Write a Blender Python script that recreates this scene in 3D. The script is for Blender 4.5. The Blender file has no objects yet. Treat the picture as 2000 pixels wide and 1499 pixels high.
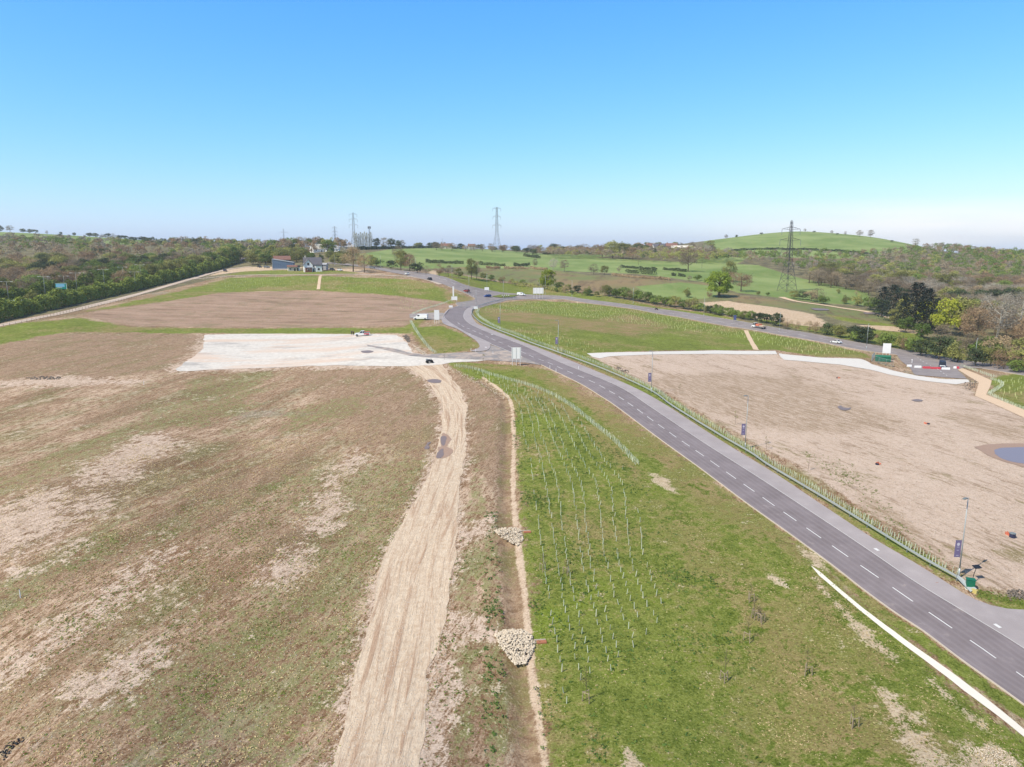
import bpy, math, random
import numpy as np
from mathutils import Vector, Matrix
from mathutils.geometry import delaunay_2d_cdt
random.seed(7); rng = np.random.default_rng(7)
R = math.radians
SC = bpy.context.scene
COL = SC.collection

# ------------------------------------------------------------------ camera
F = 1400.0; YH = 488.0; CH = 38.0                       # focal length (px of the 2000 px frame), eye level row, camera height
PITCH = math.atan((749.5 - YH) / F)
cam = bpy.data.cameras.new('camera'); cam.sensor_width = 36; cam.lens = 36 * F / 2000
cam.clip_start = 1; cam.clip_end = 30000
co = bpy.data.objects.new('camera', cam); COL.objects.link(co)
co.location = (0, 0, CH); co.rotation_euler = (R(90) - PITCH, 0, 0)
SC.camera = co
# ------------------------------------------------------------------ sky, sun, exposure
SKYG = ((1.47, .86), (.88, .85), (.19, .92))
SUN_EL = R(50); SUN_AZ = math.atan2(-0.80, -0.60)       # sun stands behind the left shoulder
w = bpy.data.worlds.new('World'); SC.world = w; w.use_nodes = True
nt = w.node_tree; nt.nodes.clear()
sky = nt.nodes.new('ShaderNodeTexSky'); sky.sky_type = 'NISHITA'; sky.sun_disc = False
sky.sun_elevation = SUN_EL; sky.sun_rotation = SUN_AZ
sky.altitude = 0; sky.air_density = 1.0; sky.dust_density = 0.6; sky.ozone_density = 3.0
bg = nt.nodes.new('ShaderNodeBackground'); bg.inputs[1].default_value = 0.15
wo = nt.nodes.new('ShaderNodeOutputWorld')
tint = nt.nodes.new('ShaderNodeMix'); tint.data_type = 'RGBA'; tint.blend_type = 'MULTIPLY'; tint.inputs[0].default_value = 1
tint.inputs[7].default_value = (0.150, 0.150, 0.150, 1)
nt.links.new(sky.outputs[0], tint.inputs[6])
# a thin bank of pale cloud low on the right of the sky
tc = nt.nodes.new('ShaderNodeTexCoord'); sep = nt.nodes.new('ShaderNodeSeparateXYZ'); nt.links.new(tc.outputs['Generated'], sep.inputs[0])
mp = nt.nodes.new('ShaderNodeMapping'); mp.inputs['Scale'].default_value = (4, 4, 40); nt.links.new(tc.outputs['Generated'], mp.inputs[0])
cn = nt.nodes.new('ShaderNodeTexNoise'); cn.inputs['Scale'].default_value = 1.0; cn.inputs['Detail'].default_value = 5; nt.links.new(mp.outputs[0], cn.inputs[0])
def wmath(op, a, b=None, c=None, clamp=False):
    n = nt.nodes.new('ShaderNodeMath'); n.operation = op; n.use_clamp = clamp
    for i, v in enumerate((a, b, c)):
        if v is None: continue
        if isinstance(v, (int, float)): n.inputs[i].default_value = v
        else: nt.links.new(v, n.inputs[i])
    return n.outputs[0]
zz = sep.outputs[2]
band = wmath('MULTIPLY', wmath('MULTIPLY_ADD', zz, 60, 0.55, True), wmath('MULTIPLY_ADD', zz, -30, 1.9, True))
side = wmath('MULTIPLY_ADD', sep.outputs[0], 4.0, -.9, True)
cl = wmath('MULTIPLY', wmath('MULTIPLY', band, side), wmath('MULTIPLY_ADD', cn.outputs[0], 2.4, -0.35, True))
cm = nt.nodes.new('ShaderNodeMix'); cm.data_type = 'RGBA'; cm.inputs[7].default_value = (6.1, 6.15, 6.25, 1)
gam = nt.nodes.new('ShaderNodeSeparateColor'); nt.links.new(tint.outputs[2], gam.inputs[0])
cc = nt.nodes.new('ShaderNodeCombineColor')
for i_, (g_, k_) in enumerate(SKYG): nt.links.new(wmath('MULTIPLY', wmath('POWER', gam.outputs[i_], g_), k_ / 0.15), cc.inputs[i_])
up_ = nt.nodes.new('ShaderNodeMix'); up_.data_type = 'RGBA'; nt.links.new(wmath('MULTIPLY_ADD', zz, 4.5, -1.7, True), up_.inputs[0])
dim = nt.nodes.new('ShaderNodeMix'); dim.data_type = 'RGBA'; dim.blend_type = 'MULTIPLY'; dim.inputs[0].default_value = 1; dim.inputs[7].default_value = (.75, .75, .75, 1); nt.links.new(sky.outputs[0], dim.inputs[6])
nt.links.new(cc.outputs[0], up_.inputs[6]); nt.links.new(dim.outputs[2], up_.inputs[7])
nt.links.new(wmath('MULTIPLY', cl, 0.9), cm.inputs[0]); nt.links.new(up_.outputs[2], cm.inputs[6])
nt.links.new(cm.outputs[2], bg.inputs[0]); nt.links.new(bg.outputs[0], wo.inputs[0])
sl = bpy.data.lights.new('sun', 'SUN'); sl.energy = 4.7; sl.angle = R(0.53); sl.color = (1.0, 0.91, 0.76)
so = bpy.data.objects.new('sun', sl); COL.objects.link(so); so.location = (0, 0, 300)
sd = Vector((math.sin(SUN_AZ) * math.cos(SUN_EL), math.cos(SUN_AZ) * math.cos(SUN_EL), math.sin(SUN_EL)))
so.rotation_euler = sd.to_track_quat('Z', 'Y').to_euler()
SC.view_settings.view_transform = 'Standard'; SC.view_settings.look = 'None'
SC.view_settings.exposure = 0.34; SC.view_settings.gamma = 1.0; SC.view_settings.use_curve_mapping = False
SC.cycles.use_denoising = True
SC.cycles.max_bounces = 5; SC.cycles.transparent_max_bounces = 8

# ------------------------------------------------------------------ projection helpers
cp, sp = math.cos(PITCH), math.sin(PITCH)
def ray(x, y):
    u = x - 1000.0; v = 749.5 - y
    return u, F * cp + v * sp, -F * sp + v * cp
def azt(x, y):
    X, Y, Z = ray(x, y); r = math.hypot(X, Y)
    return math.atan2(X, Y), Z / r
# terrain control points: image column, image row, and ('h', metres the ground lies below the eye) or ('d', metres away)
A = []
def ah(x, y, h): az, t = azt(x, y); A.append((az, math.log(h / -t), t))
def ad(x, y, d): az, t = azt(x, y); A.append((az, math.log(d), t))
for a in (-40, -20, 0, 20, 40):
    for r0 in (7.0, 20.0): A.append((R(a), math.log(r0), -41.5 / r0))
for x in (-60, 500, 1000, 1500, 2060): ah(x, 1499, 41.5); ah(x, 1250, 40.3)
for x in (-60, 500, 1000, 1500, 1872): ah(x, 1110, 38.7)
for x, h in ((-60, 37.5), (500, 37.5), (1000, 36.5), (1455, 36.4), (2060, 38.0)): ah(x, 880, h)
for x, h in ((-60, 35), (500, 35), (900, 34), (1272, 33.6), (1700, 37), (2060, 38)): ah(x, 768, h)
for x, h in ((-60, 32), (350, 32.5), (700, 31.6), (900, 31), (1090, 31.4), (1450, 35), (1650, 36.8), (1905, 38.2)): ah(x, 700, h)
for x, h in ((-60, 29.5), (300, 30.3), (708, 30), (977, 28.8), (1150, 30.5), (1300, 33)): ah(x, 650, h)
for x, y, h in ((1404, 632, 33.5), (1632, 668, 36.3), (2060, 735, 38), (950, 578, 26), (820, 622, 27.5), (600, 600, 27), (300, 600, 26.5), (100, 618, 27),
                (600, 572, 23.5), (850, 588, 26.5), (1018, 576, 26.6), (1150, 590, 29), (1280, 606, 31.5), (250, 583, 24.3), (350, 560, 21), (450, 540, 17.5), (-60, 640, 28.7),
                (1500, 612, 31), (1650, 602, 32), (1790, 642, 35), (2060, 660, 36)): ah(x, y, h)
for x, y, d in ((600, 537, 480), (700, 537, 480), (883, 551, 430), (812, 534, 480), (730, 523, 540),
                (600, 529, 530), (540, 524, 560), (640, 492, 700), (700, 500, 640), (780, 486, 900), (850, 484.5, 980), (850, 510, 640), (850, 530, 540),
                (1000, 552, 480), (1000, 520, 600), (1000, 505, 730), (1000, 491, 980), (1170, 560, 470), (1200, 535, 550), (1200, 513, 700), (1200, 496, 930),
                (1300, 545, 520), (1300, 522, 640), (1330, 490, 900), (1404, 582, 450), (1470, 540, 590), (1450, 510, 750), (1390, 493, 880), (1400, 470, 1060),
                (1480, 459, 1120), (1560, 452.5, 1170), (1640, 457, 1170), (1700, 463, 1150), (1790, 480, 1080), (1600, 488, 920), (1700, 498, 850), (1600, 510, 760), (1560, 545, 600), (1535, 570, 500),
                (1650, 577, 500), (1700, 560, 590), (1800, 590, 520), (1800, 530, 750), (1900, 500, 960), (1900, 560, 640), (2060, 600, 520), (2060, 560, 640), (2060, 510, 900), (1900, 503, 1150), (2060, 513, 1150), (2060, 512, 1600), (1900, 507, 1500), (1790, 496, 1500), (1560, 475, 1600), (1400, 482, 1400),
                (-60, 580, 480), (100, 560, 520), (100, 500, 740), (-60, 482, 940), (100, 478, 960), (-60, 452, 1400), (60, 456, 1350), (200, 464, 1330), (330, 473, 1300), (300, 510, 680), (300, 485, 900), (480, 490, 900), (450, 512, 660)):
    ad(x, y, d)
for x in range(-100, 2101, 200):
    for d, y in ((2300, 493), (3200, 493), (4600, 492.5)): ad(x, y + (7 if x >= 1500 else 0), d)
A = np.array(A)
AS = 2.2
def phi(r2): return np.where(r2 > 1e-12, 0.5 * r2 * np.log(np.maximum(r2, 1e-12)), 0.0)
P_ = np.c_[A[:, 0] * AS, A[:, 1]]; n_ = len(P_)
K_ = phi(((P_[:, None] - P_[None]) ** 2).sum(-1)) + 2e-5 * np.eye(n_)
Q_ = np.c_[np.ones(n_), P_]
M_ = np.block([[K_, Q_], [Q_.T, np.zeros((3, 3))]])
W_ = np.linalg.solve(M_, np.r_[A[:, 2], np.zeros(3)])
AZ0, AZ1, NA = R(-43), R(43), 260
L0, L1, NL = math.log(6.5), math.log(4700), 430
ga = np.linspace(AZ0, AZ1, NA); gl = np.linspace(L0, L1, NL)
gg = np.stack(np.meshgrid(ga * AS, gl, indexing='ij'), -1).reshape(-1, 2)
TG = np.empty(len(gg))
for i in range(0, len(gg), 20000):
    q = gg[i:i + 20000]
    TG[i:i + 20000] = phi(((q[:, None] - P_[None]) ** 2).sum(-1)) @ W_[:n_] + W_[n_] + q @ W_[n_ + 1:]
TG = TG.reshape(NA, NL)
def tgrid(az, L):
    a = np.clip((az - AZ0) / (AZ1 - AZ0) * (NA - 1), 0, NA - 1.001); l = np.clip((L - L0) / (L1 - L0) * (NL - 1), 0, NL - 1.001)
    i = a.astype(int); j = l.astype(int); fa = a - i; fl = l - j
    return (TG[i, j] * (1 - fa) + TG[i + 1, j] * fa) * (1 - fl) + (TG[i, j + 1] * (1 - fa) + TG[i + 1, j + 1] * fa) * fl
def hz(x, y):
    x = np.asarray(x, float); y = np.asarray(y, float)
    r = np.maximum(np.hypot(x, y), 7.0)
    return CH + r * tgrid(np.arctan2(x, y), np.log(r))
def hz1(x, y): return float(hz(np.array([x]), np.array([y]))[0])
def un(x, y):
    """ground point seen at a pixel of the photograph"""
    az, t = azt(x, y)
    Ls = np.linspace(L0, L1, 2500); T = tgrid(np.full(2500, az), Ls)
    k = np.argmax(T >= t)
    if T[k] < t: k = int(np.argmax(T))
    elif k > 0: 
        f = (t - T[k - 1]) / (T[k] - T[k - 1]); Lk = Ls[k - 1] + f * (Ls[k] - Ls[k - 1]); r = math.exp(Lk)
        return (r * math.sin(az), r * math.cos(az))
    r = math.exp(Ls[k]); return (r * math.sin(az), r * math.cos(az))
def unf(x, y):
    az, t = azt(x, y); Ls = np.linspace(L0, L1, 800); T = tgrid(np.full(800, az), Ls)
    if T.max() < t: r = math.exp(Ls[int(T.argmax())]) * 1.12; return (r * math.sin(az), r * math.cos(az))
    return un(x, y)
def un3(x, y):
    p = un(x, y); return Vector((p[0], p[1], hz1(*p)))
def atd(x, y, d):
    """point on the line of sight of a pixel, d metres away"""
    az, t = azt(x, y); return Vector((d * math.sin(az), d * math.cos(az), CH + d * t))
def pxm(p): return F / max(1.0, p[1])                    # pixels of the photo per metre at a point
def smooth(pts, step=2.0, closed=False):
    P = [np.array(p, float) for p in pts]; out = []; n = len(P)
    for i in range(n if closed else n - 1):
        p0, p1, p2, p3 = (P[(i - 1) % n], P[i], P[(i + 1) % n], P[(i + 2) % n]) if closed else (P[max(i - 1, 0)], P[i], P[i + 1], P[min(i + 2, n - 1)])
        m = max(1, int(np.linalg.norm(p2 - p1) / step))
        for k in range(m):
            t = k / m
            out.append(0.5 * ((2 * p1) + (-p0 + p2) * t + (2 * p0 - 5 * p1 + 4 * p2 - p3) * t * t + (-p0 + 3 * p1 - 3 * p2 + p3) * t ** 3))
    if not closed: out.append(P[-1])
    return np.array(out)
def unl(pts): return [un(*p) for p in pts]
def resample(pl, step):
    pl = np.asarray(pl); s = np.r_[0, np.cumsum(np.linalg.norm(np.diff(pl, axis=0), axis=1))]
    n = max(2, int(s[-1] / step) + 1); t = np.linspace(0, s[-1], n)
    return np.c_[np.interp(t, s, pl[:, 0]), np.interp(t, s, pl[:, 1])]
def offs(pl, d):
    pl = np.asarray(pl); t = np.gradient(pl, axis=0); t /= np.maximum(np.linalg.norm(t, axis=1, keepdims=True), 1e-9)
    d = np.asarray(d, float).reshape(-1, 1) if np.ndim(d) else d
    return pl + np.c_[t[:, 1], -t[:, 0]] * d              # to the right of travel

# ------------------------------------------------------------------ materials
KC = 0.78
def lin(c, k=KC):
    return tuple((((v / 255 + 0.055) / 1.055) ** 2.4 if v > 10 else v / 255 / 12.92) * k for v in c) + (1.0,)
class NT:
    def __init__(s, name, rough=0.9, spec=0.2):
        s.m = bpy.data.materials.new(name); s.m.use_nodes = True; s.t = s.m.node_tree; s.n = s.t.nodes; s.l = s.t.links
        s.b = s.n['Principled BSDF']; s.b.inputs['Roughness'].default_value = rough; s.b.inputs['Specular IOR Level'].default_value = spec
        s.tc = s.n.new('ShaderNodeTexCoord').outputs['Object']
    def set(s, inp, v):
        if isinstance(v, bpy.types.NodeSocket): s.l.new(v, inp)
        elif isinstance(v, tuple) and inp.type == 'VALUE': inp.default_value = v[0]
        else: inp.default_value = v
    def math(s, op, a, b=None, c=None, clamp=False):
        n = s.n.new('ShaderNodeMath'); n.operation = op; n.use_clamp = clamp
        for i, v in enumerate((a, b, c)):
            if v is not None: s.set(n.inputs[i], v)
        return n.outputs[0]
    def mapping(s, scale=(1, 1, 1), rot=0.0, vec=None):
        n = s.n.new('ShaderNodeMapping'); n.inputs['Scale'].default_value = scale; n.vector_type = 'POINT'
        r = s.n.new('ShaderNodeVectorRotate'); r.rotation_type = 'Z_AXIS'; r.inputs['Angle'].default_value = rot
        s.l.new(vec or s.tc, r.inputs['Vector']); s.l.new(r.outputs[0], n.inputs[0]); return n.outputs[0]
    def noise(s, scale, detail=4, rough=0.6, vec=None, dist=0.0):
        n = s.n.new('ShaderNodeTexNoise'); n.inputs['Scale'].default_value = scale; n.inputs['Detail'].default_value = detail
        n.inputs['Roughness'].default_value = rough; n.inputs['Distortion'].default_value = dist
        s.l.new(vec or s.tc, n.inputs['Vector']); return n.outputs[0]
    def ramp(s, fac, a, b):                                # linear step a..b -> 0..1
        return s.math('MULTIPLY_ADD', fac, 1 / (b - a), -a / (b - a), True)
    def mix(s, f, a, b):
        n = s.n.new('ShaderNodeMix'); n.data_type = 'RGBA'; s.set(n.inputs[0], f); s.set(n.inputs[6], a); s.set(n.inputs[7], b); return n.outputs[2]
    def attr(s, name):
        n = s.n.new('ShaderNodeAttribute'); n.attribute_name = name; return n.outputs['Fac']
    def color(s, c): s.set(s.b.inputs['Base Color'], c); return s
    def bump(s, h, strength=0.3, dist=0.1):
        n = s.n.new('ShaderNodeBump'); n.inputs['Strength'].default_value = strength; n.inputs['Distance'].default_value = dist
        s.l.new(h, n.inputs['Height']); s.l.new(n.outputs[0], s.b.inputs['Normal'])
def plain(name, c, rough=0.6, spec=0.3, metal=0.0, var=0.15, scale=2.0, k=KC):
    t = NT(name, rough, spec); a = lin(c, k); b = tuple(v * (1 - var) for v in a[:3]) + (1,)
    t.color(t.mix(t.noise(scale, 4), b, tuple(min(1, v * (1 + var * .6)) for v in a[:3]) + (1,))); t.b.inputs['Metallic'].default_value = metal
    return t.m

# ground
def angpx(a, b):
    p, q = un(*a), un(*b); return -math.atan2(q[1] - p[1], q[0] - p[0])
def ground_mat():
    t = NT('ground_cover', 0.95, 0.08)
    A1 = angpx((0, 1290), (350, 1060)); A2 = angpx((1480, 790), (1700, 862))
    nA = t.noise(0.8, 9, 0.72); nB = t.noise(0.11, 7, 0.66); nC = t.noise(4.5, 5, 0.8); nD = t.noise(0.03, 5, 0.6)
    s0 = t.noise(1.0, 9, 0.7, t.mapping((0.018, 0.085, 0.1), A1), 0.8)
    s1 = t.noise(1.0, 9, 0.66, t.mapping((0.045, 0.26, 0.2), A1), 0.5)           # broad bands of the left field
    s1b = t.noise(1.0, 8, 0.74, t.mapping((0.55, 2.2, 1), A1), 0.5)
    s2 = t.noise(1.0, 9, 0.7, t.mapping((0.30, 1.25, 0.5), A2), 0.6)              # short flecks of the right plateau
    s2b = t.noise(1.0, 6, 0.6, t.mapping((0.03, 0.10, 0.3), A2), 0.4)
    s3 = t.noise(1.0, 7, 0.7, t.mapping((0.035, 0.2, 0.3), R(8)), 0.5)             # bands of the back field
    def comb(*kv):
        v = None
        for n, k in kv: x = t.math('MULTIPLY', t.math('SUBTRACT', n, 0.5), k); v = x if v is None else t.math('ADD', v, x)
        return t.math('ADD', v, 0.5)
    def edge(name, k1=1.6, k2=1.6, k3=0.6, extra=None):
        v = comb((nA, k1), (nB, k2), (nC, k3)) if extra is None else comb((nA, k1), (nB, k2), (nC, k3), extra)
        return t.ramp(t.math('ADD', t.attr(name), t.math('SUBTRACT', v, 0.5)), 0.4, 0.6)
    def fleck(col, n, a, b, c, amt): return t.mix(t.math('MULTIPLY', t.ramp(n, a, b), amt), col, lin(c))
    m1 = comb((nA, .9), (s1b, 2.0), (nC, .9)); g1 = comb((nB, 1.1), (s1, 1.6), (nA, .8), (s1b, .9), (nC, .7))
    fld = t.mix(t.ramp(m1, 0.28, 0.72), lin((132, 104, 78)), lin((206, 176, 150)))
    fld = t.mix(t.math('MULTIPLY', t.ramp(comb((nD, 1.6), (nA, .6)), 0.55, 0.75), .6), fld, lin((134, 98, 72)))
    fld = t.mix(t.math('MULTIPLY', t.ramp(comb((s0, -1.8), (s1b, 1.0), (nA, .8)), 0.50, 0.72), .55), fld, lin((100, 86, 56)))
    fld = t.mix(t.math('MULTIPLY', t.ramp(comb((s0, 1.8), (s1b, 1.4), (nA, .7), (nC, .8)), 0.54, 0.76), .75), fld, lin((216, 192, 168)))
    fld = t.mix(t.math('MULTIPLY', t.ramp(g1, 0.48, 0.68), .6), fld, t.mix(t.ramp(comb((nA, .8), (nC, .8)), .35, .65), lin((96, 106, 54)), lin((140, 140, 88))))
    fld = t.mix(t.math('MULTIPLY', t.ramp(comb((s1, 1.5), (nA, .9), (s1b, .8)), 0.60, 0.78), .75), fld, lin((206, 184, 162)))
    fld = t.mix(t.math('MULTIPLY', t.ramp(comb((nD, -1.3), (nB, 1.0), (nA, .6)), 0.62, 0.8), .45), fld, lin((162, 154, 146)))
    fld = fleck(fld, comb((nC, 1), (s1b, .6)), 0.64, 0.78, (208, 192, 166), .55); fld = fleck(fld, comb((nC, -1), (s1b, .4)), 0.64, 0.78, (86, 78, 52), .6)
    dl = t.mix(t.ramp(m1, 0.3, 0.7), lin((142, 116, 92)), lin((180, 154, 130))); dl = t.mix(t.math('MULTIPLY', t.ramp(g1, .52, .66), .5), dl, lin((124, 120, 76)))
    fld = t.mix(edge('dull', 1.2, 1.6), fld, dl)
    we = t.mix(t.ramp(comb((nA, .8), (nC, .8)), .3, .7), lin((92, 108, 50)), lin((146, 148, 92)))
    col = t.mix(t.math('MULTIPLY', edge('weedy', 1.6, 1.6, .5), t.math('MULTIPLY', .8, t.ramp(comb((nC, 1.0), (nA, 1.0), (s1b, .8)), .42, .60))), fld, we)
    pale = t.mix(t.ramp(comb((nC, 1), (s1b, 1), (nA, .6)), 0.3, 0.68), lin((168, 144, 122)), lin((230, 208, 190)))
    col = t.mix(edge('pale', 2.4, 2.0, 1.2, (s1b, 1.5)), col, pale)
    wd = t.mix(t.ramp(comb((nB, 1.4), (nA, .8)), 0.35, 0.65), lin((104, 98, 78)), lin((134, 130, 96)))
    col = t.mix(edge('wood', .4, .6, 0), col, wd)
    # lush slopes
    g2 = comb((nA, 1.0), (nC, .7), (nB, .4))
    gr = t.mix(t.ramp(g2, 0.3, 0.7), lin((90, 106, 38)), lin((148, 156, 78)))
    gr = t.mix(t.math('MULTIPLY', t.ramp(comb((nB, 1.5), (nA, .5)), 0.5, 0.7), .7), gr, lin((122, 142, 44)))
    gr = t.mix(t.math('MULTIPLY', t.ramp(comb((nD, 1.6), (nA, 1.2), (nB, .6)), 0.52, 0.72), .8), gr, t.mix(t.ramp(nC, .4, .6), lin((140, 124, 82)), lin((168, 150, 108))))
    gr = fleck(gr, nC, 0.62, 0.76, (168, 168, 104), .45); gr = fleck(gr, comb((nC, -1), (nA, -.4)), 0.62, 0.78, (60, 78, 36), .65)
    col = t.mix(edge('green', 1.6, 1.6, .8), col, gr)
    gp = t.mix(t.ramp(comb((nC, 1), (nA, .6)), 0.35, 0.65), lin((184, 160, 132)), lin((232, 212, 190)))
    # dry olive verge
    vg = t.mix(t.ramp(comb((nA, 1), (nC, .7)), 0.3, 0.7), lin((134, 114, 76)), lin((178, 156, 118)))
    vg = t.mix(t.math('MULTIPLY', t.ramp(comb((nB, 1.2), (nA, .8), (nC, .5)), 0.43, 0.60), .8), vg, t.mix(t.ramp(nC, .4, .6), lin((102, 116, 48)), lin((140, 144, 74))))
    vg = t.mix(t.math('MULTIPLY', t.ramp(comb((nA, 1.2), (nB, -.9)), 0.72, 0.86), .8), vg, lin((212, 194, 170)))
    vg = fleck(vg, comb((nC, -1)), 0.62, 0.76, (80, 80, 44), .5)
    col = t.mix(edge('verge', 2.0, 2.0, .8), col, vg)
    col = t.mix(t.math('MULTIPLY', edge('gpale', 2.2, 1.6, 2.2), .85), col, gp)
    # sandy plateau
    sa = t.mix(t.ramp(comb((nA, .6), (nC, .6), (s2, .6)), 0.3, 0.66), lin((194, 170, 150)), lin((226, 206, 190)))
    sa = t.mix(t.math('MULTIPLY', t.ramp(comb((s2, 2.2), (s2b, 1.3), (nC, 1.0)), 0.54, 0.80), .8), sa, lin((150, 126, 102)))
    sa = t.mix(t.math('MULTIPLY', t.ramp(comb((nB, 1.3), (s2, 1.0), (s2b, 1.2)), 0.68, 0.84), .7), sa, lin((140, 130, 86)))
    sa = t.mix(t.math('MULTIPLY', edge('sandb', 1.6, 1.6, .5), t.ramp(comb((s2, 1.5), (nC, .6)), .34, .62)), sa, lin((168, 146, 122)))
    col = t.mix(edge('sand', 1.4, 1.4, .6), col, sa)
    # mauve brown back field
    ma = t.mix(t.ramp(comb((s3, 1.1), (nA, .6)), 0.3, 0.7), lin((150, 124, 104)), lin((188, 160, 140)))
    ma = t.mix(t.math('MULTIPLY', t.ramp(nB, 0.5, 0.66), 0.6), ma, lin((132, 122, 90)))
    ma = t.mix(t.math('MULTIPLY', t.ramp(comb((s3, 1.3), (nA, .5)), 0.70, 0.86), .8), ma, lin((204, 176, 154)))
    ma = t.mix(t.math('MULTIPLY', t.ramp(comb((s3, -2.0), (nA, .8)), 0.60, 0.9), .6), ma, lin((108, 90, 72)))
    col = t.mix(edge('mauve', 1.2, 1.4), col, ma)
    # ditch floor
    di = t.mix(t.ramp(nA, 0.4, 0.6), lin((140, 114, 90)), lin((186, 160, 134)))
    di = t.mix(t.math('MULTIPLY', t.ramp(comb((nB, 1.4), (nA, 1)), 0.46, 0.64), .75), di, lin((124, 120, 70)))
    col = t.mix(edge('ditch', 1.2, .6), col, di)
    bk = t.mix(t.ramp(comb((nA, 1), (nC, .7)), .3, .7), lin((186, 160, 136)), lin((226, 206, 184)))  # exposed soil of the right bank, its sunlit brightness painted into the colour
    col = t.mix(edge('bank', .9, 1.0, .4), col, bk)
    tn = t.mix(t.ramp(nA, 0.38, 0.62), lin((190, 164, 134)), lin((222, 200, 174)))
    col = t.mix(edge('tan', 1.0, 1.2), col, tn)
    # woodland floor, rough meadow, farmland
    nE = t.noise(0.02, 5, 0.6); nF = t.noise(0.12, 5, 0.7, t.mapping((1, .25, 1), R(15)))
    ro = t.mix(t.ramp(nE, 0.42, 0.58), lin((146, 128, 96)), lin((122, 130, 84)))
    ro = t.mix(t.math('MULTIPLY', t.ramp(nF, 0.52, 0.64), .8), ro, lin((112, 96, 78)))
    col = t.mix(edge('rough', .6, 1.2, 0), col, ro)
    fa = t.mix(t.ramp(nE, 0.4, 0.62), lin((118, 140, 78)), lin((146, 162, 102)))
    fa = t.mix(t.math('MULTIPLY', t.ramp(nF, 0.5, 0.7), .4), fa, lin((160, 162, 112)))
    col = t.mix(edge('farm', .1, .4, 0), col, fa)
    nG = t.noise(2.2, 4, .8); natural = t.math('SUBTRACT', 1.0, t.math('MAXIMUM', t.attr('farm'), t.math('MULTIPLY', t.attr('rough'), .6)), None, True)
    dk = t.math('MULTIPLY', t.math('MULTIPLY', t.ramp(comb((nC, -2.6), (nG, -1.4)), .62, 1.0), .75), t.math('MULTIPLY_ADD', t.attr('pale'), -.5, 1.0, True)); lt = t.math('MULTIPLY', t.ramp(comb((nC, 2.6), (nG, 1.4)), .62, 1.05), .6)  # dk: humus flecks plus fine clod shadow painted into the albedo; lt: straw
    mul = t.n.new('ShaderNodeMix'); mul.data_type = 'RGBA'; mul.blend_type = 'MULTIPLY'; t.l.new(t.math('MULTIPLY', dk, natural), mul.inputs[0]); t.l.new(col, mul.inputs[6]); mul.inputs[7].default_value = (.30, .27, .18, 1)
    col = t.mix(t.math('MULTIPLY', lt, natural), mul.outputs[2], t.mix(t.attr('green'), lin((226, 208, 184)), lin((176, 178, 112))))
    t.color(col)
    h = t.math('ADD', t.math('MULTIPLY', nA, 0.6), t.math('MULTIPLY', nC, 0.35)); t.bump(h, 0.8, 0.5)
    return t.m
def asphalt(name, c1, c2, dust=None, tracks=False):
    t = NT(name, 0.85, 0.25); n1 = t.noise(0.25, 6, .6); n2 = t.noise(30, 3, .7); n3 = t.noise(.5, 6, .7)
    c = t.mix(t.ramp(n1, .35, .65), lin(c1), lin(c2)); c = t.mix(t.math('MULTIPLY', t.ramp(n3, .58, .75), .18), c, lin(tuple(v + 26 for v in c2)))
    c = t.mix(t.math('MULTIPLY', t.ramp(n2, .5, .7), .2), c, lin(tuple(max(0, v - 40) for v in c1)))
    if tracks:
        ac = t.attr('across'); wv = t.math('SINE', t.math('MULTIPLY', ac, 3.49)); cmb = t.n.new('ShaderNodeCombineXYZ'); t.l.new(ac, cmb.inputs[0]); t.l.new(t.attr('along'), cmb.inputs[1])
        sm = t.noise(1.0, 6, .65, t.mapping((1.2, .03, 1), 0, cmb.outputs[0])); c = t.mix(t.math('MULTIPLY', t.ramp(t.math('MULTIPLY', wv, wv), .35, .95), .22), c, lin(tuple(v + 16 for v in c2)))
        c = t.mix(t.math('MULTIPLY', t.ramp(sm, .52, .68), .3), c, lin((120, 108, 110))); c = t.mix(t.math('MULTIPLY', t.ramp(n3, .62, .74), .35), c, lin((186, 172, 160)))
    if dust: c = t.mix(t.math('MULTIPLY', t.ramp(t.noise(.35, 5, .65), .45, .62), .8), c, lin(dust))
    t.color(c); t.bump(n2, .15, .02); return t.m
def whitepad():
    t = NT('crushed_limestone', .9, .1); n1 = t.noise(.11, 7, .7, t.mapping((.5, 1.1, 1), R(4))); n2 = t.noise(.9, 6, .7); n3 = t.noise(.06, 5, .6, t.mapping((.4, 1.6, 1), R(-6)))
    c = t.mix(t.ramp(n2, .35, .65), lin((204, 198, 191)), lin((230, 225, 217)))
    tm = t.noise(1.0, 6, .65, t.mapping((.04, 1.6, 1), R(-8)), .6); c = t.mix(t.math('MULTIPLY', t.ramp(tm, .52, .64), .3), c, lin((176, 168, 158)))
    c = t.mix(t.math('MULTIPLY', t.ramp(n1, .52, .64), .65), c, lin((160, 156, 154)))
    c = t.mix(t.math('MULTIPLY', t.ramp(n3, .5, .62), .7), c, lin((218, 192, 172)))
    t.color(c); t.bump(n2, .3, .05); return t.m
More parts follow.
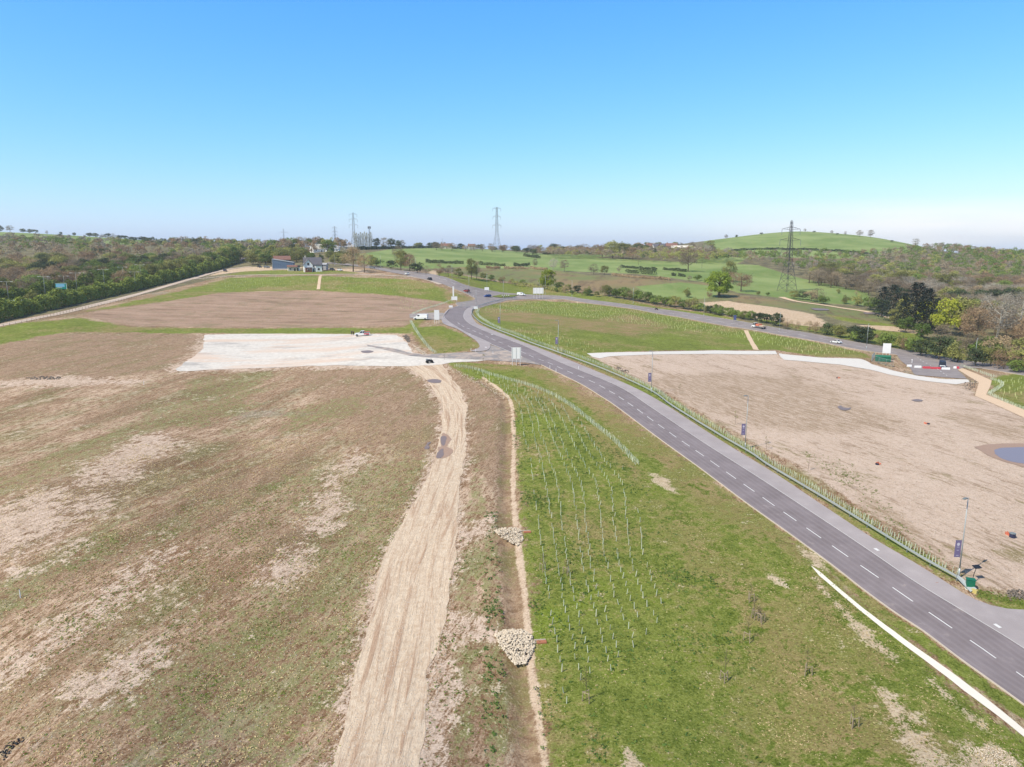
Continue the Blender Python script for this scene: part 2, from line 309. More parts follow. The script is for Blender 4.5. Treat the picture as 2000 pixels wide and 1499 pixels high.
def trackmat():
    t = NT('packed_earth', .95, .08)
    ac = t.attr('across'); al = t.attr('along')
    comb = t.n.new('ShaderNodeCombineXYZ'); t.l.new(ac, comb.inputs[0]); t.l.new(al, comb.inputs[1])
    r1 = t.noise(1.0, 6, .65, t.mapping((1.1, .06, 1), 0, comb.outputs[0]), .7); r2 = t.noise(1.0, 7, .75, t.mapping((2.6, .5, 1), 0, comb.outputs[0]), .8)
    nA = t.noise(1.3, 7, .7); nC = t.noise(7, 5, .75)
    c = t.mix(t.ramp(nA, .35, .65), lin((200, 177, 153)), lin((229, 212, 190)))
    c = t.mix(t.math('MULTIPLY', t.ramp(r1, .50, .62), .75), c, lin((176, 144, 120)))
    c = t.mix(t.math('MULTIPLY', t.ramp(t.math('ADD', t.math('MULTIPLY', r2, .6), t.math('MULTIPLY', nA, .4)), .53, .62), .6), c, lin((150, 124, 100)))
    c = t.mix(t.math('MULTIPLY', t.ramp(nC, .58, .68), .6), c, lin((132, 110, 88)))
    c = t.mix(t.math('MULTIPLY', t.ramp(nC, .42, .34), .5), c, lin((232, 214, 194)))
    t.color(c); t.bump(t.math('ADD', t.math('MULTIPLY', r1, .8), t.math('ADD', t.math('MULTIPLY', r2, .5), t.math('MULTIPLY', nC, .25))), .8, .35); return t.m
MAT = {
 'ground': ground_mat(),
 'asphalt': asphalt('road_asphalt', (126, 117, 119), (142, 133, 136), None, True),
 'asphalt2': asphalt('old_road_asphalt', (140, 132, 132), (158, 150, 148)),
 'asphalt_dusty': asphalt('dusty_asphalt', (138, 134, 134), (158, 152, 150), (196, 178, 164)),
 'footway': asphalt('footway_asphalt', (164, 156, 157), (176, 168, 169)),
 'kerb': plain('kerb_concrete', (206, 194, 180), .9, .1, var=.2, scale=1.0),
 'paint': plain('road_paint', (226, 226, 226), .7, .2, var=.08),
 'pad': whitepad(), 'track': trackmat(),
 'concrete': plain('pale_concrete', (236, 230, 218), .85, .15, var=.1, scale=1.2),
 'stonepath': plain('limestone_path', (224, 220, 214), .9, .1, var=.14, scale=.8),
 'buff': plain('buff_gravel', (222, 196, 168), .9, .1, var=.1, scale=.8),
 'gravel': plain('grey_gravel', (204, 188, 174), .95, .1, var=.3, scale=.5),
 'rock': plain('limestone_rock', (220, 206, 186), .9, .1, var=.35, scale=2.5),
 'darkrock': plain('grey_rubble', (128, 120, 112), .9, .1, var=.3, scale=3),
 'rust': plain('red_sandstone_slab', (176, 118, 92), .9, .1, var=.15),
 'galv': plain('galvanised_steel', (180, 188, 190), .45, .5, .15, var=.08),
 'galvd': plain('weathered_steel', (138, 146, 146), .5, .4, .2, var=.1),
 'pylon': plain('pylon_steel', (120, 124, 128), .6, .3, .2, var=.1),
 'pylondark': plain('pylon_steel_dark', (84, 84, 92), .6, .3, .2, var=.1),
 'guard': plain('guard_plastic', (208, 216, 192), .6, .2, var=.1, scale=.3),
 'guardy': plain('guard_plastic_yellow', (206, 212, 150), .6, .2, var=.1, scale=.3),
 'stake': plain('stake_wood', (168, 152, 132), .85, .1, var=.25),
 'white': plain('white_panel', (238, 238, 240), .5, .3, var=.03, k=.85),
 'whitewall': plain('white_render', (246, 246, 246), .8, .2, var=.04, k=.9),
 'cream': plain('cream_render', (222, 214, 196), .8, .2, var=.08),
 'slate': plain('slate_roof', (108, 106, 114), .7, .3, var=.2, scale=3),
 'rooftile': plain('clay_roof', (142, 106, 96), .8, .2, var=.2, scale=2),
 'brick': plain('brick', (138, 96, 80), .85, .15, var=.2, scale=3),
 'blueclad': plain('blue_cladding', (104, 124, 152), .5, .4, var=.08),
 'greyclad': plain('grey_cladding', (178, 180, 184), .6, .3, var=.1),
 'glass': plain('dark_glass', (38, 44, 52), .08, .8, var=.1),
 'rubber': plain('tyre_rubber', (30, 30, 32), .8, .2),
 'dark': plain('dark_trim', (44, 44, 48), .6, .3),
 'green_cab': plain('green_cabinet', (24, 112, 86), .55, .35, var=.1),
 'purple': plain('purple_cloth', (126, 116, 152), .8, .15, var=.08),
 'motif': plain('white_motif', (206, 202, 218), .8, .15, var=.02),
 'red': plain('red_plastic', (206, 76, 88), .5, .3, var=.1),
 'orange': plain('orange_mesh', (222, 130, 104), .7, .2, var=.15),
 'bluedark': plain('navy_drum', (54, 58, 86), .5, .3),
 'signgreen': plain('sign_green', (30, 150, 130), .5, .3, var=.05),
 'signblue': plain('sign_blue', (80, 90, 140), .5, .3, var=.08),
 'skyblue': plain('sign_pale_blue', (140, 205, 235), .5, .3, var=.05),
 'lens': plain('lamp_lens', (220, 222, 222), .2, .6),
 'redlens': plain('tail_lens', (150, 24, 24), .3, .5),
 'bark': plain('bark', (112, 100, 86), .95, .1, var=.25, scale=1.5),
 'palebark': plain('pale_bark', (186, 180, 168), .95, .1, var=.2, scale=1.5),
 'skin': plain('skin', (190, 150, 128), .7, .2), 'cloth': plain('dark_cloth', (44, 42, 54), .9, .1), 'jeans': plain('dark_trousers', (40, 44, 60), .9, .1),
 'cablack': plain('paint_black', (40, 42, 50), .25, .6, k=.9), 'cablue': plain('paint_blue', (28, 66, 150), .25, .6, k=.9), 'cared': plain('paint_red', (140, 42, 44), .25, .6, k=.9),
 'cawhite': plain('paint_white', (236, 238, 240), .3, .5, var=.03, k=.85), 'casilver': plain('paint_silver', (150, 154, 160), .3, .5, .3), 'canavy': plain('paint_navy', (52, 60, 84), .25, .6, k=.9),
}
FK = 1.4
def foliage(name, c1, c2, trans=0.25):
    t = NT(name, .8, .12)
    oi = t.n.new('ShaderNodeObjectInfo').outputs['Random']
    n = t.noise(.35, 3, .6); f = t.math('ADD', t.math('MULTIPLY', n, .75), t.math('MULTIPLY', t.math('SUBTRACT', oi, .5), .5))
    t.color(t.mix(t.ramp(f, .25, .6), lin(c1, FK), lin(c2, FK)))
    t.b.inputs['Subsurface Weight'].default_value = 0
    tr = t.n.new('ShaderNodeBsdfTranslucent'); mx = t.n.new('ShaderNodeMixShader'); mx.inputs[0].default_value = trans
    t.l.new(t.b.inputs['Base Color'].links[0].from_socket, tr.inputs[0])
    t.l.new(t.b.outputs[0], mx.inputs[1]); t.l.new(tr.outputs[0], mx.inputs[2]); t.l.new(mx.outputs[0], t.n['Material Output'].inputs[0])
    return t.m
FOL = {
 'bare': foliage('bare_twigs', (98, 88, 74), (132, 120, 102), .15),
 'bareb': foliage('budding_twigs', (120, 100, 80), (150, 132, 104), .15),
 'bareg': foliage('pale_twigs', (120, 114, 104), (158, 150, 136), .15),
 'olive': foliage('young_olive_leaves', (98, 100, 58), (138, 138, 82)),
 'green': foliage('green_leaves', (76, 92, 46), (110, 126, 64)),
 'hedge': foliage('hedge_leaves', (90, 104, 48), (138, 148, 74)),
 'lime': foliage('lime_leaves', (106, 118, 36), (142, 146, 56)),
 'oak': foliage('oak_leaves', (82, 104, 34), (124, 140, 54)),
 'dark': foliage('dark_leaves', (50, 60, 42), (76, 86, 56), .1), 'poplar': foliage('poplar_twigs', (108, 108, 84), (134, 132, 104), .2),
 'pine': foliage('pine_needles', (30, 40, 36), (52, 62, 52), .05),
 'weed': foliage('weed_leaves', (70, 92, 44), (108, 128, 62)),
 'tuft': foliage('dry_tufts', (138, 124, 90), (176, 160, 124)),
}

# ------------------------------------------------------------------ mesh helpers
class MB:
    def __init__(s): s.v = []; s.f = []; s.mi = []; s.m = 0
    def add(s, vs, fs):
        o = len(s.v); s.v += [tuple(v) for v in vs]; s.f += [tuple(i + o for i in f) for f in fs]; s.mi += [s.m] * len(fs); return s
    def box(s, c, d, rz=0.0, rx=0.0, ry=0.0):
        M = Matrix.Rotation(rz, 3, 'Z') @ Matrix.Rotation(ry, 3, 'Y') @ Matrix.Rotation(rx, 3, 'X'); c = Vector(c)
        vs = [c + M @ Vector((sx * d[0] / 2, sy * d[1] / 2, sz * d[2] / 2)) for sz in (-1, 1) for sx, sy in ((-1, -1), (1, -1), (1, 1), (-1, 1))]
        return s.add(vs, [(3, 2, 1, 0), (4, 5, 6, 7), (0, 1, 5, 4), (1, 2, 6, 5), (2, 3, 7, 6), (3, 0, 4, 7)])
    def tube(s, p0, p1, r0, r1=None, n=6, cap=True):
        r1 = r0 if r1 is None else r1; p0 = Vector(p0); p1 = Vector(p1); d = (p1 - p0)
        if d.length < 1e-6: return s
        q = d.to_track_quat('Z', 'Y'); vs = []
        for p, r in ((p0, r0), (p1, r1)):
            for k in range(n): a = 2 * math.pi * k / n; vs.append(p + q @ Vector((r * math.cos(a), r * math.sin(a), 0)))
        fs = [(k, (k + 1) % n, n + (k + 1) % n, n + k) for k in range(n)]
        if cap: fs += [tuple(range(n - 1, -1, -1)), tuple(range(n, 2 * n))]
        return s.add(vs, fs)
    def prism(s, pts, axis_vec):                          # planar polygon pts extruded by axis_vec
        n = len(pts); a = [Vector(p) for p in pts]; b = [p + Vector(axis_vec) for p in a]
        return s.add(a + b, [tuple(range(n - 1, -1, -1)), tuple(range(n, 2 * n))] + [(k, (k + 1) % n, n + (k + 1) % n, n + k) for k in range(n)])
    def build(s, name, mat=None, parent=None, smooth=False, loc=None):
        me = bpy.data.meshes.new(name); me.from_pydata(s.v, [], s.f)
        for m in (mat if isinstance(mat, (list, tuple)) else [mat]):
            if m: me.materials.append(m)
        if any(s.mi): me.polygons.foreach_set('material_index', s.mi)
        if smooth: me.polygons.foreach_set('use_smooth', [True] * len(me.polygons))
        me.update(); o = bpy.data.objects.new(name, me); COL.objects.link(o)
        if parent: o.parent = parent
        if loc is not None: o.location = loc
        return o
def quads(name, V, mat, kind=None, parent=None, nper=4, extra=None):
    """mesh from an array of separate n-gons (N, nper, 3)"""
    V = np.asarray(V, np.float32).reshape(-1, nper, 3); N = len(V)
    me = bpy.data.meshes.new(name); me.vertices.add(N * nper); me.vertices.foreach_set('co', V.ravel())
    me.loops.add(N * nper); me.loops.foreach_set('vertex_index', np.arange(N * nper, dtype=np.int32))
    me.polygons.add(N); me.polygons.foreach_set('loop_start', np.arange(0, N * nper, nper, dtype=np.int32))
    me.polygons.foreach_set('loop_total', np.full(N, nper, dtype=np.int32))
    for m in (mat if isinstance(mat, list) else [mat]): me.materials.append(m)
    if extra is not None: me.polygons.foreach_set('material_index', extra)
    me.update(calc_edges=True); o = bpy.data.objects.new(name, me); COL.objects.link(o)
    if parent: o.parent = parent
    return o
def tag(o, label=None, cat=None, group=None, kind=None):
    if label: o['label'] = label
    if cat: o['category'] = cat
    if group: o['group'] = group
    if kind: o['kind'] = kind
    return o
def thing(name, label, cat, loc, rz=0.0, group=None, s=1.0):
    o = bpy.data.objects.new(name, None); o.empty_display_size = .3; COL.objects.link(o); o.location = loc; o.rotation_euler = (0, 0, rz); o.scale = (s,) * 3
    return tag(o, label, cat, group)
def dup(src, loc, rz=0.0, label=None, s=None, cat=None, group=None):
    r = src.copy(); COL.objects.link(r); r.location = loc; r.rotation_euler = (0, 0, rz)
    if s is not None: r.scale = s if isinstance(s, tuple) else (s,) * 3
    for k, v in (('label', label), ('category', cat), ('group', group)):
        if v: r[k] = v
    for ch in KIDS.get(src.name) or src.children:
        c = ch.copy(); COL.objects.link(c); c.parent = r
        for g in ch.children: d = g.copy(); COL.objects.link(d); d.parent = c
    return r
KIDS = {}

# ------------------------------------------------------------------ draped sheets
def fract(pl, amp, seed=0, closed=True):
    """ragged version of an outline"""
    pl = np.asarray(pl, float); n = len(pl); g = np.random.default_rng(seed); d = np.zeros(n)
    for per, a in ((40, 1.2), (17, .9), (7, .6), (3, .35)):
        m = max(3, n // per); d += a * np.interp(np.linspace(0, m, n), np.arange(m + 1), np.r_[v_ := g.normal(0, 1, m), v_[0]])
    return offs(pl, d * amp)
def inpoly(P, poly):
    x, y = P[:, 0], P[:, 1]; c = np.zeros(len(P), bool); n = len(poly); j = n - 1
    for i in range(n):
        xi, yi = poly[i]; xj, yj = poly[j]
        if yi != yj: c ^= ((yi > y) != (yj > y)) & (x < (xj - xi) * (y - yi) / (yj - yi) + xi)
        j = i
    return c
def drape(name, outline, mat, off=0.04, grid=4.0, centre=None, label=None, kind='structure', parent=None):
    """a sheet with the given world outline laid on the terrain"""
    ol = np.asarray(outline, float); mn, mx = ol.min(0), ol.max(0)
    gx, gy = np.meshgrid(np.arange(mn[0], mx[0], grid), np.arange(mn[1], mx[1], grid)); G = np.c_[gx.ravel(), gy.ravel()] + rng.uniform(-.1, .1, (gx.size, 2)) * grid
    G = G[inpoly(G, ol)]
    if len(G):
        keep = np.ones(len(G), bool)
        for i in range(0, len(G), 2000):
            keep[i:i + 2000] = (((G[i:i + 2000, None] - ol[None]) ** 2).sum(-1).min(1) > (grid * .35) ** 2)
        G = G[keep]
    vs = [Vector(p) for p in ol] + [Vector(p) for p in G]; n = len(ol)
    r = delaunay_2d_cdt(vs, [(i, (i + 1) % n) for i in range(n)], [], 0, 1e-4)
    V = np.array([(v.x, v.y) for v in r[0]]); Fc = np.array([f for f in r[2] if len(f) == 3], dtype=int)
    cen = V[Fc].mean(1); Fc = Fc[inpoly(cen, ol)]
    z = hz(V[:, 0], V[:, 1]) + off * (1 + np.hypot(V[:, 0], V[:, 1]) / 250)
    me = bpy.data.meshes.new(name); me.from_pydata(np.c_[V, z].tolist(), [], Fc.tolist()); me.materials.append(mat)
    if centre is not None:
        c = np.asarray(centre); s = np.r_[0, np.cumsum(np.linalg.norm(np.diff(c, axis=0), axis=1))]
        d = ((V[:, None] - c[None]) ** 2).sum(-1); k = d.argmin(1); tg = np.gradient(c, axis=0); tg /= np.linalg.norm(tg, axis=1, keepdims=True)
        rel = V - c[k]; ac = rel[:, 0] * tg[k, 1] - rel[:, 1] * tg[k, 0]; al = s[k] + (rel * tg[k]).sum(1)
        for nm, arr in (('across', ac), ('along', al)):
            a = me.attributes.new(nm, 'FLOAT', 'POINT'); a.data.foreach_set('value', arr.astype(np.float32))
    me.update(); o = bpy.data.objects.new(name, me); COL.objects.link(o)
    if len(me.polygons) and me.polygons[0].normal.z < 0: me.flip_normals()
    return tag(o, label, None, None, kind)
def ribbon(mb, pl, d0, d1, off):
    """strip along a world polyline between two sideways offsets"""
    a = offs(pl, d0); b = offs(pl, d1); o = len(mb.v)
    for p, q in zip(a, b):
        for t in (p, q): mb.v.append((t[0], t[1], hz1(*t) + off * (1 + math.hypot(*t) / 250)))
    for i in range(len(a) - 1): mb.f.append((o + 2 * i, o + 2 * i + 1, o + 2 * i + 3, o + 2 * i + 2)); mb.mi.append(mb.m)
def kerbline(mb, pl, w=.14, h=.13, base=.0):
    a = offs(pl, -w / 2); b = offs(pl, w / 2); o = len(mb.v); n = len(a)
    for p, q in zip(a, b):
        g = hz1(*((p + q) / 2)) + base
        mb.v += [(p[0], p[1], g - .1), (p[0], p[1], g + h), (q[0], q[1], g + h), (q[0], q[1], g - .1)]
    for i in range(n - 1):
        for k in range(3): mb.f.append((o + 4 * i + k, o + 4 * i + k + 1, o + 4 * (i + 1) + k + 1, o + 4 * (i + 1) + k)); mb.mi.append(mb.m)

# ------------------------------------------------------------------ road and path lines (photo pixels laid on the terrain)
def dens(pts, k=4, closed=True):
    out = []; n = len(pts)
    for i in range(n if closed else n - 1):
        a, b = pts[i], pts[(i + 1) % n]
        for j in range(k): out.append((a[0] + (b[0] - a[0]) * j / k, a[1] + (b[1] - a[1]) * j / k))
    if not closed: out.append(pts[-1])
    return out
DITCH_PX = [(940, 742), (975, 768), (988, 790), (991, 850), (987, 950), (990, 1020), (996, 1090), (1003, 1160), (1008, 1230), (1012, 1290), (1022, 1380), (1036, 1499), (1050, 1600)]
DITCH = smooth(unl(DITCH_PX), 1.0)
# class polygons
REG = {
 'gpale': [([(1700, 1325), (1750, 1365), (1810, 1440), (1870, 1530), (1820, 1530), (1760, 1440)], .9), ([(1500, 1120), (1535, 1138), (1545, 1150), (1515, 1143)], .5), ([(1560, 1070), (1595, 1090), (1620, 1118), (1590, 1102)], .6), ([(1590, 1130), (1640, 1180), (1700, 1240), (1760, 1290), (1750, 1296), (1670, 1228), (1600, 1150)], .45), ([(1800, 1310), (1850, 1350), (1930, 1420), (1920, 1425), (1840, 1360)], .45),
           ([(1270, 925), (1300, 935), (1320, 962), (1290, 950)], .6), ([(1880, 1460), (1960, 1465), (2000, 1499), (1900, 1510)], .8), ([(1225, 1465), (1245, 1480), (1240, 1510), (1225, 1500)], .5)],
 'weedy': [([(945, 1000), (968, 1000), (975, 1100), (985, 1200), (990, 1300), (985, 1520), (945, 1520), (950, 1300), (935, 1150)], 1.2),
           ([(560, 930), (850, 890), (800, 1010), (720, 1160), (640, 1350), (560, 1520), (380, 1520), (200, 1420), (230, 1310), (480, 1190), (640, 1060)], 8), ([(380, 740), (520, 725), (480, 800), (400, 830), (330, 830)], 6), ([(-60, 1180), (200, 1010), (260, 1030), (60, 1180), (-60, 1230)], 4),
           ([(880, 1280), (900, 1050), (930, 900), (950, 1000), (935, 1200), (925, 1520), (880, 1520)], 1.5), ([(-60, 960), (150, 870), (330, 790), (420, 780), (200, 900), (40, 960), (-60, 1000)], 6), ([(560, 800), (720, 770), (700, 810), (560, 840)], 5), ([(620, 1150), (720, 1100), (690, 1200), (600, 1400), (520, 1499), (560, 1300)], 3)],
 'sandb': [([(1230, 735), (1400, 728), (1560, 740), (1700, 790), (1760, 830), (1600, 850), (1480, 832), (1340, 790)], 8), ([(1660, 950), (1760, 1000), (1860, 1100), (1800, 1070), (1700, 1010)], 3), ([(1850, 800), (2000, 840), (2000, 870), (1880, 830)], 5)],
 'dull': [([(560, 722), (780, 718), (835, 748), (862, 800), (862, 850), (850, 885), (700, 878), (640, 800)], 5),
          ([(0, 660), (130, 652), (400, 655), (345, 725), (200, 740), (0, 745)], 4), ([(900, 740), (985, 790), (985, 900), (965, 960), (930, 900), (915, 800)], 2)],
 'pale': [([(1690, 1325), (1740, 1355), (1800, 1430), (1860, 1520), (1820, 1520), (1760, 1440)], .8), ([(1500, 1118), (1545, 1140), (1560, 1160), (1515, 1146)], .6), ([(1560, 1060), (1600, 1085), (1640, 1130), (1600, 1110)], .6), ([(1760, 1275), (1850, 1350), (1900, 1400), (1880, 1400), (1800, 1330)], .5), ([(1480, 1140), (1600, 1240), (1640, 1290), (1560, 1240)], .6),
           ([(398, 652), (780, 651), (805, 670), (820, 692), (860, 714), (700, 718), (500, 722), (345, 728), (338, 722), (384, 685)], 2.2), ([(1145, 693), (1260, 691), (1400, 690), (1520, 692), (1600, 702), (1700, 712), (1790, 738), (1895, 748), (1870, 756), (1700, 726), (1530, 706), (1400, 696), (1190, 702)], 1.5),
           ([(0, 1000), (60, 965), (130, 960), (190, 985), (110, 1050), (40, 1090), (-60, 1130), (-60, 1010)], 4), ([(180, 900), (300, 850), (330, 865), (260, 920), (170, 960)], 3),
          ([(520, 1100), (560, 1070), (600, 1080), (600, 1120), (560, 1145), (520, 1130)], 1.5), ([(880, 1040), (955, 1010), (960, 1040), (900, 1070)], 1.5), ([(870, 1195), (950, 1205), (955, 1240), (860, 1260)], 1.2),
          ([(0, 1290), (120, 1210), (350, 1060), (360, 1075), (140, 1250), (0, 1340)], 2), ([(150, 1330), (330, 1240), (340, 1260), (180, 1360)], 2), ([(620, 970), (700, 880), (715, 890), (640, 985)], 2),
          ([(590, 1020), (660, 985), (655, 1030), (600, 1045)], 1.5), ([(820, 1410), (870, 1290), (880, 1350), (870, 1499), (815, 1499)], 1.0),
          ([(0, 745), (120, 735), (280, 742), (250, 750), (0, 755)], 2), ([(1840, 1460), (1920, 1440), (1990, 1470), (2000, 1499), (1860, 1499)], .8),
          ([(1004, 800), (1000, 900), (1003, 1000), (1018, 1030), (1022, 1180), (1012, 1180), (1006, 1040), (996, 960), (994, 850)], .5),
          ([(1010, 1310), (1035, 1310), (1045, 1400), (1062, 1499), (1010, 1499), (1012, 1400)], .5)],
 'green': [([(440, 537), (480, 530), (560, 528), (640, 529), (700, 531), (700, 535), (600, 536), (450, 538)], 2),
           ([(872, 708), (1000, 712), (1060, 722), (1130, 762), (1300, 870), (1480, 1000), (1700, 1180), (1860, 1330), (2080, 1500), (2080, 1600), (1500, 1600), (1070, 1580), (1050, 1400), (1036, 1200), (1014, 950), (1002, 800), (985, 776), (930, 745)], 2.0),
           ([(808, 640), (866, 637), (890, 646), (928, 668), (934, 680), (912, 686), (850, 691), (815, 668), (803, 645)], 2),
           ([(926, 606), (960, 594), (1010, 588), (1060, 588), (1150, 594), (1240, 605), (1330, 622), (1420, 640), (1510, 654), (1600, 670), (1690, 690), (1705, 700), (1600, 697), (1515, 684), (1400, 684), (1260, 686), (1150, 690), (1205, 722), (1300, 770), (1400, 836), (1600, 950), (1750, 1050), (1880, 1128), (1870, 1145), (1700, 1047), (1500, 917), (1300, 795), (1150, 715), (1020, 668), (945, 638), (922, 618)], 1.6),
           ([(150, 612), (330, 574), (450, 543), (620, 539), (800, 546), (850, 556), (895, 580), (888, 592), (800, 610), (850, 588), (760, 577), (600, 567), (430, 572), (330, 590), (220, 603)], 3),
           ([(-60, 650), (40, 632), (160, 622), (260, 640), (500, 642), (790, 640), (815, 620), (860, 600), (840, 618), (800, 652), (500, 652), (130, 649), (60, 660), (0, 675), (-60, 680)], 2.5),
           ([(830, 526), (900, 538), (980, 552), (1040, 560), (1180, 577), (1300, 602), (1400, 614), (1500, 640), (1620, 660), (1800, 695), (1900, 712), (2200, 742), (2200, 752), (1915, 711), (1720, 679), (1510, 642), (1330, 611), (1150, 587), (1025, 577), (985, 574), (900, 556), (850, 539)], 1.5),
           ([(1938, 738), (2000, 728), (2200, 740), (2200, 860), (2010, 810), (1932, 770)], 1.5),
           ([(1585, 604), (1640, 602), (1720, 608), (1770, 630), (1790, 645), (1720, 640), (1640, 625)], 3), ([(1480, 628), (1620, 655), (1800, 690), (1900, 710), (1900, 700), (1780, 650), (1640, 640), (1500, 615)], 3),
           ([(1570, 1095), (1640, 1150), (1760, 1260), (1900, 1370), (2000, 1450), (2100, 1540), (2050, 1570), (1900, 1440), (1750, 1300), (1620, 1190), (1540, 1120)], 1.0),
           ([(1590, 1090), (1620, 1103), (1760, 1210), (1890, 1302), (2060, 1420), (2060, 1450), (1890, 1335), (1700, 1190)], .6),
           ([(1905, 1150), (1960, 1170), (2060, 1180), (2060, 1192), (1960, 1190), (1905, 1166)], .8), ([(1400, 1420), (1560, 1499), (1500, 1560), (1380, 1499)], 1.5)],
 'verge': [([(1010, 735), (1075, 765), (1140, 808), (1200, 862), (1260, 925), (1240, 950), (1180, 880), (1110, 820), (1050, 780), (1005, 752)], 2), ([(1000, 714), (1060, 720), (1180, 782), (1300, 872), (1480, 1006), (1590, 1090), (1560, 1100), (1430, 1010), (1270, 900), (1140, 800), (1060, 748)], 1.6),
           ([(1290, 985), (1330, 990), (1440, 1110), (1580, 1210), (1720, 1340), (1880, 1520), (1500, 1540), (1490, 1360), (1400, 1190), (1310, 1060)], 6), ([(1300, 905), (1400, 960), (1500, 1040), (1480, 1060), (1380, 1000), (1300, 940)], 2.5), ([(1640, 1290), (1700, 1310), (1800, 1400), (1900, 1499), (1780, 1499), (1700, 1400)], 2), ([(1560, 1130), (1620, 1190), (1760, 1310), (1740, 1330), (1600, 1210)], 1.2),
           ([(930, 604), (960, 600), (1150, 625), (1230, 612), (1320, 640), (1240, 660), (1100, 640), (960, 625)], 2.5), ([(885, 712), (1000, 716), (1000, 724), (900, 720)], 1), ([(860, 566), (905, 578), (928, 585), (900, 591), (870, 588)], 1.5)],
 'sand': [([(1150, 697), (1260, 693), (1400, 692), (1515, 694), (1530, 704), (1640, 713), (1700, 722), (1800, 742), (1890, 750), (1903, 773), (2000, 815), (2300, 930), (2300, 1300), (2060, 1180), (1900, 1140), (1870, 1115), (1740, 1030), (1600, 935), (1400, 822), (1280, 757), (1195, 716)], 1.8)],
 'mauve': [([(160, 612), (330, 588), (430, 573), (600, 568), (750, 577), (870, 590), (880, 600), (820, 612), (790, 636), (500, 640), (260, 637), (180, 622)], 3)],
 'tan': [([(1365, 592), (1420, 588), (1530, 603), (1590, 615), (1625, 640), (1560, 636), (1480, 622), (1400, 607)], 3), ([(1670, 635), (1730, 637), (1800, 645), (1790, 652), (1720, 645)], 2), ([(1178, 568), (1220, 574), (1200, 580)], 2), ([(836, 531), (850, 528), (856, 536), (846, 540)], 1.5),
         ([(400, 541), (440, 529), (480, 522), (560, 521), (600, 523), (560, 527.5), (480, 530), (440, 535)], 1.5), ([(640, 526), (700, 526), (722, 533), (700, 533)], 1.5)],
 'rough': [([(1000, 527), (1100, 530), (1150, 538), (1300, 548), (1380, 553), (1440, 576), (1420, 588), (1365, 590), (1330, 605), (1180, 576), (1040, 556), (950, 545), (870, 528), (900, 522)], 5),
           ([(1430, 575), (1560, 592), (1700, 604), (1780, 640), (1560, 606), (1430, 590)], 3)],
 'farm': [([(690, 512), (700, 497), (765, 487), (850, 483.6), (960, 488), (1060, 496), (1200, 506), (1350, 513), (1480, 518), (1560, 543), (1640, 560), (1700, 574), (1690, 597), (1600, 592), (1440, 572), (1380, 552), (1240, 535), (1000, 526), (900, 522), (830, 526), (760, 522)], 4),
          ([(1375, 500), (1372, 482), (1380, 462), (1400, 440), (1440, 440), (1480, 440), (1560, 430), (1640, 430), (1700, 440), (1760, 450), (1795, 470), (1800, 484), (1760, 497), (1700, 506), (1600, 500), (1450, 500), (1420, 510)], 6),
          ([(-200, 430), (0, 430), (100, 430), (200, 440), (330, 450), (340, 476), (250, 478), (90, 474), (0, 464), (-90, 460)], 14), ([(1060, 497), (1200, 492), (1250, 496), (1160, 503)], 8),
          ([(1376, 499), (1440, 490), (1560, 488), (1700, 498), (1722, 508), (1560, 504), (1460, 503), (1440, 516), (1350, 515)], 5),
          ([(1240, 560), (1330, 552), (1400, 560), (1400, 580), (1330, 590), (1270, 575)], 4)],
}
WOODLINE = [(-400, 700), (-100, 655), (0, 633), (150, 602), (330, 566), (450, 537), (600, 526), (700, 522), (800, 529), (860, 528), (950, 545), (1040, 557), (1180, 576), (1300, 601), (1400, 612), (1500, 640), (1620, 660), (1800, 693), (1900, 711), (2300, 765)]
tl0 = [(775, 712), (800, 722), (835, 747), (851, 775), (862, 800), (860, 840), (852, 880), (838, 920), (815, 960), (790, 1010), (765, 1060), (740, 1110), (725, 1180), (705, 1260), (685, 1340), (665, 1420), (645, 1499), (628, 1570)]
tr0 = [(862, 712), (884, 745), (905, 780), (912, 820), (912, 870), (908, 920), (900, 970), (896, 1020), (887, 1080), (880, 1130), (870, 1190), (860, 1260), (850, 1330), (832, 1400), (812, 1499), (800, 1570)]
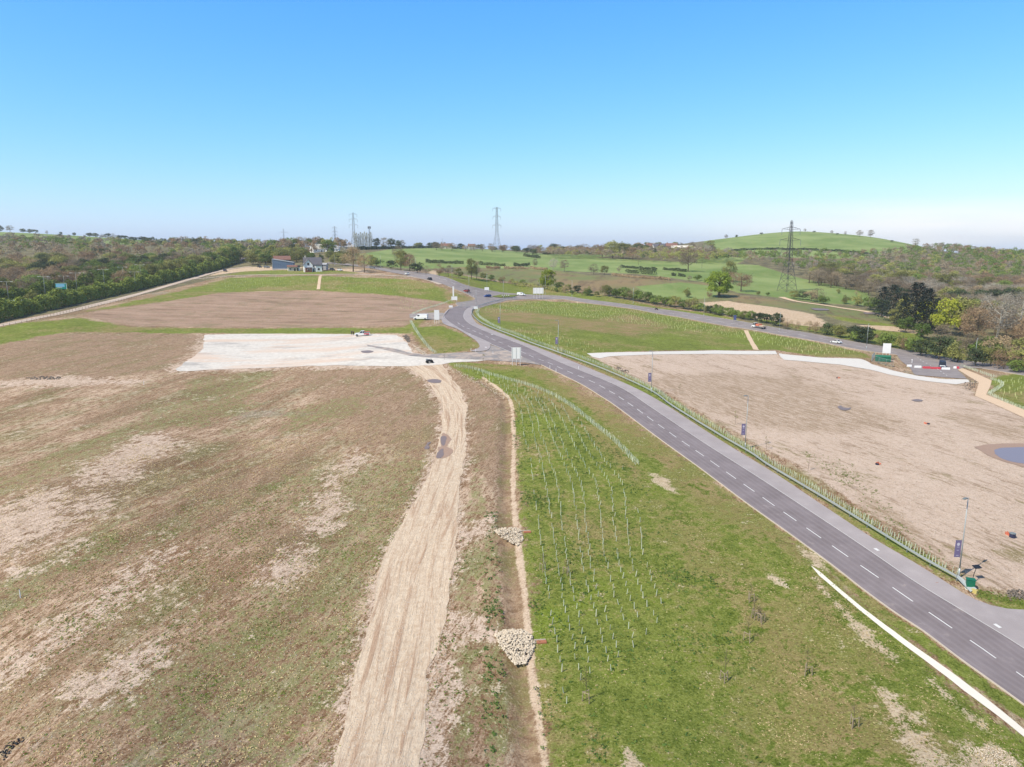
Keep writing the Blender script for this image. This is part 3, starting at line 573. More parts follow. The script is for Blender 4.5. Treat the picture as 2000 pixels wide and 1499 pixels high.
def build_ground():
    az = np.r_[np.arange(-180, -52, 4.0), np.arange(-52, -44, .6), np.arange(-44, 44.01, 0.15), np.arange(44.6, 52, .6), np.arange(52, 180.1, 4.0)]
    az = R(1) * az; rr = [6.0]
    while rr[-1] < 4600: rr.append(rr[-1] * 1.0078)
    rr = np.array(rr); NAz, NR = len(az), len(rr)
    X = np.outer(rr, np.sin(az)); Y = np.outer(rr, np.cos(az)); P = np.c_[X.ravel(), Y.ravel()]
    Z = hz(P[:, 0], P[:, 1])
    attrs = {k: np.zeros(len(P), np.float32) for k in list(REG) + ['ditch', 'wood', 'bank']}
    def apply(key, poly, wd):
        poly = np.asarray(poly); mn = poly.min(0) - wd * 2; mx = poly.max(0) + wd * 2
        idx = np.where((P[:, 0] > mn[0]) & (P[:, 0] < mx[0]) & (P[:, 1] > mn[1]) & (P[:, 1] < mx[1]))[0]
        if not len(idx): return
        Q = P[idx]; d2 = np.full(len(Q), 1e18)
        for i in range(len(poly)):
            a = poly[i - 1]; b = poly[i]; ab = b - a; t = np.clip(((Q - a) @ ab) / max(ab @ ab, 1e-9), 0, 1); d2 = np.minimum(d2, ((Q - a - t[:, None] * ab) ** 2).sum(1))
        d = np.sqrt(d2) * np.where(inpoly(Q, poly), 1, -1)
        attrs[key][idx] = np.maximum(attrs[key][idx], np.clip(0.5 + d / (2 * wd), -.3, 1.4))
    WK = {'gpale': 1.7, 'pale': 2.2, 'verge': 2.8, 'green': 1.3, 'dull': 1.6, 'tan': 1.2, 'mauve': 1.3}
    for k, lst in REG.items():
        for poly, wd in lst: apply(k, [unf(*q) for q in dens(poly, 3)], wd * WK.get(k, 1))
    wl = unl(dens(WOODLINE, 4, False)); apply('wood', wl + [(9000, 4000), (9500, 9500), (0, 14000), (-9500, 9500), (-9000, 3000)], 3)
    # the ditch beside the haul track
    m = (np.abs(P[:, 0]) < 60) & (P[:, 1] < 260) & (P[:, 1] > 5)
    idx = np.where(m)[0]; Q = P[idx]; best = np.full(len(Q), 1e9)
    for i in range(0, len(Q), 4000): best[i:i + 4000] = np.sqrt(((Q[i:i + 4000, None] - DITCH[None]) ** 2).sum(-1)).min(1)
    taper = 1.0
    Z[idx] -= 0.5 * np.exp(-(best / 1.25) ** 2)
    attrs['ditch'][idx] = np.clip(0.5 + (1.25 - best) / 1.6, 0, 1.2)
    nb = np.where(best < 4)[0]; kk = np.array([((DITCH - q) ** 2).sum(1).argmin() for q in Q[nb]]); dt = np.gradient(DITCH, axis=0)[kk]; rl = Q[nb] - DITCH[kk]
    sg = (rl[:, 0] * dt[:, 1] - rl[:, 1] * dt[:, 0]) / np.linalg.norm(dt, axis=1)      # the ditch line runs towards the camera: right bank is on its left
    attrs['bank'][idx[nb]] = np.clip(0.5 + (.36 - np.abs(-sg - 1.25)) / 1.1, -.2, 1.0)
    tk_ = np.vstack([np.array(unl(tl0)), np.array(unl(tr0))[::-1]])
    apply('pale', tk_, 2.2)
    # small roughness of the ground itself
    r = np.hypot(P[:, 0], P[:, 1]); amp = np.clip(r / 9000, 0.012, .03)
    F4 = np.empty((NR - 1, NAz - 1, 4), np.int32); g = np.arange(NR * NAz).reshape(NR, NAz)
    F4[..., 0] = g[:-1, :-1]; F4[..., 1] = g[:-1, 1:]; F4[..., 2] = g[1:, 1:]; F4[..., 3] = g[1:, :-1]; F4 = F4[..., ::-1].reshape(-1, 4)
    me = bpy.data.meshes.new('ground'); me.vertices.add(len(P)); me.vertices.foreach_set('co', np.c_[P, Z].astype(np.float32).ravel())
    me.loops.add(F4.size); me.loops.foreach_set('vertex_index', F4.ravel()); me.polygons.add(len(F4))
    me.polygons.foreach_set('loop_start', np.arange(0, F4.size, 4, dtype=np.int32)); me.polygons.foreach_set('loop_total', np.full(len(F4), 4, np.int32))
    me.polygons.foreach_set('use_smooth', np.ones(len(F4), bool))
    for k, v in attrs.items(): a = me.attributes.new(k, 'FLOAT', 'POINT'); a.data.foreach_set('value', v)
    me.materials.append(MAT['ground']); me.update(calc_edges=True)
    if me.polygons[len(F4) // 2].normal.z < 0: me.flip_normals()
    o = bpy.data.objects.new('ground', me); COL.objects.link(o); tag(o, kind='structure')
build_ground()

# spine road: left kerb, right edge line and outer footway edge
LK = [(2400, 1684), (2250, 1570), (2100, 1455), (1994, 1374), (1887, 1297), (1802, 1233), (1749, 1198.5), (1680, 1148), (1618.6, 1100), (1478, 998), (1400, 940), (1360, 910), (1297.6, 865), (1248, 828), (1200, 792), (1177, 777), (1129, 748), (1057, 713)]
LK2 = [(957, 672.7), (947, 667), (915, 653), (897, 643.5), (876, 630), (866, 620), (870, 610), (880, 603), (894, 598)]
RE = [(2400, 1548), (2250, 1443), (2100, 1338), (2000, 1268), (1888, 1199), (1788, 1138), (1700, 1078), (1580, 998), (1454, 916), (1360, 856), (1274, 798), (1200, 752), (1080, 702.8), (1020, 675), (960, 653), (930, 640), (915, 631.5), (906, 621), (907.5, 610.5), (913, 604.5), (922, 599)]
FO = [(1880, 1160), (1788, 1102), (1700, 1050), (1600, 984), (1500, 918), (1380, 844), (1280, 780), (1200, 741), (1080, 691.5), (1020, 669), (975, 651), (945, 639), (930, 631.5), (921, 616.5), (924, 606), (932, 600)]
def line(px, step=1.5): return resample(smooth(unl(px), 1.0), step)
lk = line(LK); lk2 = line(LK2); re_ = line(RE); fo = line(FO)
mouth = line([(1057, 713), (1020, 698), (985, 684), (957, 672.7)])
road_ol = np.vstack([lk, mouth[1:-1], lk2, line([(894, 598), (908, 598.5), (922, 599)])[1:-1], re_[::-1]])
CD0 = [(2400, 1612), (2250, 1504), (2100, 1395), (1945.2, 1287.6), (1715.8, 1130), (1555.3, 1018.9), (1405, 913.6), (1276, 823.6), (1162, 749), (1062, 706), (1004, 682), (954.7, 660), (906.7, 639.7), (891, 628.5), (886, 621), (887, 615), (900, 604)]
drape('road', road_ol, MAT['asphalt'], .06, 2.2, centre=smooth(unl(CD0), 1.0), label='purple grey asphalt spine road curving up the slope')
flare = line([(2400, 1212), (2250, 1202), (2100, 1196), (2000, 1193), (1960, 1190), (1915, 1178), (1880, 1160)])
foot_ol = np.vstack([re_, line([(922, 599), (932, 600)])[1:-1], fo[::-1], flare[::-1][1:], ])
drape('pavement', foot_ol, MAT['footway'], .09, 2.2, label='wide pale grey shared footway right of the spine road')
# left footway around the side-road corner
lf = [(862, 624), (867, 634), (892, 643.5), (915, 657), (928.5, 666), (936, 675), (934.5, 681), (919.5, 687.5), (948, 686), (957, 680), (958, 674)]
drape('pavement', np.vstack([resample(smooth(unl(lf), .6), 1.2), lk2[:-10][1:]]), MAT['footway'], .10, 4, label='pale footway curving round the side road corner')
side = [(957, 674.5), (958, 681), (949, 687.5), (920, 689), (860, 691), (825, 693), (800, 689), (770, 681), (740, 677), (715, 673), (715, 677), (760, 687), (800, 696), (850, 700), (920, 703), (990, 706.5), (1030, 709), (1057, 713.5), (1020, 699), (985, 685)]
drape('side_road', fract(resample(unl(side + [side[0]]), 1.2)[:-1], .12, 3), MAT['asphalt_dusty'], .04, 4, label='dusty grey side road running onto the white hardstanding')
drape('side_road', resample(unl([(867, 612), (867, 624), (855, 626), (800, 622), (800, 614), (850, 611), (867, 612)]), 1.2)[:-1], MAT['asphalt_dusty'], .045, 4, label='short access stub where the white van waits')
# trunk road
AU = [(2400, 786), (2200, 752), (2060, 729), (1916, 709), (1800, 690.5), (1720, 677), (1600, 655), (1510, 640), (1420, 624), (1330, 609.5), (1240, 597.5), (1150, 586), (1100, 579), (1025, 575.5), (985, 572.5), (948, 566), (900, 554), (850, 537.5), (800, 531), (730, 521.5), (690, 517), (640, 513)]
AL = [(2400, 806), (2200, 770), (2060, 745), (1930, 722), (1800, 700), (1690, 686), (1600, 668), (1510, 652.5), (1420, 637.5), (1330, 620.5), (1240, 604.5), (1150, 593), (1100, 585), (1025, 585), (990, 587), (950, 598), (934, 603), (922, 600), (894, 598), (889, 592.5), (905, 590), (924, 587.5), (929, 584), (916, 577), (905, 572), (880, 562), (840, 549), (800, 540), (730, 526), (690, 520), (640, 515.5)]
au = line(AU, 3); al_ = resample(unl(AL), 3)
drape('trunk_road', np.vstack([au, al_[::-1]]), MAT['asphalt2'], .06, 4, label='grey trunk road crossing the scene behind the green bank')
drape('traffic_island', resample(unl([(960, 580.5), (978, 577), (1012, 577.5), (1004, 581), (978, 583), (960, 580.5)]), 1)[:-1], plain('island_turf', (120, 130, 66), .95, .1, var=.25, scale=.5), .16, 3, label='grassed traffic island at the junction')
acc = [(1750, 692), (1800, 699), (1935, 721), (1882, 719), (1870, 723), (1889, 741), (1786, 733), (1776, 718), (1760, 706)]
drape('access_road', resample(unl(acc + [acc[0]]), 1.5)[:-1], MAT['asphalt2'], .05, 5, label='grey access road end closed off by red and white barriers')
drape('road', resample(unl([(-100, 606), (60, 584), (200, 563), (330, 540), (430, 520), (475, 504), (486, 503), (445, 522), (340, 544), (200, 568), (60, 590), (-100, 613), (-100, 606)]), 3)[:-1], MAT['asphalt2'], .045, 8, label='dual carriageway hidden behind the long clipped hedge')
# white hardstanding, haul track, strips and paths
pad = [(404, 655), (450, 654), (520, 653.5), (600, 652.5), (700, 653.5), (775, 655), (787, 663), (800, 678), (812, 690), (850, 694), (880, 697), (960, 704), (930, 707), (880, 709), (862, 712), (840, 714), (780, 716), (700, 715), (600, 714), (500, 718.5), (420, 722), (350, 725.5), (342, 722), (366, 705), (388, 687), (398, 666)]
drape('hardstanding', fract(resample(unl(pad + [pad[0]]), .7)[:-1], .42, 5), MAT['pad'], .03, 5, label='white crushed stone hardstanding')
tl = [(775, 712), (800, 722), (835, 747), (851, 775), (862, 800), (860, 840), (852, 880), (838, 920), (815, 960), (790, 1010), (765, 1060), (740, 1110), (725, 1180), (705, 1260), (685, 1340), (665, 1420), (645, 1499), (628, 1570)]
tr = [(862, 712), (884, 745), (905, 780), (912, 820), (912, 870), (908, 920), (900, 970), (896, 1020), (887, 1080), (880, 1130), (870, 1190), (860, 1260), (850, 1330), (832, 1400), (812, 1499), (800, 1570)]
wl_, wr_ = resample(smooth(unl(tl), 1), .5), resample(smooth(unl(tr), 1), .5)
n = 300; cl_ = (resample(wl_, 1)[(np.linspace(0, 1, n) * (len(resample(wl_, 1)) - 1)).astype(int)] + resample(wr_, 1)[(np.linspace(0, 1, n) * (len(resample(wr_, 1)) - 1)).astype(int)]) / 2
drape('dirt_track', np.vstack([fract(wl_, .16, 8), fract(wr_, .3, 9)[::-1]]), MAT['track'], .025, 2.0, centre=smooth(cl_[::12], 1), label='rutted pale earth haul track')
strip = [(1583, 1105), (1600, 1117), (1688, 1190.5), (1786, 1262), (1893, 1339.5), (2000, 1424.7), (2100, 1500), (2100, 1518), (2000, 1440), (1880, 1349), (1786, 1276), (1685, 1198), (1600, 1125.5)]
drape('concrete_strip', fract(resample(unl(strip + [strip[0]]), .4)[:-1], .035, 11), MAT['concrete'], .04, 2, label='white concrete strip beside the spine road')
sp1 = [(1147, 691), (1200, 689), (1260, 688), (1330, 686.5), (1400, 685), (1515, 686), (1519, 692.5), (1400, 692), (1300, 693), (1240, 695), (1190, 697), (1172, 701), (1158, 698)]
sp2 = [(1517, 689), (1530, 692), (1600, 699), (1680, 701.5), (1690, 705), (1700, 712), (1740, 724), (1790, 735), (1840, 741), (1892, 742), (1897, 747), (1870, 752), (1800, 744), (1740, 733), (1700, 723), (1640, 713), (1560, 706), (1530, 703.5), (1520, 696)]
drape('stone_path', fract(resample(unl(sp1 + [sp1[0]]), .8)[:-1], .12, 12), MAT['stonepath'], .035, 4, label='pale limestone path along the foot of the green mound')
drape('stone_path', fract(resample(unl(sp2 + [sp2[0]]), .8)[:-1], .2, 13), MAT['stonepath'], .04, 4, label='broad white stone apron beside the sandy plateau')
bp = [(1868, 721), (1880, 720), (1910, 732), (1937, 744), (1934, 756), (1926, 772), (2000, 801), (2200, 880), (2200, 902), (2000, 817), (1904, 774), (1912, 748), (1895, 738)]
drape('footpath', resample(unl(bp + [bp[0]]), 1.0)[:-1], MAT['buff'], .045, 4, label='buff gravel footpath bending past the small green plot')
def pathstrip(name, px, wpx0, wpx1, mat, off, label, seed=1, amp=.1):
    c = line(px, 1.0); w0 = np.linspace(wpx0, wpx1, len(c)) / 2
    return drape(name, np.vstack([fract(offs(c, w0), amp, seed), fract(offs(c, -w0), amp, seed + 1)[::-1]]), mat, off, 4, label=label)
pathstrip('gravel_path', [(-100, 656), (0, 636), (70, 622), (125, 611), (200, 593), (250, 580.5), (330, 558), (375, 545), (410, 535), (450, 526), (490, 521)], 5, 4.5, MAT['gravel'], .04, 'pinkish gravel path between the clipped hedge and the post fence', 5)
pathstrip('gravel_path', [(378, 546), (440, 540.5), (500, 537.5), (600, 537), (700, 536.5), (800, 541), (860, 556)], 2.6, 2.6, MAT['gravel'], .05, 'narrow grey gravel strip below the white house and yard')
pathstrip('steps_path', [(626, 538), (624, 552), (621, 566)], 1.6, 1.8, MAT['buff'], .05, 'narrow worn path down the bank below the white house')
pathstrip('steps_path', [(1456, 646), (1464, 660), (1476, 684)], 1.6, 1.8, MAT['buff'], .05, 'narrow worn path over the green mound right of the road')
pathstrip('farm_track', [(1525, 581), (1560, 590), (1630, 600), (1700, 611), (1760, 628), (1800, 647)], 4, 4, MAT['buff'], .06, 'pale farm track curling round the pond field')
# water
def wmat(name, c, rough=.08):
    t = NT(name, rough, .5); t.color(lin(c)); t.b.inputs['Roughness'].default_value = rough; t.b.inputs['Specular IOR Level'].default_value = .2; t.bump(t.noise(2.5, 3), .1, .05); return t.m
MW = wmat('puddle_water', (134, 120, 118), .5); MLAKE = wmat('shallow_pond', (136, 134, 150), .5); MWET = plain('wet_mud', (172, 144, 124), .6, .3, var=.15)
def puddle(px, label, mud=None, seed=1, off=.055, mat=None):
    if mud: drape('wet_mud', fract(resample(smooth(unl(mud + [mud[0]]), .5), .5)[:-1], .2, seed + 50), MWET, off - .012, 3, label='brown wet mud round ' + label)
    return drape('puddle', fract(resample(smooth(unl(px + [px[0]]), .4), .4)[:-1], .2, seed), mat or MW, off, 3, label=label)
puddle([(1932, 886), (1950, 877), (2010, 876), (2080, 880), (2100, 900), (2020, 908), (1975, 903), (1950, 895)], 'the wide blue puddle on the sandy plateau', [(1905, 874), (1940, 869), (2020, 868), (2110, 872), (2130, 905), (2040, 920), (1980, 908), (1940, 896)], 3, mat=MLAKE)
puddle([(862, 855), (868, 853), (870, 862), (866, 872), (861, 868)], 'a small puddle in the haul track', [(856, 850), (866, 846), (872, 855), (870, 873), (860, 872)], 5)
puddle([(860, 880), (866, 877), (866, 889), (858, 896), (856, 891)], 'a long puddle at the haul track edge', [(854, 874), (870, 872), (886, 880), (880, 892), (858, 898)], 7)
puddle([(835, 866), (841, 864), (839, 875), (833, 878)], 'a small puddle in the field beside the haul track', None, 9)
puddle([(833, 743), (850, 741), (864, 744), (860, 749), (840, 748)], 'a brown puddle across the top of the haul track', None, 11)
puddle([(1684, 611), (1715, 612), (1716, 615), (1690, 614.5)], 'the pond in the far green field', None, 13, .09)
puddle([(1585, 603), (1612, 604), (1618, 607), (1592, 607)], 'the small pond near the farm track', None, 15, .09)
puddle([(706, 686.5), (718, 685.5), (728, 687.5), (720, 690), (708, 689.5)], 'a puddle on the white hardstanding', None, 17)
puddle([(1636, 796), (1642, 793), (1652, 797), (1662, 796), (1660, 800), (1646, 802)], 'a small puddle in the middle of the sandy plateau', None, 19)
puddle([(1776, 782), (1790, 780), (1800, 783), (1788, 785)], 'a thin puddle near the access road', None, 21)
# kerbs and painted lines
kb = MB(); kerbline(kb, lk); kerbline(kb, offs(lk2, 0)); 
tag(kb.build('kerb', MAT['kerb']), 'pale concrete kerb along the left edge of the spine road', kind='structure')
kb = MB(); kerbline(kb, resample(unl([(957, 680), (950, 686), (930, 688.5)]), 1)); kerbline(kb, al_[:150], h=.12)
tag(kb.build('kerb', MAT['kerb']), 'kerbs of the side road and trunk road', kind='structure')
mk = MB(); ribbon(mk, resample(re_, 1.0), -.08, .08, .085)
lk2_line = offs(lk2, .35); ribbon(mk, lk2_line, -.06, .06, .062)
ribbon(mk, line([(957.7, 672.7), (985, 683.5), (1003, 691), (1020, 698)], 1), -.1, .1, .075)   # give-way line of the side road
CD = [(2250, 1503), (2150, 1430), (2042, 1355), (1945.2, 1287.6), (1859.5, 1228.8), (1782.8, 1176.4), (1715.8, 1130), (1656.4, 1089.2), (1603.7, 1052.6), (1555.3, 1018.9), (1512.6, 989.4), (1473.4, 961.6), (1437.4, 936.6), (1405, 913.6), (1375, 892.4), (1347, 873), (1321, 855.6), (1297.6, 838.6), (1276, 823.6), (1255.6, 808.6), (1236.6, 795), (1218.6, 782.6), (1201, 771), (1182, 760), (1162, 749), (1141, 739.5), (1119, 730.7), (1099, 722), (1080, 713), (1062, 706), (1042.5, 699), (1026.7, 691.5), (1004, 682), (982.5, 672), (967.5, 666), (954.7, 660), (942.7, 654.7), (930, 649.5), (918, 644), (906.7, 639.7), (897.7, 634.5), (891, 628.5), (886, 621), (887, 615), (892.5, 609), (900, 604)]
cw = [np.array(un(*p)) for p in CD]
for i, (a, b) in enumerate(zip(cw, cw[1:])):
    d = b - a; L = np.linalg.norm(d)
    if L > 12: continue
    a2 = a; b2 = a + d * (.58 if L > 2.5 else .6)
    ribbon(mk, np.array([a2, (a2 + b2) / 2, b2]), -.075, .075, .066)
tag(mk.build('road_marking', MAT['paint']), 'white edge line and centre dashes of the spine road', kind='structure')
mk = MB()
for px, w_ in (([(2060, 737), (1930, 716), (1800, 696), (1690, 681)], .09), ([(1690, 681), (1600, 662), (1510, 647), (1420, 631.5), (1330, 616), (1240, 601.5), (1150, 589.5), (1060, 580)], .12), ([(940, 572), (900, 561), (850, 543), (800, 535.5), (730, 523.5)], .12)):
    pl = line(px, 1.5)
    for i in range(0, len(pl) - 5, 6): ribbon(mk, pl[i:i + 4], -w_, w_, .09)
for f in (.12, .88):
    m = min(len(au), 400); 
    aa = au[: 120]; 
ribbon(mk, offs(au[8:-10], -.6), -.1, .1, .08)
pl = line([(1792, 700), (1805, 709), (1830, 722), (1852, 737)], .8)
for i in range(0, len(pl) - 4, 5): ribbon(mk, pl[i:i + 3], -.1, .1, .09)
tag(mk.build('road_marking', MAT['paint']), 'faded white lines along the trunk road', kind='structure')
mk = MB()
for px in ((1712, 1075.5), (1948, 1225)):
    p = np.array(un(*px)); q = np.array(un(px[0] + 14, px[1] + 9)); d = (q - p) / np.linalg.norm(q - p); ribbon(mk, np.array([p - d * .35, p + d * .35]), -.22, .22, .10)
for px in ((918, 654.5), (949, 680.5), (961, 653.5 + 2)):
    p = np.array(un(*px)); q = np.array(un(px[0] + 10, px[1] + 5)); d = (q - p) / np.linalg.norm(q - p); ribbon(mk, np.array([p - d * .6, p + d * .6]), -.3, .3, .14)
tag(mk.build('footway_marking', MAT['paint']), 'small white cycle marks on the shared footway', kind='structure')
mk = MB()
for px, w_ in (((1826, 1137), .4), ((1424, 882), .35), ((1247, 770), .4)):
    p = un(*px); z = hz1(*p) + .1; mk.add([(p[0] + w_ * math.cos(a), p[1] + w_ * math.sin(a), z) for a in np.linspace(0, 6.28, 9)[:-1]], [tuple(range(8))])
tag(mk.build('manhole_cover', MAT['rust']), 'rusty round manhole covers set in the shared footway', kind='structure')

# ------------------------------------------------------------------ trees, shrubs, hedges
def card_array(c, nrm, size, g, asp=1.0, flip=.5):
    """leaf cards: centres c, rough normals nrm, sizes"""
    n = len(c); d = nrm + g.normal(0, flip, (n, 3)); d /= np.linalg.norm(d, axis=1, keepdims=True) + 1e-9
    a = g.normal(0, 1, (n, 3)); u = np.cross(d, a); u /= np.linalg.norm(u, axis=1, keepdims=True) + 1e-9; v = np.cross(d, u)
    s = np.asarray(size).reshape(-1, 1) * np.ones((n, 1)); u = u * s * .5; v = v * s * .5 * asp
    k = g.uniform(.5, 1.0, (n, 4, 1))
    return np.stack([c - u * k[:, 0] - v * .35, c + v * k[:, 1] - u * .3, c + u * k[:, 2] + v * .35, c - v * k[:, 3] + u * .3], 1)
def crown_pts(g, n, lobes, rx, rz, cz, low=-.5, shell=.55, lsz=.42):
    """points and outward normals spread over lobes of a crown (unit: metres)"""
    L = []
    for i in range(lobes):
        th = g.uniform(0, 6.283); zz = g.uniform(low, .95); rr = math.sqrt(max(0.0, 1 - zz * zz)) * g.uniform(.45, .85)
        L.append((rr * math.cos(th) * rx, rr * math.sin(th) * rx, cz + zz * rz * .66, g.uniform(.7, 1.15) * lsz * rx))
    L = np.array(L); w = L[:, 3] ** 2; k = g.choice(lobes, n, p=w / w.sum())
    d = g.normal(0, 1, (n, 3)); d /= np.linalg.norm(d, axis=1, keepdims=True); d[:, 2] = np.where(d[:, 2] < -.3, -d[:, 2] * .6, d[:, 2])
    r = L[k, 3] * (shell + (1 - shell) * g.uniform(0, 1, n) ** .5) * (1 + .18 * np.sin(5 * d[:, 0] + 3 * k) * np.cos(4 * d[:, 1] + k))
    return L[k, :3] + d * r[:, None], d
def trunk_mb(g, h, r, limbs, rx, ztop, n=6, spread=.7):
    mb = MB(); p = Vector((0, 0, -.3)); top = Vector((g.normal(0, .03) * h, g.normal(0, .03) * h, h * .55))
    mb.tube(p, top, r, r * .6, n); mb.tube(top, Vector((top.x * 1.4, top.y * 1.4, ztop)), r * .6, r * .12, n)
    for i in range(limbs):
        a = 6.283 * i / limbs + g.uniform(-.5, .5); z0 = h * g.uniform(.3, .75); b = Vector((top.x * z0 / h, top.y * z0 / h, z0))
        L = rx * g.uniform(.55, .9) * spread * 1.3; e = b + Vector((math.cos(a) * L, math.sin(a) * L, h * g.uniform(.12, .34)))
        m = b.lerp(e, .5) + Vector((0, 0, -.04 * h)); mb.tube(b, m, r * .42, r * .26, 5, False); mb.tube(m, e, r * .26, r * .08, 5, False)
        for q in range(3):
            a2 = a + g.uniform(-.9, .9); mb.tube(m.lerp(e, g.uniform(.1, .9)), e + Vector((math.cos(a2), math.sin(a2), g.uniform(.4, 1.6))) * L * .35, r * .12, r * .03, 4, False)
    return mb
TREES = {}
def make_tree(kind, var, H=10.0):
    """unit trees 10 m tall; scaled when placed"""
    g = np.random.default_rng(hash((kind, var)) % 1000 if False else sum(map(ord, kind)) * 31 + var)
    spec = {  # foliage, crown half width, half height, centre z, lobes, cards, size, aspect, trunk, trunk material, limbs
        'bare': ('bare', 4.4, 4.9, 5.0, 34, 3600, .42, .30, .26, 'bark', 9), 'bareb': ('bareb', 4.4, 4.9, 4.9, 34, 3600, .44, .38, .26, 'bark', 8),
        'bareg': ('bareg', 4.5, 4.8, 5.0, 34, 3400, .42, .28, .26, 'palebark', 9),
        'olive': ('olive', 4.4, 5.0, 4.9, 30, 3200, .52, .7, .28, 'bark', 6), 'green': ('green', 4.4, 5.0, 4.9, 30, 3200, .52, .8, .28, 'bark', 6),
        'lime': ('lime', 4.3, 5.0, 4.9, 28, 3400, .54, .8, .26, 'bark', 6), 'oak': ('oak', 5.0, 5.2, 4.9, 70, 9000, .46, .85, .4, 'bark', 6),
        'dark': ('dark', 4.2, 5.0, 4.9, 26, 2800, .52, .8, .26, 'bark', 5), 'poplar': ('poplar', 1.3, 4.7, 5.3, 22, 1200, .3, .5, .16, 'bark', 5),
        'shrub': ('olive', 5.2, 4.6, 4.4, 20, 1500, .75, .7, .2, 'bark', 5), 'shrubb': ('bareb', 5.2, 4.6, 4.4, 20, 1500, .62, .4, .2, 'bark', 6),
        'shrubg': ('green', 5.2, 4.6, 4.4, 20, 1500, .8, .8, .2, 'bark', 5), 'shrubd': ('dark', 5.2, 4.6, 4.4, 20, 1500, .8, .8, .2, 'bark', 5), 'shrubc': ('bare', 5.2, 4.6, 4.4, 20, 1500, .6, .35, .2, 'bark', 6),
        'sapling': ('olive', 1.6, 3.4, 6.2, 8, 140, .5, .4, .09, 'bark', 4)}[kind]
    fo, rx, rz, cz, lob, nc, sz, asp, tr, bm, lim = spec
    if kind == 'poplar':
        z = g.uniform(.6, 10, nc); rad = 1.3 * np.sin(np.clip(z / 10, 0, 1) * math.pi) ** .5 * g.uniform(.3, 1, nc); th = g.uniform(0, 6.283, nc)
        c = np.c_[rad * np.cos(th), rad * np.sin(th), z]; nr = np.c_[np.cos(th), np.sin(th), np.full(nc, .4)]
    else:
        low = -1.0 if kind.startswith('shrub') else (-.9 if kind == 'oak' else -.85)
        c, nr = crown_pts(g, nc, lob, rx, rz, cz, low, .6 if not kind.startswith('bare') else .2, .40 if kind != 'oak' else .30)
        c[:, 2] = np.maximum(c[:, 2], .15)
    V = card_array(c, nr, g.uniform(.6, 1.3, nc) * sz, g, asp)
    cr = quads('crown', V, FOL[fo])
    tk = trunk_mb(g, 8.0 if not kind.startswith('shrub') else 5.0, tr, lim, rx, 8.6 if kind != 'sapling' else 9.4).build('trunk', MAT[bm])
    return cr, tk
def pine(var):
    g = np.random.default_rng(900 + var); V = []; nc = 0
    for t in range(26):
        z = 1.2 + 8.6 * (t / 26) ** .95; R0 = 4.6 * (1 - (z / 10.6) ** 2.2) + .7
        for b in range(11):
            a = g.uniform(0, 6.283); L = R0 * g.uniform(.6, 1.1); n = 12; s = g.uniform(.2, 1, n)
            c = np.c_[np.cos(a) * L * s, np.sin(a) * L * s, z - .35 * s * L * .5 + g.normal(0, .12, n)]; c[:, :2] += g.normal(0, .22, (n, 2))
            V.append(card_array(c, np.tile([0, 0, 1.0], (n, 1)), g.uniform(.5, 1.0, n) * .62, g, .7, .45))
    cr = quads('crown', np.vstack(V), FOL['pine']); tk = MB().tube((0, 0, -.3), (0, 0, 9.6), .3, .05, 7).build('trunk', MAT['bark']); return cr, tk
def proto(kind, var):
    k = (kind, var)
    if k not in TREES:
        cr, tk = pine(var) if kind == 'pine' else make_tree(kind, var)
        TREES[k] = (cr.data, tk.data); bpy.data.objects.remove(cr); bpy.data.objects.remove(tk)
    return TREES[k]
NVAR = {'oak': 1, 'poplar': 2, 'sapling': 2, 'pine': 2, 'lime': 2}
def plant(kind, p, h, label, cat='tree', name=None, group=None, wide=1.0, var=None):
    v = random.randrange(NVAR.get(kind, 3)) if var is None else var
    cm_, tm_ = proto(kind, v); rz = random.uniform(0, 6.283)
    nm = name or ('shrub' if kind.startswith('shrub') else {'pine': 'pine_tree', 'oak': 'oak_tree', 'poplar': 'poplar_tree', 'sapling': 'sapling'}.get(kind, {'bare': 'bare_tree', 'bareb': 'budding_tree', 'bareg': 'pale_bare_tree', 'olive': 'olive_leaved_tree', 'green': 'green_tree', 'dark': 'evergreen_tree', 'lime': 'lime_tree'}.get(kind, 'tree')))
    o = thing(nm, label, cat, (p[0], p[1], hz1(p[0], p[1]) if len(p) < 3 else p[2]), rz, group); s = h / 10; o.scale = (s * wide, s * wide, s)
    for n_, m_ in (('crown', cm_), ('trunk', tm_)): c = bpy.data.objects.new(n_, m_); COL.objects.link(c); c.parent = o
    return o
def at_px(kind, x, ybase, ytop, label, wide=1.0, **k):
    p = un3(x, ybase); d = math.hypot(p.x, p.y)
    az, t = azt(x, ytop); h = max(1.0, CH + d * t - p.z)
    return plant(kind, p, h * 1.04, label, wide=wide, **k)
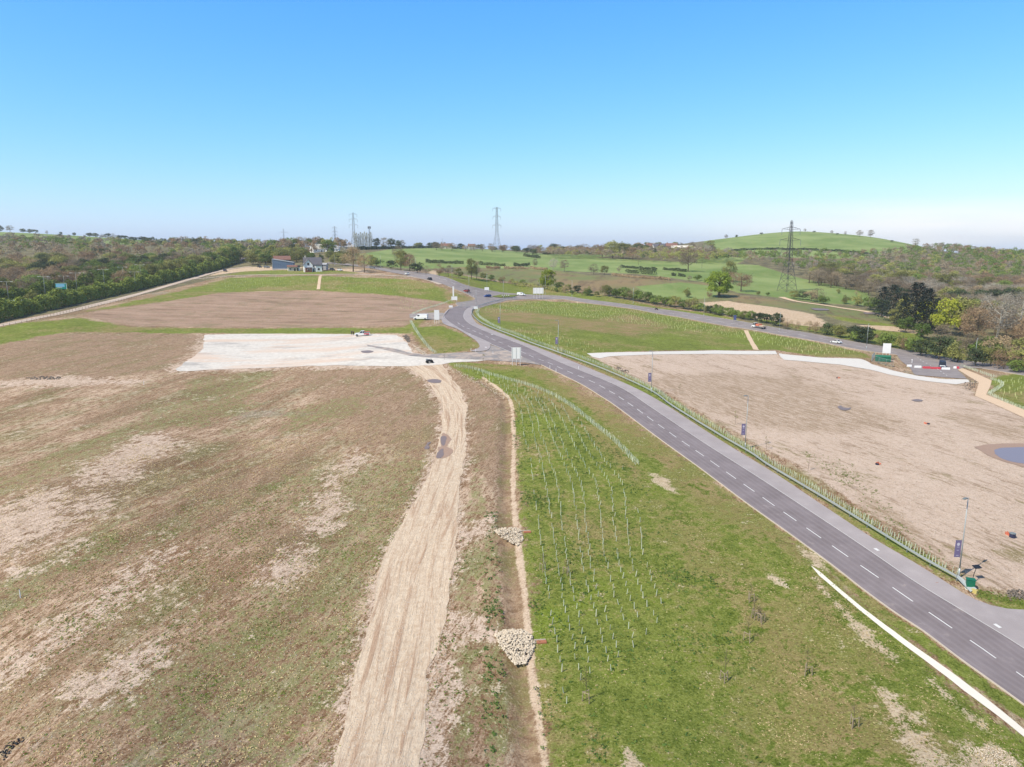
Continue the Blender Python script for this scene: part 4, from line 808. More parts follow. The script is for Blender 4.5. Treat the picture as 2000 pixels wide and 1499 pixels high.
def hedge(name, line_pts, h, w, fol, label, seed=1, dens_=26, cs=.5, gaps=0.0, DK=2.2):
    """one long hedge: leaf cards over a humped body along a world line, stems inside"""
    g = np.random.default_rng(seed); pl = resample(line_pts, .5); L = len(pl) * .5; n = int(L * dens_ * DK)
    k = g.integers(0, len(pl), n)
    if gaps: 
        keep = np.sin(k * .021 * 6 + 1.3) * np.sin(k * .013 * 5) > -1 + gaps * 2; k = k[keep]; n = len(k)
    th = g.uniform(-.15, math.pi + .15, n); hm = h * (1 + .16 * np.sin(k * .083 + seed) + .13 * np.sin(k * .23 + 2) + .10 * np.sin(k * .51) + .06 * np.sin(k * 1.1)); tg = np.gradient(pl, axis=0); tg /= np.linalg.norm(tg, axis=1, keepdims=True)
    sd_ = np.c_[tg[:, 1], -tg[:, 0]]; prof = g.uniform(.72, 1.03, n)
    xo = np.cos(th) * w / 2 * prof * (1 + .15 * np.sin(k * .23)); zo = np.abs(np.sin(th)) ** .55 * hm * prof
    P = pl[k] + sd_[k] * xo[:, None] + g.normal(0, .25, (n, 2)); z = hz(P[:, 0], P[:, 1]) + np.maximum(.1, zo)
    nr = np.c_[sd_[k] * np.cos(th)[:, None], np.sin(th)]
    V = card_array(np.c_[P, z], nr, g.uniform(.6, 1.3, n) * cs, g, .8)
    return tag(quads(name, V, FOL[fol]), label, 'hedge')
# the hedges along the left side and the field boundaries
hedge('hedge', unl(dens([(-90, 648), (0, 625), (80, 607), (160, 589), (250, 570), (330, 550.5), (375, 539), (425, 526), (462, 514)], 4, False)), 6.2, 6, 'hedge', 'long tall clipped green hedge along the left gravel path', 3, 95, .95)
hedge('hedge', unl(dens([(-80, 612), (0, 596), (60, 588), (140, 574), (170, 568)], 4, False)), 7.2, 6, 'hedge', 'second green hedge farther back across the dual carriageway', 4, 60, 1.0)
FH = [((832, 514), (905, 516), 2.6, 3, 'first dark field hedge behind the roadside shrubs'), ((936, 518), (961, 519), 2.6, 3, 'short dark field hedge right of the ivy tree'), ((965, 519.5), (986, 520), 2.2, 2.5, 'stub of dark hedge in the near green field'),
      ((1004, 520.5), (1034, 521), 3.0, 3, 'thick dark hedge in the middle of the near green field'), ((950, 524.5), (976, 525.5), 1.8, 2, 'low hedge at the top of the brown meadow'), ((985, 525), (1032, 526.5), 1.6, 2, 'low ragged hedge above the brown meadow'),
      ((1036, 526), (1068, 528.5), 1.8, 2, 'low hedge left of the bare field trees'), ((1025, 501), (1052, 505), 2.5, 4, 'dark hedge on the brow of the green field'), ((1213, 523), (1245, 525.5), 2, 2, 'thin dark hedge under the far tree belt, left one'),
      ((1249, 525.5), (1281, 528), 2, 2, 'thin dark hedge under the far tree belt, middle one'), ((1296, 527.5), (1340, 531.5), 2, 2, 'thin dark hedge beside the big bare field tree'), ((1224, 533), (1244, 534.5), 2.4, 3, 'short hedge left in the striped field'),
      ((1249, 534.5), (1279, 537.5), 3.4, 3.4, 'rounded hedge in the striped field'), ((1196, 539), (1308, 548), 1.6, 2, 'long low dark field boundary above the brown meadow'), ((1312, 539), (1319, 539.5), 1.8, 2, 'tiny clump of hedge left of the small dark one'), ((1325, 540), (1338, 541), 2.2, 2.4, 'small dark clump of hedge left of the oak')]
for i, (a, b, h, w_, lb) in enumerate(FH): hedge('hedge', unl(dens([a, b], 4, False)), h, w_, 'dark' if i not in (4, 5, 6, 13) else 'bareb', lb, 20 + i, 30, .8)
hedge('hedge', unl(dens([(1378, 497.5), (1400, 494), (1440, 490.5), (1480, 488), (1560, 488.5), (1640, 492), (1700, 498)], 6, False)), 2.2, 3, 'dark', 'dark hedge line dividing the fields of the round hill', 41, 9, 1.3)
hedge('hedge', unl(dens([(-60, 462), (0, 464), (50, 468), (100, 473), (170, 478)], 4, False)), 2.0, 3, 'dark', 'dark hedge crossing the far left hillside field', 43, 6, 1.6)
hedge('hedge', unl(dens([(700, 488.6), (780, 486.2), (850, 485), (905, 487)], 5, False)), 3, 4, 'dark', 'dark hedge along the skyline of the broad green field', 44, 9, 1.5)
hedge('hedge', unl(dens([(1000, 558), (1040, 562), (1090, 570), (1100, 572)], 4, False)), 2.6, 3, 'shrub' if False else 'olive', 'low olive hedge left of the lime green tree', 45, 20, .7)
hedge('hedge', unl(dens([(1060, 497.5), (1160, 495)], 4, False)), 3, 4, 'dark', 'dark hedge in front of the distant tree belt', 46, 8, 1.5)

# individually placed trees and shrubs: kind, column, base row, top row, width factor, label
TL = [
 ('oak', 1404, 581, 526, .98, 'big round bright green tree standing alone in the pasture'), ('lime', 1070, 566, 524, .95, 'lime green round tree beside the blank four-legged board'),
 ('olive', 1424, 552, 509, .75, 'slender olive tree rising behind the big round tree'), ('bareb', 1447, 570, 530, 1.15, 'reddish brown bushy tree at the right of the big round tree'), ('shrubb', 1432, 556, 528, 1.0, 'brown shrub tucked behind the big round tree'),
 ('bare', 1344, 531, 484, .95, 'tall bare winter tree alone in the striped field'), ('bareg', 1080, 528, 503, .95, 'bare pale tree in the near field, left of a pair'), ('bare', 1102, 531, 506, .95, 'bare tree with ivy in the near field, right of a pair'), ('bare', 1045, 523, 504, .7, 'small bare tree left of the ivy pair'),
 ('shrubc', 1160, 536, 513, 1.0, 'large grey leafless thicket in the meadow, left part'), ('shrub', 1180, 537, 517, .9, 'large grey green thicket in the meadow, right part'), ('shrubc', 1209, 532, 518, .8, 'small dark bush at the end of the thin hedges'),
 ('bareb', 690, 531, 480, 1.02, 'big russet budding tree beside the white house'), ('bareb', 712, 533, 490, .75, 'russet tree leaning over the trunk road'), ('shrubg', 735, 521, 497, 1.0, 'fresh green bush right of the big russet tree'), ('olive', 725, 524, 497, .9, 'yellow green tree between russet tree and road'),
 ('olive', 783, 529, 488, .95, 'yellow green roadside tree on the left of its clump'), ('bare', 776, 512, 478, .8, 'bare spreading tree behind the yellow green roadside clump'), ('bareb', 800, 531, 494, .9, 'brown budding roadside tree on the right of its clump'), ('shrubd', 766, 527, 507, 1.1, 'dark roadside bush beneath the yellow green tree'), ('shrubd', 815, 534, 511, 1.2, 'dark rounded bush at the right end of the clump'), ('shrubc', 832, 536, 518, 1.2, 'grey twiggy bush beside the trunk road'),
 ('shrubb', 858, 540, 508, .7, 'russet bush behind the climbing trunk road'), ('shrubc', 876, 541, 515, .9, 'grey bush behind the climbing trunk road'), ('shrub', 896, 543, 522, .9, 'small olive bush left of the ivy tree'), ('olive', 921, 546, 502, .62, 'tall yellow green ivy tree above the roadside'), ('bare', 931, 546, 508, .5, 'thin dark trunked tree against the ivy tree'),
 ('shrub', 945, 547, 531, 1.0, 'olive bush right of the ivy tree'), ('shrubg', 960, 549, 536, 1.0, 'low green bush in the roadside row'), ('shrubb', 981, 553, 539, 1.1, 'low brown bush in the roadside row'), ('shrub', 1000, 555, 543, 1.0, 'low olive bush at the foot of the meadow'), ('shrubg', 1020, 557, 545, 1.1, 'low green bush left of the lime tree'),
 ('shrubg', 1092, 568, 549, 1.0, 'green bush right of the lime tree'), ('shrub', 1110, 571, 553, .9, 'olive bush second from the lime tree'), ('shrubd', 1128, 573, 556, 1.0, 'dark bush third from the lime tree'), ('shrub', 1150, 576, 558, 1.1, 'olive bush fourth from the lime tree'),
 ('shrubg', 1190, 578, 560, .9, 'isolated green bush left of the roadside shrub row'),
 ('pine', 1742, 627, 556, .85, 'dark pine, left one of the pine group'), ('pine', 1722, 618, 560, .8, 'dark pine at the far left edge of the pine group'), ('pine', 1785, 644, 552, .80, 'tallest dark pine in the middle of the group'), ('pine', 1806, 648, 563, .72, 'dark pine at the right of the tallest pine'), ('pine', 1762, 640, 572, .6, 'small dark pine between the two big pines'),
 ('lime', 1806, 636, 586, .9, 'bright yellow green tree left of the dark thin pine'), ('pine', 1826, 640, 582, .6, 'thin dark pine between the yellow green trees'), ('lime', 1848, 655, 578, .85, 'brightest yellow tree at the wood edge'), ('olive', 1875, 646, 578, 1.05, 'large golden olive tree at the wood edge'), ('lime', 1856, 600, 566, 1.2, 'golden crown rising behind the brightest yellow tree'),
 ('shrubg', 1768, 650, 615, .9, 'green shrubbery below the small pine'), ('shrubg', 1800, 662, 628, 1.1, 'green shrubbery right below the pines'), ('shrub', 1745, 632, 600, .8, 'olive shrubbery between the pines'), ('olive', 1765, 630, 578, .6, 'olive tree between the two big pines'),
 ('bareg', 1945, 668, 570, .95, 'big pale bare tree with white limbs at the right edge'), ('bareg', 1985, 662, 566, 1.0, 'big pale bare tree cut by the right border'), ('bareb', 1905, 672, 592, 1.0, 'russet bare tree left of the white limbed one'), ('bareb', 1890, 660, 604, .8, 'small russet bare tree under the golden olive tree'), ('bare', 1838, 690, 628, .8, 'grey bare tree on the roadside at the wood end'), ('bareb', 2010, 690, 612, 1.0, 'russet tree behind the last lamp at the right border'),
 ('shrubd', 1833, 702, 652, 1.1, 'big dark bush beside the trunk road before the junction'), ('shrubd', 1800, 696, 660, 1.0, 'dark bush left of the biggest roadside bush'), ('shrub', 1870, 708, 662, 1.0, 'olive bush right of the biggest roadside bush'), ('shrubd', 1905, 716, 676, 1.0, 'dark bush behind the last roadside lamp'), ('shrub', 1935, 716, 670, 1.0, 'olive bush right of the last roadside lamp'), ('shrubb', 1960, 722, 678, 1.1, 'brown bush behind the guard fence'), ('shrub', 1990, 724, 680, 1.1, 'green brown bush at the right border'), ('shrubb', 2025, 728, 672, 1.1, 'brown bush just past the right border'), ('shrubg', 1985, 728, 700, 1.2, 'low green bush above the small green plot'),
 ('shrubg', 1925, 700, 655, 1.2, 'green thicket under the white limbed tree'), ('shrubb', 1955, 706, 650, 1.2, 'brown thicket under the white limbed tree'), ('shrub', 1990, 708, 655, 1.2, 'olive thicket at the right border'), ('shrubc', 1885, 690, 645, 1.1, 'grey thicket behind the roadside bushes'), ('shrubg', 1860, 684, 650, 1.1, 'green thicket behind the roadside bushes'),
 ('shrubd', 1497, 632, 611, 1.2, 'dark evergreen bush in the roadside hedge, left half'), ('shrubd', 1515, 637, 609, 1.1, 'dark evergreen bush in the roadside hedge, right half'),
 ('shrub', 1343, 581, 560, .9, 'small round green bush in the pasture left of the big round tree'), ('shrubb', 1386, 583, 562, .6, 'dry brown bush under the left side of the big round tree'),
 ('shrubg', 1362, 548, 534, 1.1, 'green bush below the striped field'), ('shrubc', 1346, 549, 537, .9, 'grey bush below the striped field'), ('shrub', 1480, 578, 568, .9, 'small bush left of the nearest pylon'), ('shrubg', 1499, 578, 569, .9, 'small green bush beside the nearest pylon'),
 ('shrub', 1550, 584, 566, 1.2, 'bush right of the nearest pylon foot'), ('shrubd', 1568, 586, 566, 1.1, 'dark bush right of the nearest pylon'), ('shrubc', 1596, 590, 560, 1.2, 'grey brown thicket at the pond field edge'), ('shrubb', 1585, 589, 564, 1.1, 'brown thicket left of the grey brown one'), ('shrubg', 1608, 594, 573, 1.0, 'olive green thicket at the pond field edge'), ('shrub', 1650, 594, 575, 1.0, 'pale green bush before the pines'), ('shrub', 1675, 598, 572, 1.0, 'tall pale green bush before the pines'), ('shrubg', 1700, 606, 578, 1.1, 'green bush at the foot of the pines'), ('shrubg', 1720, 614, 582, 1.0, 'green bush against the left pine'), ('shrub', 1638, 574, 562, .8, 'lone small bush on the green slope'), ('shrubb', 1672, 577, 568, .8, 'lone small brown bush on the green slope'),
 ('olive', 1196, 505, 470, 1.2, 'tall olive tree at the top of the wooded rise'), ('olive', 1216, 506, 473, 1.2, 'olive tree right of the tallest one on the wooded rise'), ('bareb', 1176, 503, 475, 1.2, 'budding tree left of the tallest one on the wooded rise'), ('bareb', 1235, 507, 482, 1.2, 'budding tree at the right shoulder of the wooded rise'), ('bareg', 1375, 505, 476, 1.3, 'big grey tree at the right end of the far village'), ('bare', 1388, 503, 478, 1.2, 'grey tree where the village meets the hill field'), ('dark', 1262, 494, 477, 1.0, 'dark tree between the first two village houses'),
 # hill top
 ('bare', 1418, 467, 458, 1.1, 'small tree on the left shoulder of the hill'), ('shrubd', 1438, 464.5, 458.5, 1.0, 'bush on the left shoulder of the hill'), ('shrubd', 1487, 459, 454, 1.3, 'dark bush on the hill crest left of the pylon'), ('bare', 1572, 453.5, 446.5, 1.0, 'small bare tree on the hill crest right of the pylon'), ('shrubd', 1590, 455, 451, 1.7, 'low dark bush on the hill crest'),
 ('bare', 1624, 457.5, 450, 1.1, 'small bare tree, first right of the low crest bush'), ('shrubd', 1635, 459, 455, 1.4, 'small dark bush between the two small crest trees'), ('bare', 1651, 459.5, 452, 1.0, 'small bare tree left of the twin crest trees'), ('bare', 1679, 463, 449, 1.15, 'left tree of the twin bare trees on the hill'), ('bare', 1700, 464.5, 448.5, 1.05, 'right tree of the twin bare trees on the hill'),
 ('bareg', 1788, 482, 465, 1.1, 'lone pale bare tree on the falling ridge'), ('bareg', 1820, 489, 475, 1.1, 'pale bare tree right of the lone ridge tree'), ('shrubd', 1742, 473, 469, 1.6, 'low dark bush on the ridge line'), ('bareb', 1704, 500, 483, .85, 'brown tree at the top corner of the ridge field'), ('bareg', 1740, 504, 487, 1.1, 'grey tree beside the top corner of the ridge field'),
 # left skyline
 ('shrubd', 0, 453, 439, 1.2, 'dark tree at the left border on the skyline'), ('bare', 20, 454, 440, 1.3, 'broad bare tree on the left skyline'), ('shrubd', 45, 454.5, 446, 1.3, 'dark skyline bush right of the broad bare tree'), ('shrubd', 58, 455, 447, 1.4, 'dark skyline bush in a short row, middle one'), ('shrubd', 70, 456, 448, 1.3, 'dark skyline bush in a short row, right one'),
 ('bare', 92, 458, 450.5, 1.0, 'small grey skyline tree'), ('dark', 119, 460, 452.5, .9, 'small dark skyline tree with a pointed top'), ('dark', 145, 462, 454, 1.1, 'small dark umbrella shaped skyline tree'), ('dark', 175, 463, 454.5, 1.1, 'dark skyline tree starting the long row'),
 ('olive', 45, 470, 458, .9, 'orange brown tree before the far left field'),
 # behind and round the houses
 ('green', 505, 508, 488, .9, 'grey green willow left of the yard'), ('olive', 520, 506, 484, .9, 'olive tree above the yard'), ('shrubd', 525, 512, 495, 1.0, 'dark bush behind the yard'), ('dark', 570, 498, 478, 1.0, 'dark tree above the blue shed'), ('olive', 548, 502, 482, 1.0, 'yellow green tree above the blue shed'), ('olive', 590, 508, 486, 1.0, 'bright olive tree behind the blue shed'), ('green', 608, 512, 492, .9, 'green tree behind the white house'), ('dark', 628, 520, 496, .6, 'dark slim tree touching the white house roof'), ('olive', 650, 515, 502, 1.2, 'yellow green scrub right of the white house'), ('shrub', 668, 520, 503, 1.1, 'yellow green scrub by the russet tree'),
 ('dark', 645, 488.5, 468, 1.1, 'dark conifers behind the far bungalow, left'), ('dark', 668, 488, 467, 1.0, 'dark conifers behind the far bungalow, right'), ('bare', 590, 490, 461, 1.2, 'broad bare tree on the skyline above the shed'), ('bare', 612, 489, 462, 1.2, 'broad bare tree on the skyline right of its twin'), ('olive', 576, 492, 466, 1.1, 'olive tree beside the broad bare skyline trees'), ('green', 628, 487.5, 464, 1.0, 'dark green skyline tree'), ('bare', 520, 492, 468, 1.2, 'grey skyline tree below the faint pylon'), ('bare', 498, 492, 470, 1.1, 'grey skyline tree left of the faint pylon'), ('bare', 545, 492, 468, 1.1, 'grey skyline tree right of the faint pylon'), ('bare', 560, 493, 468, 1.1, 'grey skyline tree farther right of the faint pylon'),
 ('dark', 735, 486, 464, .9, 'dark tree right of the tall mast'), ('bare', 750, 487, 463, 1.0, 'rounded grey tree in the clump right of the mast'), ('dark', 764, 486, 464, 1.0, 'darkest rounded tree in the clump right of the mast'), ('bare', 785, 486, 468, 1.0, 'grey tree ending the clump right of the mast'), ('dark', 778, 486, 468, .9, 'dark tree near the end of the mast clump'),
]
for kd, x, yb, yt, wd, lb in TL: at_px(kd, x, yb, yt, lb, wide=wd, cat='shrub' if kd.startswith('shrub') else 'tree')
for i, x in enumerate(range(693, 727, 4)): at_px('poplar', x, 486 - (i % 2), 454 + (i * 7 % 5), ['pale poplar at the left end of the poplar row', 'pale poplar, second from the left in the row', 'pale poplar, third from the left in the row', 'pale poplar, fourth from the left in the row', 'middle pale poplar of the row', 'pale poplar just right of the middle of the row', 'pale poplar, third from the right in the row', 'pale poplar, second from the right in the row', 'pale poplar at the right end of the row beside the mast'][i], wide=1.05, cat='tree', group='poplars in a row by the mast')
# roadside shrub row beyond the trunk road
def row(px, step, kinds, hpx, label, group, wide=1.0, jit=1.0):
    c = resample(unl(dens(px, 5, False)), step)
    for p in c:
        kd = random.choice(kinds); d = math.hypot(*p); h = random.uniform(*hpx) * d / F
        plant(kd, (p[0] + random.uniform(-jit, jit), p[1] + random.uniform(-jit, jit)), h, label[kd] if isinstance(label, dict) else label, 'shrub' if kd.startswith('shrub') else 'tree', group=group, wide=wide * random.uniform(.85, 1.2))
SL = lambda where: {'shrub': 'olive bush ' + where, 'shrubb': 'russet bush ' + where, 'shrubg': 'green bush ' + where, 'shrubd': 'dark green bush ' + where, 'shrubc': 'grey leafless bush ' + where,
                    'bare': 'grey bare tree ' + where, 'bareb': 'russet budding tree ' + where, 'bareg': 'pale bare tree ' + where, 'olive': 'olive leaved tree ' + where, 'green': 'green leaved tree ' + where, 'dark': 'dark evergreen tree ' + where, 'lime': 'lime green tree ' + where}
row([(1184, 579), (1240, 588), (1300, 598), (1365, 608)], 4.0, ['shrub', 'shrubg', 'shrubg', 'shrubb', 'shrubc'], (19, 27), SL('in the roadside row behind the trunk road'), 'bushes in the roadside row', 1.0)
row([(1376, 611), (1430, 619), (1484, 630)], 3.4, ['shrub', 'shrubg', 'shrubg', 'shrubd'], (16, 22), SL('in the clipped roadside row under the sandy patch'), 'bushes under the sandy patch', 1.1)
row([(1537, 643), (1600, 652), (1640, 659)], 4.0, ['shrubb', 'shrubd', 'shrubc', 'shrub'], (20, 26), SL('in the ragged roadside row above the sports car'), 'bushes above the sports car', 1.0)
row([(1640, 660), (1700, 671), (1750, 680), (1790, 690)], 4.2, ['shrubd', 'shrub', 'shrubg', 'shrubb'], (24, 34), SL('in the roadside row behind the blank board'), 'bushes behind the blank board', 1.0)
row([(965, 551), (1000, 556), (1050, 563)], 4.5, ['shrub', 'shrubb', 'shrubc'], (8, 13), SL('along the foot of the brown meadow'), 'low bushes at the foot of the meadow', 1.1)
row([(1090, 571), (1140, 577), (1165, 580)], 5, ['shrub', 'shrubb', 'shrubg'], (10, 17), SL('in the thin row right of the lime tree'), 'bushes right of the lime tree', 1.0)
row([(235, 568), (330, 545), (400, 527), (440, 517), (470, 508)], 6, ['olive', 'green', 'olive', 'bareb'], (24, 36), SL('rising over the far end of the clipped hedge'), 'trees over the far end of the clipped hedge', 1.15, 1.5)
row([(5, 612), (120, 588), (230, 568)], 30, ['shrubg', 'shrub'], (24, 30), SL('bulging from the long clipped hedge'), 'bushes bulging from the clipped hedge', 1.1, 2)
# dark hedge row on the left skyline and skyline trees across the middle
row([(176, 463), (205, 465), (232, 467)], 9, ['shrubd', 'shrubc'], (7, 10), SL('in the first skyline row of the left hill'), 'first skyline row on the left hill', 1.3)
row([(236, 468), (262, 470), (292, 471)], 9, ['shrubd'], (6, 9), SL('in the second skyline row of the left hill'), 'second skyline row on the left hill', 1.5)
row([(795, 485.5), (850, 484.6), (900, 486.5), (960, 489), (1060, 491)], 9, ['bare', 'shrubc', 'bareb', 'shrub', 'shrubd'], (8, 14), SL('on the middle skyline behind the broad green field'), 'trees on the middle skyline', 1.3, 10)
row([(1060, 491), (1150, 493), (1240, 493)], 10, ['bare', 'shrubc', 'bareb', 'olive', 'shrubd'], (11, 19), SL('on the middle skyline right of the pylon'), 'trees on the skyline right of the pylon', 1.25, 12)
row([(860, 489), (960, 492), (1050, 497), (1060, 499)], 9, ['bare', 'bareb', 'shrubd', 'shrubc'], (11, 17), SL('in the belt under the middle skyline'), 'trees under the middle skyline', 1.3, 8)
row([(1240, 489), (1320, 487), (1385, 486)], 11, ['bare', 'bareb', 'shrubc', 'olive'], (12, 18), SL('on the skyline behind the far village'), 'trees behind the far village', 1.2, 9)

# woods: trees scattered over wood outlines laid on the terrain
def scatter(px, spacing, seed, world=False):
    poly = np.array(px if world else unl(dens(px, 4))); g = np.random.default_rng(seed); mn, mx = poly.min(0), poly.max(0); pts = []
    nx = int((mx[0] - mn[0]) / spacing) + 1; ny = int((mx[1] - mn[1]) / (spacing * .87)) + 1
    for j in range(ny):
        for i in range(nx): pts.append((mn[0] + (i + .5 * (j % 2)) * spacing + g.uniform(-.32, .32) * spacing, mn[1] + j * spacing * .87 + g.uniform(-.32, .32) * spacing))
    P = np.array(pts); return P[inpoly(P, poly)]
FARV = []; FARC = []
def far_tree(p, h, kind, g):
    n = 300; c, nr = crown_pts(g, n, 7, .43 * h, .40 * h, .56 * h, -.6, .5, .42)
    c[:, 2] = np.maximum(c[:, 2], .3); FARV.append((kind, card_array(c + np.array([p[0], p[1], hz1(*p)]), nr, g.uniform(.7, 1.3, n) * h * .085, g, .6)))
def wood(px, spacing, mix, hr, where, group, seed, maxd=560, wide=1.3):
    g = np.random.default_rng(seed); lab = SL(where); kinds = [k for k, _ in mix]; wt = np.array([v for _, v in mix], float); wt /= wt.sum()
    P = scatter(px, spacing, seed)
    # patches of one kind rather than an even mix
    cen = g.uniform(P.min(0), P.max(0), (26, 2)); ck = g.choice(len(kinds), 26, p=wt)
    for p in P:
        k = kinds[ck[((cen - p) ** 2).sum(1).argmin()]] if g.random() < .5 else kinds[g.choice(len(kinds), p=wt)]
        d = math.hypot(*p); h = g.uniform(*hr)
        if k.startswith('shrub'): h *= .6
        if d > maxd: far_tree(p, h, {'shrub': 'olive', 'shrubb': 'bareb', 'shrubg': 'green', 'shrubd': 'dark', 'shrubc': 'bare'}.get(k, k), g)
        else: plant(k, p, h, lab[k], 'shrub' if k.startswith('shrub') else 'tree', group=group, wide=wide)
MIXR = [('bare', 4), ('bareb', 2), ('bareg', 2), ('olive', 1.3), ('green', .7), ('dark', .35)]
MIXL = [('bare', 3.2), ('bareb', 2.4), ('olive', 2), ('green', 1.6), ('dark', .8), ('bareg', .7)]
wood([(1560, 553), (1640, 566), (1700, 580), (1738, 600), (1800, 590), (1900, 640), (2040, 690), (2200, 730), (2250, 600), (2150, 560), (1900, 556), (1750, 545), (1600, 538)], 11, MIXR, (8, 12.5), 'in the wood behind the pines', 'wood behind the pines', 51, 640)
wood([(1395, 505), (1400, 515), (1440, 518), (1490, 520), (1560, 540), (1600, 538), (1750, 545), (1900, 556), (2150, 560), (2300, 560), (2300, 515), (2000, 504), (1900, 497), (1830, 490), (1770, 496), (1700, 508), (1600, 506), (1480, 505)], 12.5, MIXR, (9, 13), 'on the wooded slope under the round hill', 'wooded slope', 52, 620, 1.3)
wood([(1080, 506), (1150, 507), (1260, 513), (1390, 516), (1440, 510), (1400, 502), (1385, 496), (1240, 496), (1060, 497)], 8.5, [('bare', 3), ('bareb', 2), ('olive', 2.5), ('dark', 1)], (8, 12), 'in the tree belt under the far village', 'tree belt under the village', 53, 690)
wood([(-250, 640), (-100, 604), (0, 588), (60, 578), (150, 563), (200, 565), (330, 540), (440, 518), (480, 505), (480, 494), (300, 512), (100, 535), (-100, 555), (-300, 575)], 10.5, MIXL, (8, 12), 'in the wood beyond the clipped hedge', 'wood beyond the clipped hedge', 54, 640)
wood([(-300, 575), (-100, 555), (100, 535), (300, 512), (480, 494), (500, 488), (400, 481), (320, 484), (200, 480), (0, 474), (-300, 470)], 17, MIXL, (9, 14), 'on the far wooded slope at the left', 'far left wood', 55, 660, 1.3)
wood([(330, 486), (400, 484), (500, 489), (680, 488), (690, 494), (560, 500), (470, 500), (350, 494)], 17, MIXL, (11, 16), 'in the wood behind the houses', 'wood behind the houses', 56, 680, 1.3)
wood([(486, 520), (530, 517), (600, 512), (606, 500), (560, 494), (500, 494), (480, 505)], 8.5, [('shrubg', 2), ('shrub', 3), ('olive', 2), ('green', 1), ('shrubb', 1)], (7, 10), 'in the thicket behind the yard and shed', 'thicket behind the yard', 57, 900)
wood([(640, 516), (690, 512), (700, 500), (668, 497), (640, 500)], 8.5, [('shrubg', 2), ('shrub', 3), ('olive', 1)], (6, 9), 'in the thicket between white house and bungalow', 'thicket behind the white house', 58, 900)
for kd in sorted({k for k, _ in FARV}):
    V = np.vstack([v for k, v in FARV if k == kd]); k2 = kd if kd in FOL else 'bare'
    lb = {'bare': 'mass of grey bare trees on the far wooded slopes', 'bareb': 'mass of russet budding trees on the far slopes', 'bareg': 'mass of pale bare trees on the far slopes', 'olive': 'mass of olive leaved trees on the far slopes', 'green': 'mass of green leaved trees on the far slopes', 'dark': 'mass of dark evergreens on the far slopes'}[k2]
    tag(quads('woodland', V, FOL[k2]), lb, 'woodland', kind='stuff')

# saplings in the verges
for x, yb, yt in ((1578, 920, 885), (1664, 955, 932), (1497, 878, 850), (1327, 768, 748), (1437, 830, 800)):
    at_px('sapling', x, yb, yt, 'thin yellow green sapling on the edge of the sandy plateau', cat='sapling', group='saplings beside the sandy plateau')
for x, yb, yt, lb in ((868, 704, 684, 'thin green sapling left of the side road mouth'), (944, 712, 690, 'thin green sapling just below the side road')): at_px('sapling', x, yb, yt, lb, cat='sapling')

# ------------------------------------------------------------------ street lamps
def lamp(base, top, label, banner=None, group=None, arm=None):
    p = un3(*base); d = math.hypot(p.x, p.y); az, t = azt(*top); h = min(13, max(8, CH + d * t - p.z))
    o = thing('street_lamp', label, 'street lamp', p, 0, group)
    MB().tube((0, 0, -.2), (0, 0, 1.3), .10, .10, 8).tube((0, 0, 1.3), (0, 0, h), .075, .05, 8).build('pole', MAT['galv'], o, True)
    a = Vector(arm or (-.7, -.5, 0)).normalized()
    MB().tube((0, 0, h - .05), a * .55 + Vector((0, 0, h + .06)), .035, .03, 6).build('arm', MAT['galv'], o)
    q = math.atan2(a.y, a.x); c = a * .85 + Vector((0, 0, h + .06))
    hd = MB().box(c, (.75, .3, .10), q).build('lamp_head', MAT['galvd'], o); MB().box(c + Vector((0, 0, -.06)), (.5, .24, .03), q).build('lens', MAT['lens'], hd)
    if banner:
        z0, z1, wd = banner
        b = MB().box((-wd / 2 - .14, 0, (z0 + z1) / 2), (wd, .03, z1 - z0)).build('banner', MAT['purple'], o)
        m = MB(); m.add([(-wd / 2 - .14 + .2 * math.cos(t) * .9, -.018, z1 - .5 + .2 * math.sin(t)) for t in np.linspace(0, 6.283, 13)[:-1]], [tuple(range(12))])
        for k, (zz_, ww) in enumerate(((z1 - .85, .5), (z1 - 1.25, .4), (z0 + .2, .5))): m.box((-wd / 2 - .14, -.018, zz_), (ww * wd * .9, .004, .05))
        m.build('emblem', MAT['motif'], b)
        MB().tube((0, 0, z1 + .02), (-wd - .16, 0, z1 + .02), .02, .02, 5).tube((0, 0, z0 - .02), (-wd - .16, 0, z0 - .02), .02, .02, 5).build('banner_bracket', MAT['galvd'], o)
    return o
BN = (2.75, 4.85, .72)
for b, t, lb in (((1872, 1130), (1890, 972), 'nearest lamp post, its banner beside the green cabinet'), ((1455, 878), (1462, 773), 'second nearest bannered lamp post, by the middle of the barrier'), ((1272, 768), (1275, 686), 'third bannered lamp post, near the start of the sandy plateau'),
                 ((1090, 690), (1092, 626), 'fourth bannered lamp post, in front of the green mound'), ((977, 646), (979, 588), 'farthest bannered lamp post, at the bend of the road')):
    lamp(b, t, lb, BN, 'bannered lamp posts along the barrier')
